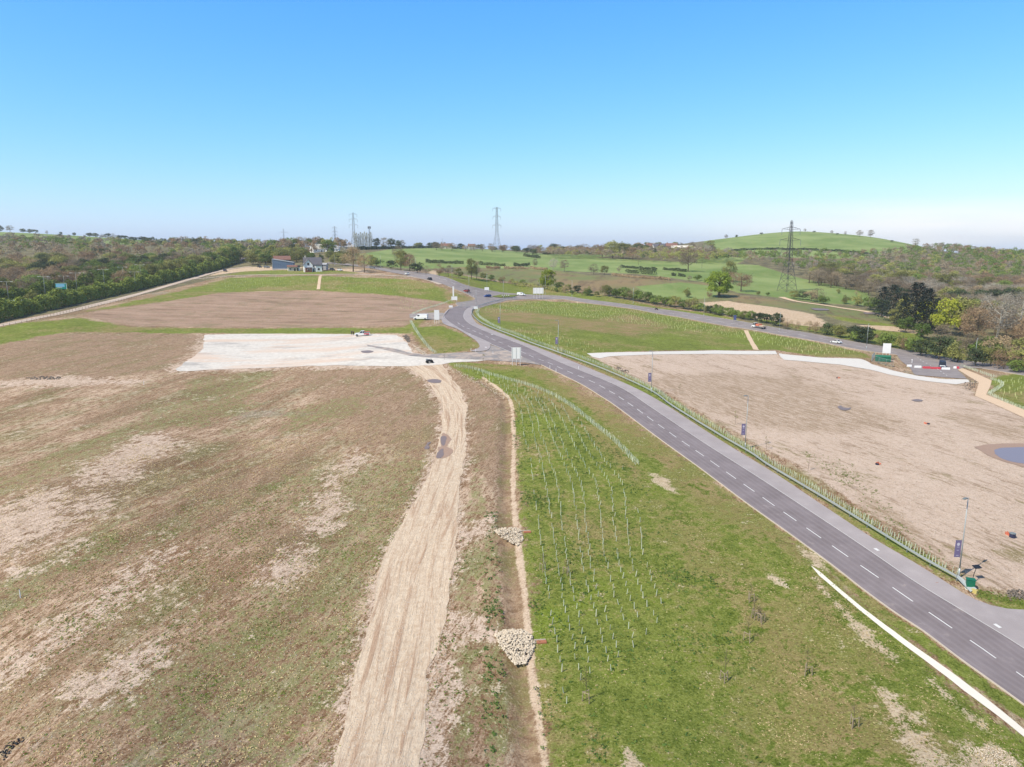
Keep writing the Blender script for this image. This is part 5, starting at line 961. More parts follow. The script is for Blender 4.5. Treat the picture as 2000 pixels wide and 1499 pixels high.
for b, t, lb in (((1902.6, 713.6), (1908, 660.8), 'lamp post at the far right beside the trunk road'), ((1692, 683), (1695.8, 632.6), 'lamp post left of the blank board and green tank'), ((1522, 647), (1524.7, 614.6), 'lamp post right of the orange flatbed truck'), ((1374.6, 619), (1376, 581), 'lamp post below the big round tree'),
                 ((1236.6, 594), (1238, 562), 'lamp post before the roadside shrub row'), ((1117, 581), (1117, 548), 'lamp post right of the four-legged blank board'), ((1065, 576), (1065, 538), 'lamp post in front of the lime green tree'), ((1053, 575), (1053, 546), 'lamp post rising behind the four-legged board'), ((983, 583), (983, 548), 'lamp post beside the black and white marker posts'),
                 ((951, 570), (951, 534), 'lamp post behind the small white board'), ((916, 575), (916, 538), 'lamp post beside the red car'), ((883, 551), (883, 518), 'lamp post before the russet bushes'), ((812, 533), (812, 504), 'lamp post at the dark rounded bush'), ((744, 523), (744, 498), 'lamp post right of the big russet tree'), ((654, 520), (654, 498), 'lamp post right of the white house'), ((930, 596), (930, 574), 'lamp post at the road junction mouth')):
    lamp(b, t, lb, None, 'lamp posts along the trunk road', (-.3, -.9, 0))
def twin(x, ytop, d, label):
    q = atd(x, ytop, d); g = hz1(q.x, q.y); h = q.z - g; o = thing('twin_street_lamp', label, 'street lamp', (q.x, q.y, g), 0, 'twin-headed lamps behind the clipped hedge')
    MB().tube((0, 0, -.2), (0, 0, h), .12, .07, 8).build('pole', MAT['galvd'], o, True); MB().tube((-2.0, 0, h + .1), (2.0, 0, h + .1), .045, .045, 6).build('arm', MAT['galvd'], o)
    for sx in (-1, 1): MB().box((sx * 2.3, 0, h + .12), (1.1, .4, .16)).build('lamp_head', MAT['lens'], o)
for i, (x, y, d) in enumerate(((12.5, 551, 400), (84.5, 541, 415), (147, 534, 430), (201, 527, 445), (239, 522.5, 458), (273, 518, 470), (124, 540, 470), (172, 533.5, 490), (262, 532, 450))):
    twin(x, y, d, ['leftmost twin-headed lamp over the clipped hedge', 'twin-headed lamp left of the green direction sign', 'twin-headed lamp above the green direction sign', 'twin-headed lamp before the mauve wood', 'twin-headed lamp, third from the right end', 'twin-headed lamp near the yellow green hedge trees', 'distant twin-headed lamp just left of the third one', 'distant twin-headed lamp against the dark tree', 'low twin-headed lamp beside the clipped hedge top'][i])

# ------------------------------------------------------------------ safety barrier with ramped end
BAR = [(1008, 583), (985, 586), (960, 592), (940, 598.5), (926, 604), (921.5, 611), (925, 620), (936, 630.5), (951, 638.5), (976, 649), (1000, 658), (1040, 674), (1080, 688), (1140, 710), (1200, 734), (1272, 768), (1308, 794), (1352, 822), (1404, 854), (1464, 889), (1500, 914), (1580, 962), (1600, 974), (1700, 1036), (1792, 1093), (1868, 1136)]
bl = resample(smooth(unl(BAR), 1.0), 1.0)
o = thing('safety_barrier', 'long galvanised crash barrier along the shared footway, ramped down beside the green cabinet', 'crash barrier', (bl[-1][0], bl[-1][1], hz1(*bl[-1])))
O0 = np.array(o.location)
prof = [(-.045, .45), (.04, .49), (.04, .55), (-.02, .58), (-.02, .63), (.04, .66), (.04, .72), (-.045, .76), (-.07, .76), (-.07, .45)]
mb = MB(); pts = offs(bl, 0); tg = np.gradient(pts, axis=0); tg /= np.linalg.norm(tg, axis=1, keepdims=True)
for i, p in enumerate(pts):
    g = hz1(*p)
    for u, z in prof: mb.v.append((p[0] + tg[i][1] * -u - O0[0], p[1] + tg[i][0] * u - O0[1], g + z + .06 - O0[2]))
m_ = len(prof)
for i in range(len(pts) - 1):
    for k in range(m_): mb.f.append((i * m_ + k, i * m_ + (k + 1) % m_, (i + 1) * m_ + (k + 1) % m_, (i + 1) * m_ + k)); mb.mi.append(0)
mb.build('rail', MAT['galv'], o)
pp = None
for p in resample(bl, max(3.2, len(bl) / 97)):
    g = hz1(*p) - O0[2]; x, y = p[0] - O0[0], p[1] - O0[1]
    if pp is None: pp = MB().box((0, 0, .32), (.11, .09, .95)).build('post', MAT['galvd'], o); pp.location = (x + .06, y + .06, g)
    else: c = pp.copy(); COL.objects.link(c); c.location = (x + .06, y + .06, g)
e0 = Vector((bl[-1][0], bl[-1][1], hz1(*bl[-1]))); e1 = un3(1901, 1158); dv = (e1 - e0); sdv = Vector((dv.y, -dv.x, 0)).normalized()
E = [e0 + Vector((0, 0, .82)) - sdv * .05, e0 + Vector((0, 0, .5)) + sdv * .05, e1 + sdv * .42 + Vector((0, 0, .12)), e1 - sdv * .42 + Vector((0, 0, .42))]
MB().prism([v - Vector(O0) for v in E], (0, 0, .04)).build('ramp_terminal', MAT['galv'], o)
MB().box(e1 + Vector((.1, -.05, .2)) - Vector(O0), (.35, .6, .45), .5).build('end_block', plain('yellow_sheeting', (206, 190, 120), .6), o)

# ------------------------------------------------------------------ tree guards
def guard_mesh():
    mb = MB(); n = 6; 
    mb.tube((0, 0, 0), (0, 0, .78), .048, .043, n, False); mb.m = 1; mb.tube((.06, .0, -.05), (.065, .01, .68), .016, .016, 4); return mb
gm = guard_mesh(); G0 = gm.build('tree_guard', [MAT['guard'], MAT['stake']]); GM = G0.data; bpy.data.objects.remove(G0)
gpts = []   # (x, y, where)
grg = np.random.default_rng(77)
LB = smooth(unl([(1002, 776), (1015, 800), (1022, 850), (1032, 900), (1040, 960), (1050, 1030), (1060, 1100), (1072, 1190), (1082, 1240), (1091, 1300), (1102, 1376)]), 1.0)
RB = smooth(unl([(1118, 788), (1140, 815), (1172, 860), (1205, 905), (1242, 950), (1247, 1000), (1252, 1060), (1256, 1090), (1275, 1150), (1308, 1210), (1330, 1260), (1345, 1320)]), 1.0)
ENDP = [(1102, 1376), (1100, 1385), (1145, 1340), (1190, 1316), (1240, 1272), (1308, 1212), (1360, 1150)]
inside = np.array(unl(dens([(940, 728), (1000, 745), (1070, 778), (1125, 815), (1165, 858), (1205, 905), (1243, 948), (1258, 1092), (1309, 1214), (1240, 1274), (1192, 1314), (1182, 1322), (1146, 1330), (1120, 1372), (1085, 1385), (1060, 1100), (1035, 900), (1010, 800), (985, 776), (930, 740), (885, 716)], 2)))
NR_ = 9
for k in range(-4, NR_ + 5):
    s = k / (NR_ - 1); a = resample(LB, LB.shape[0] and 1.0); b = resample(RB, 1.0); n = min(len(a), len(b)) 
    a = a[(np.linspace(0, 1, 200) * (len(a) - 1)).astype(int)]; b = b[(np.linspace(0, 1, 200) * (len(b) - 1)).astype(int)]
    c = resample(a + (b - a) * s, 1.55) + grg.normal(0, .12, (1, 2))
    c = c + grg.normal(0, .09, c.shape); c = c[inpoly(c, inside)]; c = c[grg.random(len(c)) > .06]
    gpts += [(x, y, 0) for x, y in c]
up = scatter([(885, 716), (940, 728), (1000, 745), (1060, 772), (1110, 788), (1002, 778), (985, 768), (940, 735)], 2.0, 5); gpts += [(x, y, 0) for x, y in up]
def double(px, n1=0.42, side=(.0, .5)):
    c = resample(smooth(unl(px), 1), n1)
    for sd_ in side:
        q = offs(c, sd_) + grg.normal(0, .05, c.shape)
        for x, y in q: 
            if grg.random() > .04: gpts.append((x, y, 1))
double([(893, 716), (925, 721), (967, 734.7), (1033, 753), (1087, 775), (1127, 801), (1167, 833), (1207, 866), (1247, 908)], .42)
double([(1866, 1128), (1790, 1082), (1700, 1026), (1600, 963), (1500, 903), (1404, 843), (1352, 812), (1308, 784), (1272, 760), (1200, 726), (1140, 702), (1080, 681), (1040, 667), (1000, 651), (976, 643), (955, 633), (938, 622), (931, 613), (934, 605)], .5, (0, .6))
for px in ([(803, 628), (812, 643), (826, 664), (843, 684), (852, 690)], [(805, 614), (830, 604), (860, 595), (884, 586)], [(1938, 742), (1960, 752), (1934, 771)], [(1934, 771), (1965, 786), (2000, 800), (2040, 815)], [(1880, 716), (1915, 728), (1945, 738)]):
    double(px, .55, (0, .55))
for px, sp_ in (([(990, 592), (1060, 589), (1150, 595), (1240, 606), (1330, 623), (1420, 641), (1510, 655), (1600, 671), (1688, 690), (1600, 694), (1560, 690), (1500, 672), (1400, 655), (1300, 642), (1150, 622), (1040, 612), (960, 612), (940, 606)], 2.9),
                ([(1150, 690), (1200, 689), (1130, 668), (1060, 648), (1010, 640), (1000, 648), (1060, 672)], 3.4), ([(1205, 724), (1290, 768), (1400, 834), (1500, 892), (1480, 892), (1400, 842), (1300, 786), (1210, 733)], 1.7),
                ([(430, 546), (620, 541), (800, 547), (850, 558), (870, 575), (760, 574), (600, 563), (430, 567)], 4.4), ([(1940, 746), (2000, 740), (2100, 745), (2100, 800), (1960, 775)], 2.6), ([(760, 576), (850, 590), (870, 600), (800, 600)], 4), ([(770, 602), (800, 601), (850, 598), (790, 606)], 2.5)):
    gpts += [(x, y, 2) for x, y in scatter(px, sp_, len(gpts))]
gpts.sort(key=lambda q: q[0] ** 2 + q[1] ** 2)
GL = ['pale upright tube guarding a young tree in the planted grass beside the ditch', 'pale guard tube in the close double row of hedge plants']
GG = ['tree guards in the planted grass', 'hedge plant guards in a close double row']
for x, y, wt in gpts[:300]:
    c = bpy.data.objects.new('tree_guard', GM); COL.objects.link(c); c.location = (x, y, hz1(x, y)); c.rotation_euler = (grg.normal(0, .09), grg.normal(0, .09), grg.uniform(0, 6)); s = grg.uniform(.85, 1.1); c.scale = (s, s, s)
    tag(c, GL[min(wt, 1)], 'tree guard', GG[min(wt, 1)])
rest = gpts[300:]; V = []
for x, y, wt in rest:
    z = hz1(x, y); r = .045 if wt < 2 else .06; h = grg.uniform(.65, .8); lx, ly = grg.normal(0, .05, 2)
    a0 = grg.uniform(0, 6); cs = [(math.cos(a0 + k * 2.094) * r, math.sin(a0 + k * 2.094) * r) for k in range(3)]
    for k in range(3):
        (ax, ay), (bx, by) = cs[k], cs[(k + 1) % 3]; V.append([(x + ax, y + ay, z), (x + bx, y + by, z), (x + bx + lx, y + by + ly, z + h), (x + ax + lx, y + ay + ly, z + h)])
ex = np.repeat(np.array([1 if wt == 2 else 0 for _, _, wt in rest], np.int32), 3)
tag(quads('tree_guard', V, [MAT['guard'], MAT['guardy']], extra=ex), 'thousands of smaller guard tubes over the mound, banks and hedge rows', 'tree guard', kind='stuff')
print('guards', len(gpts))

# ------------------------------------------------------------------ blank boards and signs (seen from behind)
def board(x0, x1, yt, yb, ybase, legs, label, mat='white', slots=0, name='sign_board', cat='sign board'):
    p = un3((x0 + x1) / 2, ybase); d = math.hypot(p.x, p.y); hz_ = lambda y: CH + d * azt((x0 + x1) / 2, y)[1] - p.z
    z1, z0 = hz_(yt), hz_(yb); wd = (x1 - x0) * p.y / (F * cp * 1.0) * 1.02; o = thing(name, label, cat, p, -math.atan2(p.x, p.y) * .6)
    MB().box((0, 0, (z0 + z1) / 2), (wd, .06, z1 - z0)).build('panel', MAT[mat], o)
    for i in range(legs):
        x = 0 if legs == 1 else -wd * .42 + i * wd * .84 / (legs - 1); MB().tube((x, .08, -.3), (x, .08, z1 - .05), .05, .05, 6).build('leg', MAT['white' if mat == 'white' else 'galvd'], o)
        if slots and i < legs: MB().box((x, -.045, (z0 + z1) / 2), (.07, .03, (z1 - z0) * .96)).build('mounting_rail', MAT['galvd'], o)
    for q in (.2, .8): MB().box((0, .05, z0 + (z1 - z0) * q), (wd * .98, .04, .08)).build('batten', MAT['galvd'], o)
    return o
board(848.5, 858, 606, 625, 633, 3, 'upright blank white board at the mouth of the left stub road')
board(999.6, 1017.3, 679, 701, 714.5, 3, 'largest blank white board, on the verge at the side road mouth', slots=1)
board(1041.5, 1061, 562.5, 574, 584.5, 4, 'wide blank board on four legs beside the trunk road', slots=1)
board(1723, 1737, 671, 690, 703, 3, 'blank white board standing behind the green tank')
board(882, 893, 579.5, 586.5, 590.5, 2, 'small blank white board at the left end of the mesh panels')
board(877, 884, 597, 600.8, 603.5, 2, 'low small white board on the kerb before the bend')
board(925.5, 933, 599, 604, 612, 1, 'small white board on one leg inside the barrier bend')
board(946.5, 955, 561.5, 567, 570, 2, 'small white board behind the blue car')
board(1432.5, 1437.5, 616, 625.5, 630.5, 2, 'narrow blue sign beside the trunk road', 'signblue')
board(884.2, 886.8, 560, 579, 580.5, 1, 'tall slim white banner post at the junction')
# direction sign behind the hedge
q = atd(120, 565, 415); g = hz1(q.x, q.y); sg = thing('direction_sign', 'big green direction sign rising over the clipped hedge', 'road sign', (q.x, q.y, g), .25)
zt = atd(120, 553.5, 415).z - g; zb = atd(120, 565, 415).z - g
pn = MB().box((0, 0, (zt + zb) / 2), (4.9, .1, zt - zb)).build('panel', MAT['signgreen'], sg); MB().box((-.3, -.07, zt - 1.1), (3.8, .03, 1.5)).build('upper_plate', MAT['skyblue'], pn)
MB().box((2.35, -.07, (zt + zb) / 2), (.16, .03, zt - zb)).box((0, -.07, zt - .06), (4.9, .03, .12)).box((-.6, -.075, zb + .8), (2.2, .03, .16)).build('white_border', MAT['white'], pn)
for sx in (-1.5, 1.5): MB().tube((sx, .1, -.3), (sx, .1, zt - .2), .09, .09, 6).build('leg', MAT['galvd'], sg)
# marker posts at the junction island
for i, x in enumerate((981, 985, 989.5, 993.5)):
    p = un3(x, 581.5); o = thing('marker_post', ['leftmost', 'second', 'third', 'rightmost'][i] + ' black and white marker post at the road junction', 'marker post', p)
    MB().box((0, 0, .5), (.42, .14, 1.0)).build('lower_post', MAT['dark'], o); MB().box((0, 0, 1.25), (.44, .15, .5)).build('white_band', MAT['white'], o)
for x, y, lb in ((1003, 583.5, 'white marker post right of the black and white ones'), (925, 580.5, 'white marker post left of the road junction'), (972, 588, 'low white post at the barrier start'), (920, 686.5, 'white bollard left of the side road mouth'), (929, 688, 'smaller white bollard at the side road mouth'), (963, 693, 'leaning yellow white post on the side road'),
                  (1074, 720.5, 'white verge marker left of its pair'), (1086, 727, 'white verge marker right of its pair'), (1130, 722, 'thin marker by the centre of the spine road'), (281, 752, 'single white post in the brown field'), (40, 1168, 'grey post in the mottled field at far left')):
    p = un3(x, y); o = thing('marker_post', lb, 'marker post', p); MB().tube((0, 0, -.1), (0, 0, 1.0), .06, .05, 6).build('post', MAT['white'], o); MB().tube((0, 0, 1.0), (0, 0, 1.06), .065, .03, 6).build('cap', MAT['galvd'], o)
# temporary mesh panels
def mesh_panel(a, b, h, label, group):
    a, b = un3(*a), un3(*b); L = (b - a).length; q = math.atan2(b.y - a.y, b.x - a.x); o = thing('mesh_fence_panel', label, 'fence panel', a.lerp(b, .5), q, group)
    fr = MB()
    for s in (-L / 2, L / 2): fr.tube((s, 0, 0), (s, 0, h), .03, .03, 5)
    for z in (.15, h): fr.tube((-L / 2, 0, z), (L / 2, 0, z), .03, .03, 5)
    fr.build('frame', MAT['galv'], o); br = MB(); n = int(L / .28)
    for i in range(1, n): br.tube((-L / 2 + L * i / n, 0, .15), (-L / 2 + L * i / n, 0, h), .016, .016, 3, False)
    br.build('mesh', MAT['galv'], o)
    for s in (-L / 2, L / 2): MB().box((s, 0, .07), (.22, .7, .14)).build('foot', MAT['dark'], o)
for i, (a, b) in enumerate((((891, 601.5), (901, 602)), ((901.3, 602), (911, 602.3)), ((911.3, 602.3), (922, 602)))): mesh_panel(a, b, 2.6, ['left', 'middle', 'right'][i] + ' mesh panel closing the spine road at its top', 'mesh panels across the spine road')
for i, (a, b) in enumerate((((1702, 706), (1716, 710)), ((1716.3, 710), (1730, 714)), ((1730.3, 714), (1745, 717)), ((1702, 706), (1708, 699)))): mesh_panel(a, b, 2.0, ['left', 'middle', 'right', 'side'][i] + ' mesh panel fencing the green tank', 'mesh panels round the green tank')
# post and wire fences
def fence(px, label, step, h=1.25, name='post_fence', rails=2, mat='stake'):
    c = resample(smooth(unl(px), 1), step); c = c[:100]; z0 = hz1(*c[0]); o = thing(name, label, 'fence', (c[0][0], c[0][1], z0)); ms = None
    for p in c:
        g = hz1(*p) - z0
        if ms is None: ms = MB().tube((0, 0, -.2), (0, 0, h), .07, .06, 5).build('post', MAT[mat], o)
        else: q = ms.copy(); COL.objects.link(q); q.location = (p[0] - c[0][0], p[1] - c[0][1], g)
    for r_ in range(rails):
        mb = MB()
        for p, q in zip(c, c[1:]): z = h * (.45 + .45 * r_); mb.tube((p[0] - c[0][0], p[1] - c[0][1], hz1(*p) - z0 + z), (q[0] - c[0][0], q[1] - c[0][1], hz1(*q) - z0 + z), .03, .03, 4, False)
        mb.build('rail', MAT[mat], o)
fence([(-60, 653), (0, 641), (70, 627), (150, 607.5), (250, 586), (330, 563.5), (372, 550)], 'long post fence beside the gravel path, lower left stretch', 2.6)
fence([(374, 549.5), (400, 546), (450, 542), (520, 541), (600, 540.5), (700, 540)], 'long post fence beside the gravel path, stretch below the white house', 2.6)
fence([(702, 540), (800, 544.5), (850, 557), (885, 571), (905, 582)], 'post fence along the bank under the climbing trunk road', 3.0)

# ------------------------------------------------------------------ vehicles
def car(kind, px, head, paint, label, cat='car', name='parked_car', L=4.4):
    p = un3(*px); q = un3(px[0] + head[0], px[1] + head[1]); rz = math.atan2(q.y - p.y, q.x - p.x); o = thing(name, label, cat, p + Vector((0, 0, .09)), rz)
    W_, H_ = {'hatch': (1.75, 1.48), 'sport': (1.85, 1.22), 'van': (1.95, 2.1), 'pickup': (1.85, 1.8), 'suv': (1.9, 1.7), 'truck': (2.0, 2.2), 'smallvan': (1.8, 1.85)}[kind]
    h2 = L / 2
    P = {'hatch': ([(-h2, .35), (-h2, .85), (-h2 + .12, 1.0), (-.95, 1.02), (.9, .98), (h2 - .25, .78), (h2, .6), (h2, .3)], [(-h2 + .2, 1.0), (-h2 + .55, H_), (.15, H_), (1.05, .97)]),
         'sport': ([(-h2, .3), (-h2, .78), (-h2 + .4, .86), (.9, .8), (h2 - .2, .62), (h2, .45), (h2, .25)], [(-1.2, .84), (-.75, H_), (-.05, H_), (.75, .8)]),
         'van': ([(-h2, .35), (-h2, 1.2), (h2 - 1.1, 1.2), (h2 - .3, 1.0), (h2, .8), (h2, .3)], [(-h2 + .02, 1.19), (-h2 + .08, H_), (h2 - 1.7, H_), (h2 - .95, 1.19)]),
         'smallvan': ([(-h2, .35), (-h2, 1.0), (h2 - 1.1, 1.05), (h2 - .3, .9), (h2, .7), (h2, .3)], [(-h2 + .02, 1.0), (-h2 + .1, H_), (h2 - 1.9, H_), (h2 - 1.0, 1.04)]),
         'pickup': ([(-h2, .5), (-h2, 1.05), (-.6, 1.08), (.9, 1.08), (h2 - .2, .98), (h2, .8), (h2, .45)], [(-.75, 1.07), (-.65, H_), (.45, H_), (1.15, 1.07)]),
         'suv': ([(-h2, .4), (-h2, 1.0), (-h2 + .1, 1.1), (.9, 1.08), (h2 - .2, .95), (h2, .75), (h2, .4)], [(-h2 + .12, 1.09), (-h2 + .35, H_), (.3, H_), (1.1, 1.07)]),
         'truck': ([(h2 - 1.9, .45), (h2 - 1.9, 1.25), (h2 - .45, 1.2), (h2, .95), (h2, .4)], [(h2 - 1.88, 1.24), (h2 - 1.8, H_), (h2 - .95, H_), (h2 - .42, 1.2)])}[kind]
    w2 = W_ / 2; body = MB(); body.prism([(x, -w2, z) for x, z in P[0]], (0, W_, 0)); g = P[1]
    if kind in ('pickup',): body.box((-h2 / 2 - .35, 0, 1.12), (h2 - .9, W_ - .3, .02))
    b = body.build('body', MAT[paint], o)
    bv = b.modifiers.new('bevel', 'BEVEL'); bv.width = .07; bv.segments = 2; bv.limit_method = 'ANGLE'
    # glasshouse and roof
    wi = w2 - .12; gl_ = MB(); n = len(g); A_ = [Vector((x, -wi - (0.08 if z < 1.3 else 0), z)) for x, z in g]; B_ = [Vector((x, -v.y, z)) for (x, z), v in zip(g, A_)]
    gl_.add(A_ + B_, [tuple(range(n - 1, -1, -1)), tuple(range(n, 2 * n))] + [(k, (k + 1) % n, n + (k + 1) % n, n + k) for k in range(n)]).build('windows', MAT['glass'] if kind not in ('van', 'smallvan') else MAT[paint], o)
    rx0, rx1 = g[1][0], g[2][0]; MB().box(((rx0 + rx1) / 2, 0, H_ + .02), (rx1 - rx0 + .1, wi * 2 - .02, .06)).build('roof', MAT[paint], o)
    pl_ = MB()
    for s in (-1, 1):
        for f0, f1 in ((g[0], g[1]), (g[3], g[2])): pl_.tube((f0[0], s * (wi + .07), f0[1]), (f1[0], s * (wi + .01), f1[1]), .045, .04, 4)
        if kind not in ('van', 'smallvan'): m = (rx0 + rx1) / 2; pl_.tube((m, s * (wi + .07), g[0][1]), (m, s * (wi + .01), H_), .05, .045, 4)
    pl_.build('pillars', MAT[paint], o)
    if kind in ('van', 'smallvan'):
        a, c = g[3], g[2]; MB().prism([Vector((a[0] + .03, -wi, a[1])), Vector((a[0] + .03, wi, a[1])), Vector((c[0] + .06, wi, c[1] - .1)), Vector((c[0] + .06, -wi, c[1] - .1))], (.02, 0, .02)).build('windscreen', MAT['glass'], o)
        for s in (-1, 1): MB().box((c[0] - .35, s * (wi + .06), (a[1] + c[1]) / 2), (.8, .06, (c[1] - a[1]) * .62)).build('side_window', MAT['glass'], o)
    wr = .33 if kind in ('hatch', 'sport') else .38
    for sx in (-1, 1):
        for sy in (-1, 1):
            x = sx * (h2 - .8) if sx > 0 else -h2 + .85; wh = MB().tube((x, sy * (w2 - .2), wr), (x, sy * (w2 + .02), wr), wr, wr, 14).build('wheel', MAT['rubber'], o)
            MB().tube((x, sy * (w2 + .01), wr), (x, sy * (w2 + .04), wr), wr * .58, wr * .5, 10).build('rim', MAT['galvd'], wh)
    for sy in (-1, 1):
        MB().box((h2 - .03, sy * (w2 - .3), P[0][-2][1] if kind != 'truck' else .8), (.1, .34, .15)).build('headlight', MAT['lens'], o)
        MB().box((-h2 + .0 if kind != 'truck' else -h2, sy * (w2 - .18), .85), (.08, .2, .22)).build('tail_light', MAT['redlens'], o)
    return o
car('pickup', (708, 657), (-20, 1.5), 'cawhite', 'white pickup with red rear flank parked on the white hardstanding', 'pickup', 'pickup_truck', 5.3)
pk = [o_ for o_ in COL.objects if o_.name.startswith('pickup_truck')][0]
for s in (-1, 1): MB().box((-1.5, s * .945, .82), (1.9, .03, .42)).build('red_stripe', MAT['red'], pk)
MB().box((-1.6, 0, 1.5), (1.9, 1.6, .05)).box((-.75, 0, 1.55), (.08, 1.6, .7)).build('load_frame', MAT['red'], pk)
car('van', (822, 625), (-20, .5), 'cawhite', 'white van waiting at the end of the stub road', 'van', 'parked_van', 5.6)
car('smallvan', (1018, 578), (14, 1.2), 'cawhite', 'white van driving along the trunk road left of the four-legged board', 'van', 'moving_van', 4.9)
car('hatch', (952, 581), (-12, -1.2), 'cablue', 'bright blue car crossing the junction', name='moving_car')
car('hatch', (911, 571), (-8, -4), 'cared', 'dark red car climbing towards the junction lamp', name='moving_car')
car('hatch', (839, 547.5), (-10, -3.2), 'cablack', 'black car on the climbing trunk road', name='moving_car')
car('hatch', (795, 537), (-10, -2.2), 'cawhite', 'white car on the climbing trunk road, left of the black car', name='moving_car')
car('hatch', (727, 524.5), (8, .6), 'casilver', 'silver car beside the big russet tree', name='moving_car')
car('sport', (1633, 671), (-20, -4), 'cawhite', 'low white sports car on the trunk road', name='moving_car')
car('van', (1840, 719), (3, 14), 'canavy', 'dark blue van pulling into the closed access road', 'van', 'moving_van', 5.2)
vn = [o_ for o_ in COL.objects if o_.name.startswith('moving_van')][-1]; MB().box((2.28, 0, .95), (.7, 1.5, .2)).build('pale_bonnet', MAT['cawhite'], vn)
tk = car('truck', (1482, 642), (-20, -4), 'cawhite', 'white flatbed truck with an orange load on the trunk road', 'truck', 'flatbed_truck', 7.2)
MB().box((-1.3, 0, .95), (4.6, 2.1, .18)).build('flatbed', MAT['galvd'], tk); MB().box((.1, 0, 1.45), (1.9, 1.9, .9)).build('orange_load', MAT['orange'], tk); MB().box((-2.2, 0, 1.2), (2.3, 1.8, .35)).build('sand_load', MAT['buff'], tk)
car('suv', (440, 531), (8, -4), 'canavy', 'dark car on the gravel path behind the clipped hedge', name='parked_car')
car('suv', (649, 529), (10, 1), 'cablack', 'dark car parked right of the white house')
car('hatch', (664, 529.5), (10, 1), 'cawhite', 'white car parked farthest right of the white house')
car('suv', (521, 524), (10, 0), 'casilver', 'silver car parked in the yard left of the blue shed')
car('hatch', (507, 523), (10, 1), 'cablack', 'dark car parked at the left end of the yard')
car('hatch', (655, 493), (10, 0), 'cawhite', 'pale car on the slope below the far bungalow', name='parked_car')
q = atd(38, 596, 385); tr_ = thing('box_truck', 'white box truck roof showing over the clipped hedge', 'truck', (q.x, q.y, hz1(q.x, q.y)), 1.0); zz_ = max(3.4, atd(38, 586.5, 385).z - hz1(q.x, q.y))
MB().box((0, 0, zz_ / 2 + .4), (6, 2.5, zz_ - .8)).build('cargo_box', MAT['cawhite'], tr_); MB().box((4.2, 0, 1.5), (2.0, 2.3, 2.3)).build('cab', MAT['cawhite'], tr_)
for sx in (-2, 3.8):
    for sy in (-1, 1): MB().tube((sx, sy * .9, .5), (sx, sy * 1.2, .5), .5, .5, 12).build('wheel', MAT['rubber'], tr_)
# small quad vehicle on the track mouth
p = un3(839, 709.5); qd = thing('quad_bike', 'small dark quad vehicle parked at the mouth of the haul track', 'quad bike', p, .4)
MB().prism([(-.9, -.4, .45), (-.95, -.4, .85), (-.2, -.4, .95), (.2, -.4, .8), (.55, -.4, 1.0), (.95, -.4, .75), (.9, -.4, .4)], (0, .8, 0)).build('body', MAT['dark'], qd)
MB().tube((.4, -.45, 1.25), (.4, .45, 1.25), .03, .03, 6).tube((.55, 0, .95), (.4, 0, 1.25), .04, .04, 6).build('handlebar', MAT['dark'], qd); MB().box((-.25, 0, 1.0), (.8, .35, .14)).build('seat', MAT['cablack'], qd); MB().box((-.75, 0, 1.05), (.5, .8, .3)).build('rear_box', MAT['casilver'], qd)
for sx in (-.7, .7):
    for sy in (-1, 1): MB().tube((sx, sy * .4, .3), (sx, sy * .65, .3), .3, .3, 12).build('wheel', MAT['rubber'], qd)

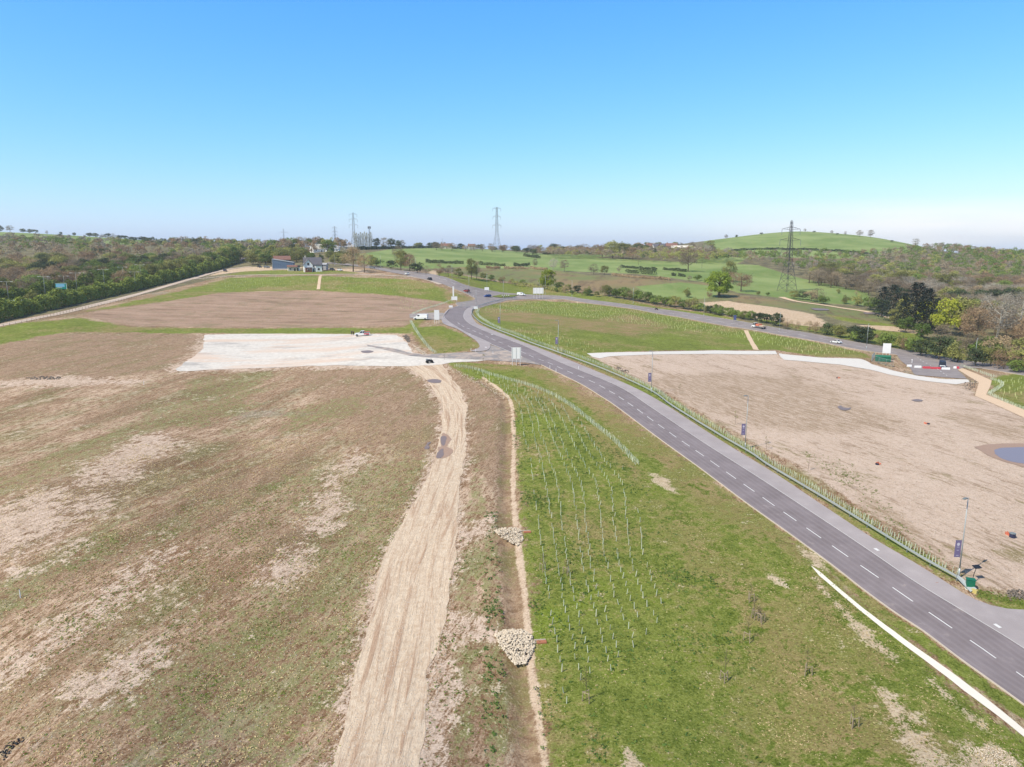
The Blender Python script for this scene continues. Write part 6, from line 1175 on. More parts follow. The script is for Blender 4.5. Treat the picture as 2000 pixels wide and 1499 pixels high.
# ------------------------------------------------------------------ people
def skinmesh(name, joints, edges, mat, parent=None):
    me = bpy.data.meshes.new(name); me.from_pydata([j[:3] for j in joints], edges, []); me.materials.append(mat); o = bpy.data.objects.new(name, me); COL.objects.link(o)
    if parent: o.parent = parent
    o.modifiers.new('skin', 'SKIN')
    if not me.skin_vertices:
        bpy.context.view_layer.objects.active = o
    for i, j in enumerate(joints):
        me.skin_vertices[0].data[i].radius = (j[3], j[3] * (j[4] if len(j) > 4 else 1)); me.skin_vertices[0].data[i].use_root = (i == 0)
    s = o.modifiers.new('sub', 'SUBSURF'); s.levels = 1; s.render_levels = 1; return o
def person(p, rz, label, seated=False, coat='cloth', legs='jeans', lean=0.0, helmet=False):
    J = [(0, 0, .95, .13), (0, 0, 1.12, .14), (0, 0, 1.35, .16), (0, 0, 1.47, .09), (0, 0, 1.54, .055), (.01, 0, 1.62, .09), (.01, 0, 1.71, .085),
         (0, .2, 1.42, .065), (.03, .28, 1.16, .045), (.12, .26, .93, .033), (.16, .25, .84, .035), (0, -.2, 1.42, .065), (-.02, -.28, 1.16, .045), (.06, -.27, .92, .033), (.10, -.27, .83, .035),
         (0, .1, .88, .09), (.05, .12, .5, .062), (.0, .12, .1, .042), (.12, .13, .04, .04), (0, -.1, .88, .09), (-.04, -.12, .5, .062), (-.1, -.12, .1, .042), (.02, -.13, .04, .04)]
    if seated: J = [(x + (lean * max(0, z - .95)), y, z, r) for x, y, z, r in J]; J[16] = (.42, .22, .85, .062); J[17] = (.2, .24, .4, .042); J[18] = (.32, .24, .34, .04); J[20] = (.42, -.22, .85, .062); J[21] = (.2, -.24, .4, .042); J[22] = (.32, -.24, .34, .04); J[9] = (.45, .25, 1.12, .033); J[10] = (.52, .25, 1.12, .035); J[13] = (.45, -.25, 1.12, .033); J[14] = (.52, -.25, 1.12, .035); J[8] = (.25, .27, 1.15, .045); J[12] = (.25, -.27, 1.15, .045)
    Ed = [(0, 1), (1, 2), (2, 3), (3, 4), (4, 5), (5, 6), (2, 7), (7, 8), (8, 9), (9, 10), (2, 11), (11, 12), (12, 13), (13, 14), (0, 15), (15, 16), (16, 17), (17, 18), (0, 19), (19, 20), (20, 21), (21, 22)]
    o = skinmesh('person', J, Ed, MAT['skin']); o.location = p; o.rotation_euler = (0, 0, rz); tag(o, label, 'person')
    def sub(name, ids, mat, k=1.18):
        m = {v: i for i, v in enumerate(ids)}; skinmesh(name, [(J[i][0], J[i][1], J[i][2], J[i][3] * k) for i in ids], [(m[a], m[b]) for a, b in Ed if a in m and b in m], mat, o)
    sub('jacket', [0, 1, 2, 7, 8, 9, 11, 12, 13], MAT[coat]); sub('trousers', [0, 15, 16, 17, 19, 20, 21], MAT[legs]); sub('hair' if not helmet else 'helmet', [5, 6], MAT['dark'], 1.15 if not helmet else 1.45)
    return o
person(un3(690.5, 655.5), 2.6, 'person in dark clothes standing at the nose of the pickup'); person(un3(687, 655), -.6, 'person in dark clothes standing slightly left of the other one', coat='bluedark')
p = un3(1282, 606); q = un3(1262, 603); rz = math.atan2(q.y - p.y, q.x - p.x); mc = thing('motorcycle', 'dark motorcycle on the trunk road below the shrub row', 'motorcycle', p + Vector((0, 0, .1)), rz)
MB().prism([(-.8, -.14, .75), (-.3, -.14, .85), (.2, -.14, .95), (.6, -.14, .8), (.35, -.14, .35), (-.35, -.14, .35)], (0, .28, 0)).build('body', MAT['cablack'], mc)
for sx in (-.72, .75): wv = MB().tube((sx, -.06, .32), (sx, .06, .32), .32, .32, 14).build('wheel', MAT['rubber'], mc)
MB().tube((.75, 0, .32), (.5, 0, 1.05), .04, .03, 6).tube((.45, -.35, 1.1), (.45, .35, 1.1), .025, .025, 6).build('fork', MAT['galvd'], mc)
person(p + Vector((0, 0, .08)), rz, 'rider in dark gear seated on the motorcycle', True, 'cloth', 'cloth', .25, True)

# ------------------------------------------------------------------ site furniture
p = un3(1894, 1151); gc = thing('utility_cabinet', 'green roadside cabinet behind the barrier end, near the nearest lamp post', 'cabinet', p, -.35)
MB().box((0, 0, .62), (.85, .62, 1.2)).build('body', MAT['green_cab'], gc); MB().box((0, 0, 1.25), (.95, .72, .07)).build('lid', MAT['green_cab'], gc); MB().box((0, -.32, .6), (.36, .03, .98)).box((.38, -.32, .6), (.02, .03, 1.0)).build('door', MAT['green_cab'], gc); MB().box((0, 0, .04), (1.0, .76, .1)).build('plinth', MAT['concrete'], gc)
p2 = un3(1897, 1142); sm_ = thing('solar_mast', 'leaning dark mast with a small solar panel behind the green cabinet', 'solar mast', p2)
MB().tube((0, 0, -.1), (.35, .3, 1.1), .045, .04, 6).tube((.35, .3, 1.1), (1.0, .9, 1.7), .04, .035, 6).build('mast', MAT['dark'], sm_); MB().box((1.1, 1.0, 1.78), (.95, .6, .05), .2, .35).build('solar_panel', MAT['glass'], sm_)
p = un3(1724, 706.5); gt = thing('storage_tank', 'green storage tank with ribbed lid inside the mesh panels', 'tank', p, -.3)
MB().box((0, 0, .9), (4.6, 1.8, 1.6)).build('body', MAT['green_cab'], gt); MB().prism([(-2.4, -1.0, 1.7), (-2.4, 1.0, 1.7), (-2.2, .6, 2.15), (-2.2, -.6, 2.15)], (4.6, 0, 0)).build('lid', MAT['green_cab'], gt)
for s in (-1.6, -.5, .6, 1.7): MB().box((s, -.92, .9), (.08, .06, 1.5)).build('rib', MAT['dark'], gt)
# water-filled barriers
def wbar(x0, x1, y, col, label):
    a, b = un3(x0, y), un3(x1, y + (x1 - x0) * .04); L = (b - a).length; o = thing('water_barrier', label, 'road barrier', a.lerp(b, .5) + Vector((0, 0, .08)), math.atan2(b.y - a.y, b.x - a.x), 'water filled road barriers')
    MB().prism([(-L / 2, -.25, 0), (-L / 2, .25, 0), (-L / 2, .22, .3), (-L / 2, .1, .7), (-L / 2, -.1, .7), (-L / 2, -.22, .35)], (L * .98, 0, 0)).build('body', MAT[col], o)
    for s in (-.3, .3): MB().tube((s * L, 0, .68), (s * L, 0, .78), .07, .06, 8).build('filler_cap', MAT['dark'], o)
for i, (x0, x1, y, c, lb) in enumerate(((1771.5, 1780, 717, 'white', 'leftmost white road barrier on the closed access road'), (1786, 1799, 719, 'white', 'second white road barrier, beside the red ones'), (1802, 1817, 720.5, 'red', 'left red road barrier on the closed access road'), (1818.5, 1837, 721.5, 'red', 'right red road barrier in front of the dark blue van'),
                                        (1839, 1855, 722.5, 'white', 'long white road barrier right of the red ones'), (1862, 1867.5, 720.5, 'white', 'small white road barrier near the footpath'), (1868, 1873, 720.8, 'red', 'small red road barrier at the footpath'))): wbar(x0, x1, y, c, lb)
p = un3(1781, 709.5); o = thing('marker_post', 'round headed white post left of the white barriers', 'marker post', p); MB().tube((0, 0, 0), (0, 0, 1.0), .1, .08, 8).build('post', MAT['white'], o); MB().tube((0, 0, 1.0), (0, 0, 1.25), .22, .16, 10).build('cap', MAT['white'], o)
# drums with crumpled orange mesh
def drum(x, y, label, s=1.0, flat=False):
    p = un3(x, y); o = thing('inspection_drum', label, 'drum', p, random.uniform(0, 3), None, s)
    MB().tube((0, 0, 0), (0, 0, .55 if not flat else .25), .36, .36, 14).build('drum', MAT['bluedark'], o); MB().tube((0, 0, .55 if not flat else .25), (0, 0, .6 if not flat else .3), .4, .38, 14).build('lid', MAT['galvd' if not flat else 'dark'], o)
    g = np.random.default_rng(int(x)); mb = MB(); c = Vector((.3, -.35, 0)); n = 12
    for k in range(3):
        pts = [c + Vector((k * .15 + math.cos(t) * (.55 + g.uniform(-.15, .15)), math.sin(t) * (.45 + g.uniform(-.15, .15)), 0)) for t in np.linspace(-1.2 + k, 1.8 + k, n)]
        tp = [q_ + Vector((g.uniform(-.1, .1), g.uniform(-.1, .1), g.uniform(.15, .5))) for q_ in pts]; mb.add(pts + tp, [(i, i + 1, n + i + 1, n + i) for i in range(n - 1)])
    mb.build('crumpled_mesh', MAT['orange'], o)
drum(1977, 1050, 'navy drum wrapped in orange mesh at the right border', 1.05); drum(1713, 908, 'orange mesh and dark drum in the middle of the sandy plateau', .8, True); drum(1813, 829, 'small dark drum with orange mesh below the thin puddle', .8, True); drum(1635, 739, 'tiny dark marker drum near the back of the sandy plateau', .7, True)
# rocks
def rocks(px, n, smin, smax, hmax, mat, label, name='rock_pile', seed=1, kind='stuff', zadd=0.0):
    poly = np.array(unl(dens(px, 2))); g = np.random.default_rng(seed); mn, mx = poly.min(0), poly.max(0); c0 = poly.mean(0); mb = MB(); k = 0; R_ = max(mx - mn) / 2
    while k < n:
        p = g.uniform(mn, mx)
        if not inpoly(p[None], poly)[0]: continue
        k += 1; s = g.uniform(smin, smax) * .5; q = np.linalg.norm(p - c0) / R_; z = hz1(*p) + zadd + g.uniform(0, 1) * hmax * max(0, 1 - q * q) ; a = g.uniform(0, 6.28, 3)
        vs = []
        for t in ((1, 0, 0), (-1, 0, 0), (0, 1, 0), (0, -1, 0), (0, 0, 1), (0, 0, -1)):
            v = Matrix.Rotation(a[0], 3, 'Z') @ Matrix.Rotation(a[1], 3, 'X') @ Vector(t); vs.append((p[0] + v.x * s * g.uniform(.7, 1.3), p[1] + v.y * s * g.uniform(.7, 1.3), z + v.z * s * g.uniform(.6, 1.0)))
        mb.add(vs, [(0, 2, 4), (2, 1, 4), (1, 3, 4), (3, 0, 4), (2, 0, 5), (1, 2, 5), (3, 1, 5), (0, 3, 5)])
    return tag(mb.build(name, MAT[mat]), label, 'rocks', kind=kind)
rocks([(966, 1240), (985, 1230), (1020, 1230), (1036, 1240), (1047, 1256), (1040, 1275), (1028, 1296), (1004, 1299), (990, 1280), (975, 1262)], 1500, .08, .36, .35, 'rock', 'pale limestone boulders heaped across the ditch, nearer heap', seed=3)
rocks([(964, 1036), (985, 1031), (1008, 1031), (1020, 1040), (1022, 1056), (1012, 1066), (1000, 1062), (980, 1052)], 700, .08, .34, .3, 'rock', 'pale limestone boulders heaped across the ditch, farther heap', seed=4)
rocks([(1885, 1462), (1930, 1458), (1960, 1465), (1985, 1485), (1990, 1510), (1950, 1505), (1900, 1480)], 500, .06, .16, .12, 'rock', 'scatter of pale stones at the lower right corner', 'stone_scatter', 5)
rocks([(1964, 1156), (1990, 1152), (2010, 1160), (2000, 1172), (1970, 1172)], 160, .12, .34, .3, 'darkrock', 'heap of grey rubble right of the green cabinet', seed=6)
rocks([(785, 655), (796, 654), (803, 668), (797, 670), (790, 664)], 120, .25, .6, .4, 'darkrock', 'grey boulders at the right corner of the white hardstanding', seed=7)
rocks([(806, 672), (822, 684), (836, 694), (826, 694), (812, 684)], 160, .15, .45, .25, 'rock', 'pale rubble along the edge of the hardstanding', seed=8)
rocks([(872, 714), (884, 720), (900, 727), (960, 752), (987, 776), (983, 780), (950, 760), (900, 735), (876, 722)], 260, .1, .34, .12, 'rock', 'pale stones lining the upper end of the ditch', 'stone_scatter', 9)
rocks([(48, 738), (90, 736), (125, 738), (110, 742), (60, 742)], 120, .2, .5, .2, 'darkrock', 'low line of dark rubble in the field at far left', 'stone_scatter', 10)
rocks([(0, 1470), (20, 1450), (45, 1440), (48, 1447), (25, 1462), (8, 1490)], 60, .1, .3, .1, 'dark', 'dark stones along a gully at the lower left corner', 'stone_scatter', 11)
rocks([(1205, 716), (1230, 726), (1224, 730), (1203, 722)], 60, .2, .5, .2, 'darkrock', 'dark stones at the near corner of the sandy plateau', 'stone_scatter', 12)
rocks([(1888, 742), (1908, 738), (1904, 760), (1880, 770), (1880, 755)], 90, .15, .5, .25, 'darkrock', 'rough clods beside the buff footpath', 'stone_scatter', 13)
rocks([(1508, 1128), (1540, 1143), (1542, 1152), (1520, 1142)], 130, .05, .16, .05, 'rock', 'streak of pale stones in the verge left of the concrete strip', 'stone_scatter', 14)
for x, y, lb in ((1058, 1255, 'red stone outlet slab beside the nearer boulder heap'), (1030, 1040, 'red stone outlet slab beside the farther boulder heap')):
    p = un3(x, y); o = thing('outlet_slab', lb, 'slab', p, .1); MB().box((0, 0, .03), (1.0, .5, .16)).build('slab', MAT['rust'], o); MB().box((-.1, .27, .08), (1.1, .08, .26)).build('headwall', MAT['kerb'], o)
# staked young trees
def staked(x, y, h, label, seed, group=None):
    p = un3(x, y); g = np.random.default_rng(seed); o = thing('staked_tree', label, 'young tree', p, g.uniform(0, 3), group); mb = MB(); tx = g.normal(0, .12)
    mb.tube((0, 0, -.1), (tx, .05, h), .028, .008, 5, False)
    for i in range(16):
        z = h * g.uniform(.4, .95); a = g.uniform(0, 6.28); L = h * .22 * (1.15 - z / h) + .15; b = Vector((tx * z / h, .05 * z / h, z)); e = b + Vector((math.cos(a) * L, math.sin(a) * L, L * 1.1)); mb.tube(b, e, .012, .005, 3, False)
        for q_ in range(2): e2 = b.lerp(e, .5) + Vector((math.cos(a + g.normal(0, 1)), math.sin(a + g.normal(0, 1)), .8)) * L * .5; mb.tube(b.lerp(e, .5), e2, .007, .004, 3, False)
    mb.build('trunk', MAT['bark'], o)
    for k in range(3): a = 2.09 * k; MB().tube((.42 * math.cos(a), .42 * math.sin(a), -.1), (.36 * math.cos(a), .36 * math.sin(a), 1.0), .045, .045, 6).build('stake', MAT['stake'], o)
    for k in range(2): a, b = 2.09 * k, 2.09 * (k + 1); MB().tube((.37 * math.cos(a), .37 * math.sin(a), .92), (.37 * math.cos(b), .37 * math.sin(b), .92), .04, .04, 4).build('cross_rail', MAT['stake'], o)
for i, (x, y, h, lb) in enumerate(((1466, 1175, 2.2, 'staked young tree topmost of the verge group'), (1473, 1206, 1.9, 'staked young tree left in the tight trio'), (1481, 1213, 1.7, 'staked young tree middle of the tight trio'), (1487, 1216, 1.9, 'staked young tree right in the tight trio'), (1460, 1252, 2.9, 'staked young tree below the tight trio'), (1414, 1330, 3.4, 'tallest staked young tree, lowest left of the verge group'),
                                   (1577, 1318, 2.4, 'staked young tree with green weeds at its foot'), (1667, 1420, 2.2, 'staked young tree nearest the lower right corner'), (1146, 1370, 3.4, 'staked young tree at the foot of the planted rows'), (1060, 1115, 2.2, 'staked young tree in the first planted row'), (1106, 1122, 2.0, 'staked young tree between the first planted rows'))): staked(x, y, h, lb, i)

# ------------------------------------------------------------------ pylons and mast
def pylon(x, ybase, ytop, d, label, mat, arms, top_w=.9, base_w=4.6, thick=.16):
    q = atd(x, ybase, d); g = min(hz1(q.x, q.y), q.z); h = atd(x, ytop, d).z - g; o = thing('pylon', label, 'pylon', (q.x, q.y, g), .35)
    mb = MB(); zs = list(np.linspace(0, h * .38, 5)) + list(np.linspace(h * .45, h * .98, 11)); W = lambda z: (base_w + (1.5 - base_w) * (z / (h * .42)) if z < h * .42 else 1.5 + (top_w * .5 - 1.5) * (z - h * .42) / (h * .58))
    C = lambda z: [Vector((s * W(z), t * W(z), z)) for s, t in ((-1, -1), (1, -1), (1, 1), (-1, 1))]
    for a, b in zip(zs, zs[1:]):
        A_, B_ = C(a), C(b)
        for k in range(4):
            mb.tube(A_[k], B_[k], thick, thick, 4, False); mb.tube(A_[k], B_[(k + 1) % 4], thick * .55, thick * .55, 3, False); mb.tube(A_[(k + 1) % 4], B_[k], thick * .55, thick * .55, 3, False); mb.tube(B_[k], B_[(k + 1) % 4], thick * .5, thick * .5, 3, False)
    for c in C(h * .98): mb.tube(c, (0, 0, h), thick * .7, thick * .5, 3, False)
    mb.build('tower', mat, o)
    for zf, hw in arms:
        z = h * zf; w_ = W(z); ar = MB()
        for s in (-1, 1):
            for t in (-1, 1): ar.tube((s * w_, t * w_, z), (s * hw, 0, z + .2), thick * .8, thick * .6, 4, False); ar.tube((s * w_ * .8, t * w_ * .8, z + h * .035), (s * hw, 0, z + .2), thick * .6, thick * .5, 4, False)
            for f in (.35, .65): ar.tube((s * (w_ + (hw - w_) * f), 0, z), (s * (w_ + (hw - w_) * f), 0, z + h * .035 * (1 - f)), thick * .4, thick * .4, 3, False)
        ar.build('cross_arm', mat, o)
        for s in (-1, 1): MB().tube((s * hw, 0, z + .1), (s * hw, 0, z - 3.4), .14, .14, 5).build('insulator', MAT['galvd'], o)
    return o
pylon(1537, 569, 430, 500, 'nearest dark lattice pylon standing in the pasture', MAT['pylondark'], ((.87, 7.2), (.72, 8.2), (.58, 6.8)), .9, 4.4, .12)
pylon(970.5, 482, 404.5, 900, 'grey lattice pylon on the middle skyline', MAT['pylon'], ((.96, 5.2), (.78, 5.0), (.59, 5.4)), 1.5, 4.6, .11)
pylon(692, 484, 415, 980, 'grey lattice pylon beside the poplar row', MAT['pylon'], ((.94, 5.0), (.80, 5.2), (.64, 5.6)), 1.3, 4.6, .10)
pylon(655, 484, 442, 1500, 'faint small pylon between poplars and house', MAT['pylon'], ((.93, 4.6), (.76, 5.2), (.60, 5.0)), 1.4, 5.0, .16)
pylon(555.5, 484, 447, 1700, 'faintest small pylon, left of all the others', MAT['pylon'], ((.82, 9.5), (.5, 9.5)), 1.4, 5.0, .15)
q = atd(722.5, 484, 900); g = hz1(q.x, q.y); h = atd(722.5, 442, 900).z - g; ms = thing('phone_mast', 'phone mast with antennas right of the poplar row', 'mast', (q.x, q.y, g))
mb = MB()
for z0, z1 in zip(np.linspace(0, h, 16), np.linspace(0, h, 16)[1:]):
    for k in range(3):
        a, b = 2.09 * k, 2.09 * (k + 1); P0 = Vector((.7 * math.cos(a), .7 * math.sin(a), z0)); mb.tube(P0, (P0.x, P0.y, z1), .1, .1, 4, False); mb.tube(P0, (.7 * math.cos(b), .7 * math.sin(b), z1), .06, .06, 3, False)
mb.build('lattice', MAT['pylondark'], ms)
for k in range(6): a = 1.047 * k; MB().box((1.7 * math.cos(a), 1.7 * math.sin(a), h - 1.8), (.35, .35, 2.6), a).build('antenna', MAT['pylondark'], ms)
MB().tube((0, 0, h - 2.6), (0, 0, h - 2.4), 1.9, 1.9, 12).tube((0, 0, h - 8), (0, 0, h - 7.8), 1.4, 1.4, 12).build('platform', MAT['pylondark'], ms)

# ------------------------------------------------------------------ buildings
def house(x, ybase, L, D, eave, ridge, wall, roof, label, rz=0.0, chim=1, name='house', nwin=3, door=True, cat='house', gable_front=False):
    p = un3(x, ybase); o = thing(name, label, cat, p + Vector((0, 0, -.2)), rz - math.atan2(p.x, p.y)); l2, d2 = L / 2, D / 2
    wl = MB(); wl.prism([(-l2, -d2, -1), (-l2, d2, -1), (-l2, d2, eave), (-l2, 0, ridge - .15), (-l2, -d2, eave)], (L, 0, 0)).build('wall', MAT[wall], o)
    th = .22; e = .45; rf = MB()
    for s in (-1, 1):
        a = Vector((-l2 - e, s * (d2 + e), eave - e * (ridge - eave) / d2 + .08)); b = Vector((-l2 - e, 0, ridge + .08)); rf.prism([a, b, b + Vector((0, 0, th)), a + Vector((0, 0, th))], (L + 2 * e, 0, 0))
    r_ = rf.build('roof', MAT[roof], o)
    for k in range(chim): cx = -l2 * .8 + k * L * .75; MB().box((cx, .1, ridge + .5), (.9, .6, 1.6)).tube((cx, .1, ridge + 1.3), (cx, .1, ridge + 1.7), .13, .11, 6).build('chimney', MAT['cream' if wall != 'brick' else 'brick'], r_)
    for k in range(nwin):
        wx = -l2 + L * (k + .5) / nwin
        for zf in ([.5] if eave < 3.6 else [.27, .76]):
            if door and k == nwin // 2 and zf != .76: continue
            f = MB().box((wx, -d2 - .03, eave * zf + .1), (1.3, .08, 1.2)).build('window', MAT['white'], o); MB().box((wx, -d2 - .08, eave * zf + .1), (1.1, .03, 1.0)).build('pane', MAT['glass'], f)
    if door: dd = MB().box((-l2 + L * (nwin // 2 + .5) / nwin, -d2 - .04, 1.0), (1.0, .1, 2.1)).build('door', MAT['dark'], o)
    for s in (-1, 1):
        f = MB().box((s * (l2 + .03), 0, min(eave, ridge) * .72), (.08, 1.3, 1.2)).build('window', MAT['white'], o); MB().box((s * (l2 + .08), 0, min(eave, ridge) * .72), (.03, 1.1, 1.0)).build('pane', MAT['glass'], f)
    return o
wh = house(611, 530.5, 11.5, 7.5, 5.0, 9.4, 'whitewall', 'slate', 'white rendered house with a steep front gable and slate roof', .1, 1, 'white_house', 3)
# projecting front gable, porch and side bay
gw = MB(); gw.prism([(-6.3, -7.0, -1), (-.6, -7.0, -1), (-.6, -7.0, 4.7), (-3.45, -7.0, 8.3), (-6.3, -7.0, 4.7)], (0, 3.4, 0)).build('gable_wall', MAT['whitewall'], wh)
gr_ = MB()
for s in (-1, 1):
    a = Vector((-3.45 + s * 3.3, -7.4, 4.2)); b = Vector((-3.45, -7.4, 8.45)); gr_.prism([a, b, b + Vector((0, 0, .22)), a + Vector((0, 0, .22))], (0, 6.5, 0))
gr_.build('gable_roof', MAT['slate'], wh)
MB().box((-3.5, -8.0, 1.4), (4.2, 2.0, 3.0)).build('porch', MAT['brick'], wh); MB().box((-3.5, -8.0, 3.0), (4.5, 2.3, .18)).build('porch_roof', MAT['slate'], wh)
f = MB().box((-3.45, -7.05, 5.3), (1.2, .1, 1.6)).build('window', MAT['dark'], wh); MB().box((-3.45, -7.12, 5.3), (1.0, .03, 1.4)).build('pane', MAT['glass'], f)
f = MB().box((-3.5, -9.04, 1.7), (1.8, .08, .9)).build('window', MAT['white'], wh); MB().box((-3.5, -9.09, 1.7), (1.6, .03, .7)).build('pane', MAT['glass'], f)
MB().box((3.3, -5.2, 1.9), (4.2, 3.0, 4.4)).build('side_bay', MAT['whitewall'], wh); MB().box((3.3, -5.3, 4.2), (4.6, 3.4, .2)).build('side_bay_roof', MAT['slate'], wh)
f = MB().box((3.2, -6.74, 1.9), (1.7, .08, 1.6)).build('window', MAT['white'], wh); MB().box((3.2, -6.79, 1.9), (1.4, .03, 1.3)).build('pane', MAT['glass'], f)
# blue shed with sloping roof line
p = un3(554, 526); bs = thing('blue_shed', 'blue clad shed with a sloping roof line left of the white house', 'shed', p, -math.atan2(p.x, p.y) - .12)
MB().prism([(-7.2, -3, -1), (7.2, -3, -1), (7.2, -3, 4.6), (-7.2, -3, 6.9)], (0, 9, 0)).build('wall', MAT['blueclad'], bs); MB().prism([(-7.5, -3.3, 6.98), (7.5, -3.3, 4.58), (7.5, -3.3, 4.9), (-7.5, -3.3, 7.3)], (0, 9.6, 0)).build('roof', MAT['greyclad'], bs)
MB().box((-7.25, -3.05, 3.2), (.3, .15, 7.2)).build('corner_trim', MAT['greyclad'], bs); MB().box((0, -3.06, .2), (14.3, .1, .7)).build('base_band', MAT['greyclad'], bs)
for k in range(9): MB().box((-6.2 + k * 1.5, -3.04, 2.7), (.06, .06, 4.0)).build('cladding_seam', MAT['signblue'], bs)
house(551, 516, 12, 7, 3.6, 6.2, 'brick', 'rooftile', 'brown red roofed barn behind the blue shed', .1, 0, 'barn', 2, False, 'barn')
house(571, 529.5, 6.0, 4, 3.0, 3.9, 'cream', 'rooftile', 'low cream and brown outbuilding between shed and white house', .1, 0, 'outbuilding', 2, True, 'outbuilding')
house(581, 529, 3.2, 3.5, 2.8, 3.5, 'whitewall', 'dark', 'small black and white annex left of the white house', .1, 0, 'outbuilding', 1, True, 'outbuilding')
house(632, 527.5, 5.2, 5, 3.8, 4.7, 'greyclad', 'greyclad', 'pale grey outbuilding right of the white house', -.3, 0, 'outbuilding', 1, True, 'outbuilding')
house(619, 493, 11, 8, 3.4, 7.4, 'whitewall', 'cream', 'far white cottage with a chimney, left of the bungalow', .5, 1, 'cottage', 2)
house(650, 492.5, 12.5, 9, 3.0, 5.4, 'whitewall', 'greyclad', 'far low bungalow with a wide pale roof', -.1, 0, 'bungalow', 3)
house(681, 488, 9, 7, 3.0, 5.2, 'cream', 'greyclad', 'far roof peeping left above the russet tree', .1, 0, 'bungalow', 2)
for i, (x, y, L, rf_, wl_, lb) in enumerate(((1247, 490, 12, 'rooftile', 'brick', 'pink roofed house at the left end of the far village'), (1272, 489, 13, 'rooftile', 'whitewall', 'second house from the left in the far village'), (1284, 490, 12, 'slate', 'whitewall', 'dark roofed house in the middle of the far village'), (1297, 490, 12, 'slate', 'brick', 'dark roofed house right of the middle of the far village'), (1311, 489.5, 13, 'rooftile', 'brick', 'red roofed house beside the long white barn'))):
    house(x, y, L, 8, 5.2, 8.6, wl_, rf_, lb, random.uniform(-.4, .4), 1, 'house', 3)
house(1331, 491.5, 24, 12, 4.6, 6.8, 'cream', 'concrete', 'long white barn at the right end of the far village', .05, 0, 'barn', 5, True, 'barn')
house(1361, 491.5, 10, 8, 3.4, 5, 'whitewall', 'cream', 'tiny pale house right of the long white barn', .1, 0, 'house', 2)
house(921, 487.5, 9, 7, 4, 7, 'whitewall', 'rooftile', 'tiny white house on the middle skyline', .1, 1, 'house', 2); house(1095, 491.5, 9, 7, 4, 6.6, 'cream', 'rooftile', 'tiny cream house on the skyline left of the wooded rise', .2, 1, 'house', 2)
house(872, 486, 14, 8, 3.4, 6.6, 'cream', 'rooftile', 'far brown roofed barn on the middle skyline', .1, 0, 'barn', 3, True, 'barn')
# flyover
a, b = atd(446, 479.5, 800), atd(497, 480, 820); o = thing('road_bridge', 'dark flyover bridge with piers at the far end of the clipped hedge', 'bridge', a.lerp(b, .5)); L = (b - a).length
MB().box((0, 0, 0), (L, 9, 1.3)).build('deck', MAT['pylondark'], o)
for s in (-1, 1): MB().box((0, s * 4.4, 1.1), (L, .15, .9)).build('parapet', MAT['galvd'], o)
for s in (-.28, .02, .3):
    z = a.z - hz1(o.location.x, o.location.y); MB().box((s * L, 0, -z / 2 - .6), (1.6, 6, z + 1)).build('pier', MAT['darkrock'], o)
for x, yb, yt, d, lb in ((1246.5, 519, 506, 660, 'telegraph pole at the left of the striped field'), (1371, 520, 507, 640, 'telegraph pole under the tree belt'), (864, 487, 466, 900, 'thin pole on the middle skyline'), (706, 489, 474, 800, 'thin pole right of the far bungalow')):
    q = atd(x, yb, d); g = hz1(q.x, q.y); h = max(6, atd(x, yt, d).z - g); o = thing('telegraph_pole', lb, 'pole', (q.x, q.y, g)); MB().tube((0, 0, -.2), (0, 0, h), .14, .1, 6).build('pole', MAT['bark'], o); MB().box((0, 0, h - .6), (1.6, .12, .12)).build('crossbar', MAT['bark'], o)

# ------------------------------------------------------------------ low weeds, tufts and clods
def tufts(polys, n, smin, smax, fol, label, seed, rmax=170, name='weeds', nl=5, up=.7):
    g = np.random.default_rng(seed); C = []
    for px in polys:
        poly = np.array(unl(dens(px, 3))); mn, mx = poly.min(0), poly.max(0); cl = g.uniform(mn, mx, (max(6, n // 60), 2)); k = g.integers(0, len(cl), n * 2); q = np.where(g.random((n * 2, 1)) < .6, cl[k] + g.normal(0, 1.3, (n * 2, 2)), g.uniform(mn, mx, (n * 2, 2)))
        q = q[inpoly(q, poly)]; q = q[np.hypot(q[:, 0], q[:, 1]) < rmax]; C.append(q[:n])
    C = np.vstack(C); N = len(C); s = g.uniform(smin, smax, N) * g.uniform(.6, 1.3, N); z = hz(C[:, 0], C[:, 1])
    d = np.array([np.sqrt(((DITCH - c) ** 2).sum(1)).min() for c in C]); C, s, z = C[d > 1.2], s[d > 1.2], z[d > 1.2]; N = len(C)
    c3 = np.repeat(np.c_[C, z], nl, 0); s3 = np.repeat(s, nl); th = g.uniform(0, 6.283, N * nl)
    c3 = c3 + np.c_[np.cos(th) * s3 * .45, np.sin(th) * s3 * .45, s3 * .32 * up]; nr = np.c_[np.cos(th) * .5, np.sin(th) * .5, np.full(N * nl, .8)]
    tag(quads(name, card_array(c3, nr, s3 * .9, g, .6, .35), FOL[fol]), label, 'weeds', kind='stuff')
PL = [(985, 778), (1060, 775), (1130, 820), (1245, 905), (1300, 980), (1370, 1100), (1440, 1200), (1480, 1330), (1500, 1520), (1070, 1540), (1050, 1400), (1036, 1200), (1014, 950)]
tufts([PL], 4200, .12, .34, 'weed', 'dark green weed clumps all over the planted grass', 61)
tufts([PL, [(1300, 980), (1600, 1110), (1760, 1260), (1990, 1450), (1990, 1520), (1500, 1520), (1440, 1200)]], 3000, .06, .16, 'tuft', 'dry straw tufts through the green verge', 67)
tufts([[(1300, 980), (1600, 1110), (1760, 1260), (1990, 1450), (1990, 1520), (1500, 1520), (1440, 1200)]], 2200, .1, .22, 'hedge', 'yellow green weed clumps in the verge beside the road', 62)
tufts([[(948, 1000), (970, 1000), (985, 1250), (985, 1520), (940, 1520)]], 260, .16, .42, 'weed', 'green weed clumps along the left edge of the ditch', 63)
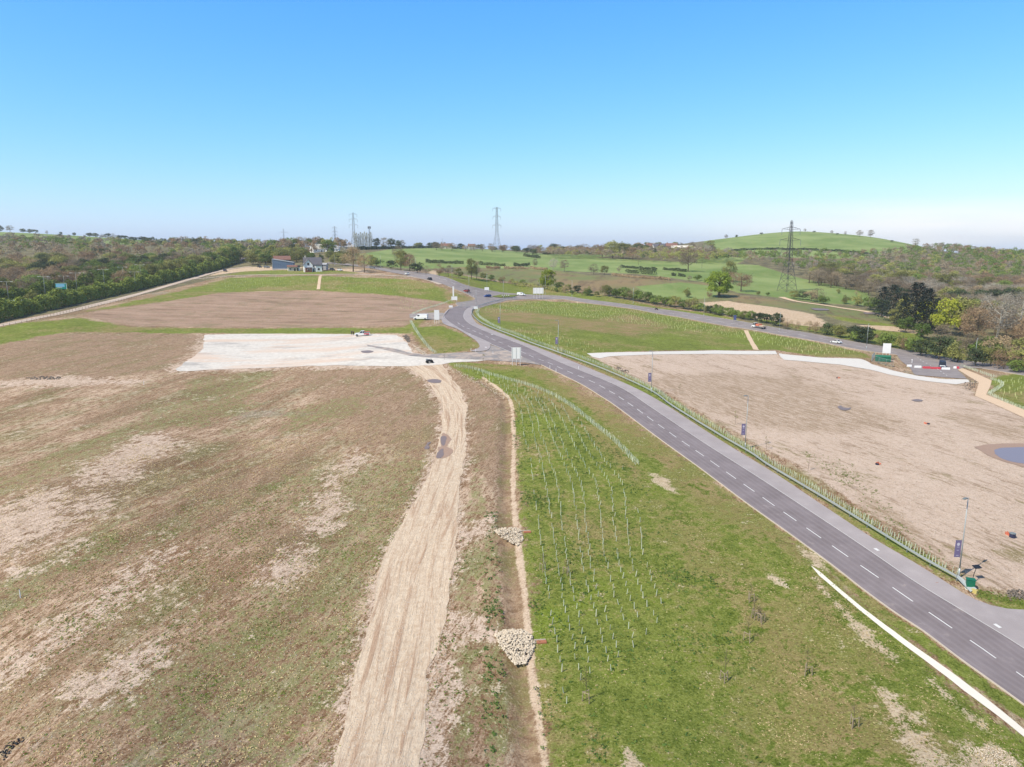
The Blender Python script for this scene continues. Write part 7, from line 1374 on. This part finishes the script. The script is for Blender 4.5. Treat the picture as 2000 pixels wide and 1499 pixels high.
tufts([[(-40, 900), (400, 760), (820, 760), (850, 890), (740, 1110), (650, 1520), (-40, 1520)]], 22000, .08, .22, 'tuft', 'dry grass tufts over the mottled field', 64, 150)
tufts([[(-40, 1150), (300, 1000), (700, 900), (840, 920), (740, 1110), (650, 1520), (-40, 1520)]], 9000, .08, .22, 'hedge', 'small green weeds over the mottled field', 65, 140)
tufts([[(1600, 960), (1740, 1010), (1900, 1120), (1880, 1125), (1740, 1040)], [(1560, 880), (1660, 900), (1760, 1010), (1700, 1000)], [(840, 1290), (900, 1050), (945, 1050), (945, 1500), (820, 1500)], [(1905, 1150), (2000, 1170), (2000, 1185), (1910, 1168)]], 420, .1, .26, 'hedge', 'sparse weeds on bare pale soil', 66)
rocks([(640, 1520), (870, 900), (905, 900), (900, 1100), (830, 1520)], 3500, .05, .16, .0, 'kerb', 'small clods littering the haul track', 'clods', 71, zadd=.04)
rocks([(-40, 1520), (-40, 950), (700, 850), (820, 900), (650, 1520)], 6000, .05, .15, .0, 'kerb', 'small pale stones littering the mottled field', 'clods', 72, zadd=.02)
rocks([(1220, 760), (1600, 780), (2060, 900), (2060, 1180), (1900, 1130), (1600, 940)], 5000, .05, .2, .0, 'kerb', 'small clods littering the sandy plateau', 'clods', 73, zadd=.02)

# ------------------------------------------------------------------ the air
hb = MB().box((0, 0, 0), (9300, 9300, 190)).build('haze'); hb.location = (0, 0, 20); tag(hb, 'thin pale haze over the whole landscape', kind='stuff')
hm = bpy.data.materials.new('air'); hm.use_nodes = True; hm.node_tree.nodes.remove(hm.node_tree.nodes['Principled BSDF']); pv = hm.node_tree.nodes.new('ShaderNodeVolumePrincipled')
pv.inputs['Color'].default_value = (.94, .97, 1.0, 1); pv.inputs['Density'].default_value = .00013; pv.inputs['Anisotropy'].default_value = .2
hm.node_tree.links.new(pv.outputs[0], hm.node_tree.nodes['Material Output'].inputs['Volume']); hb.data.materials.append(hm)
print('ground z', float(min(v.co.z for v in bpy.data.objects['ground'].data.vertices)) if False else '')
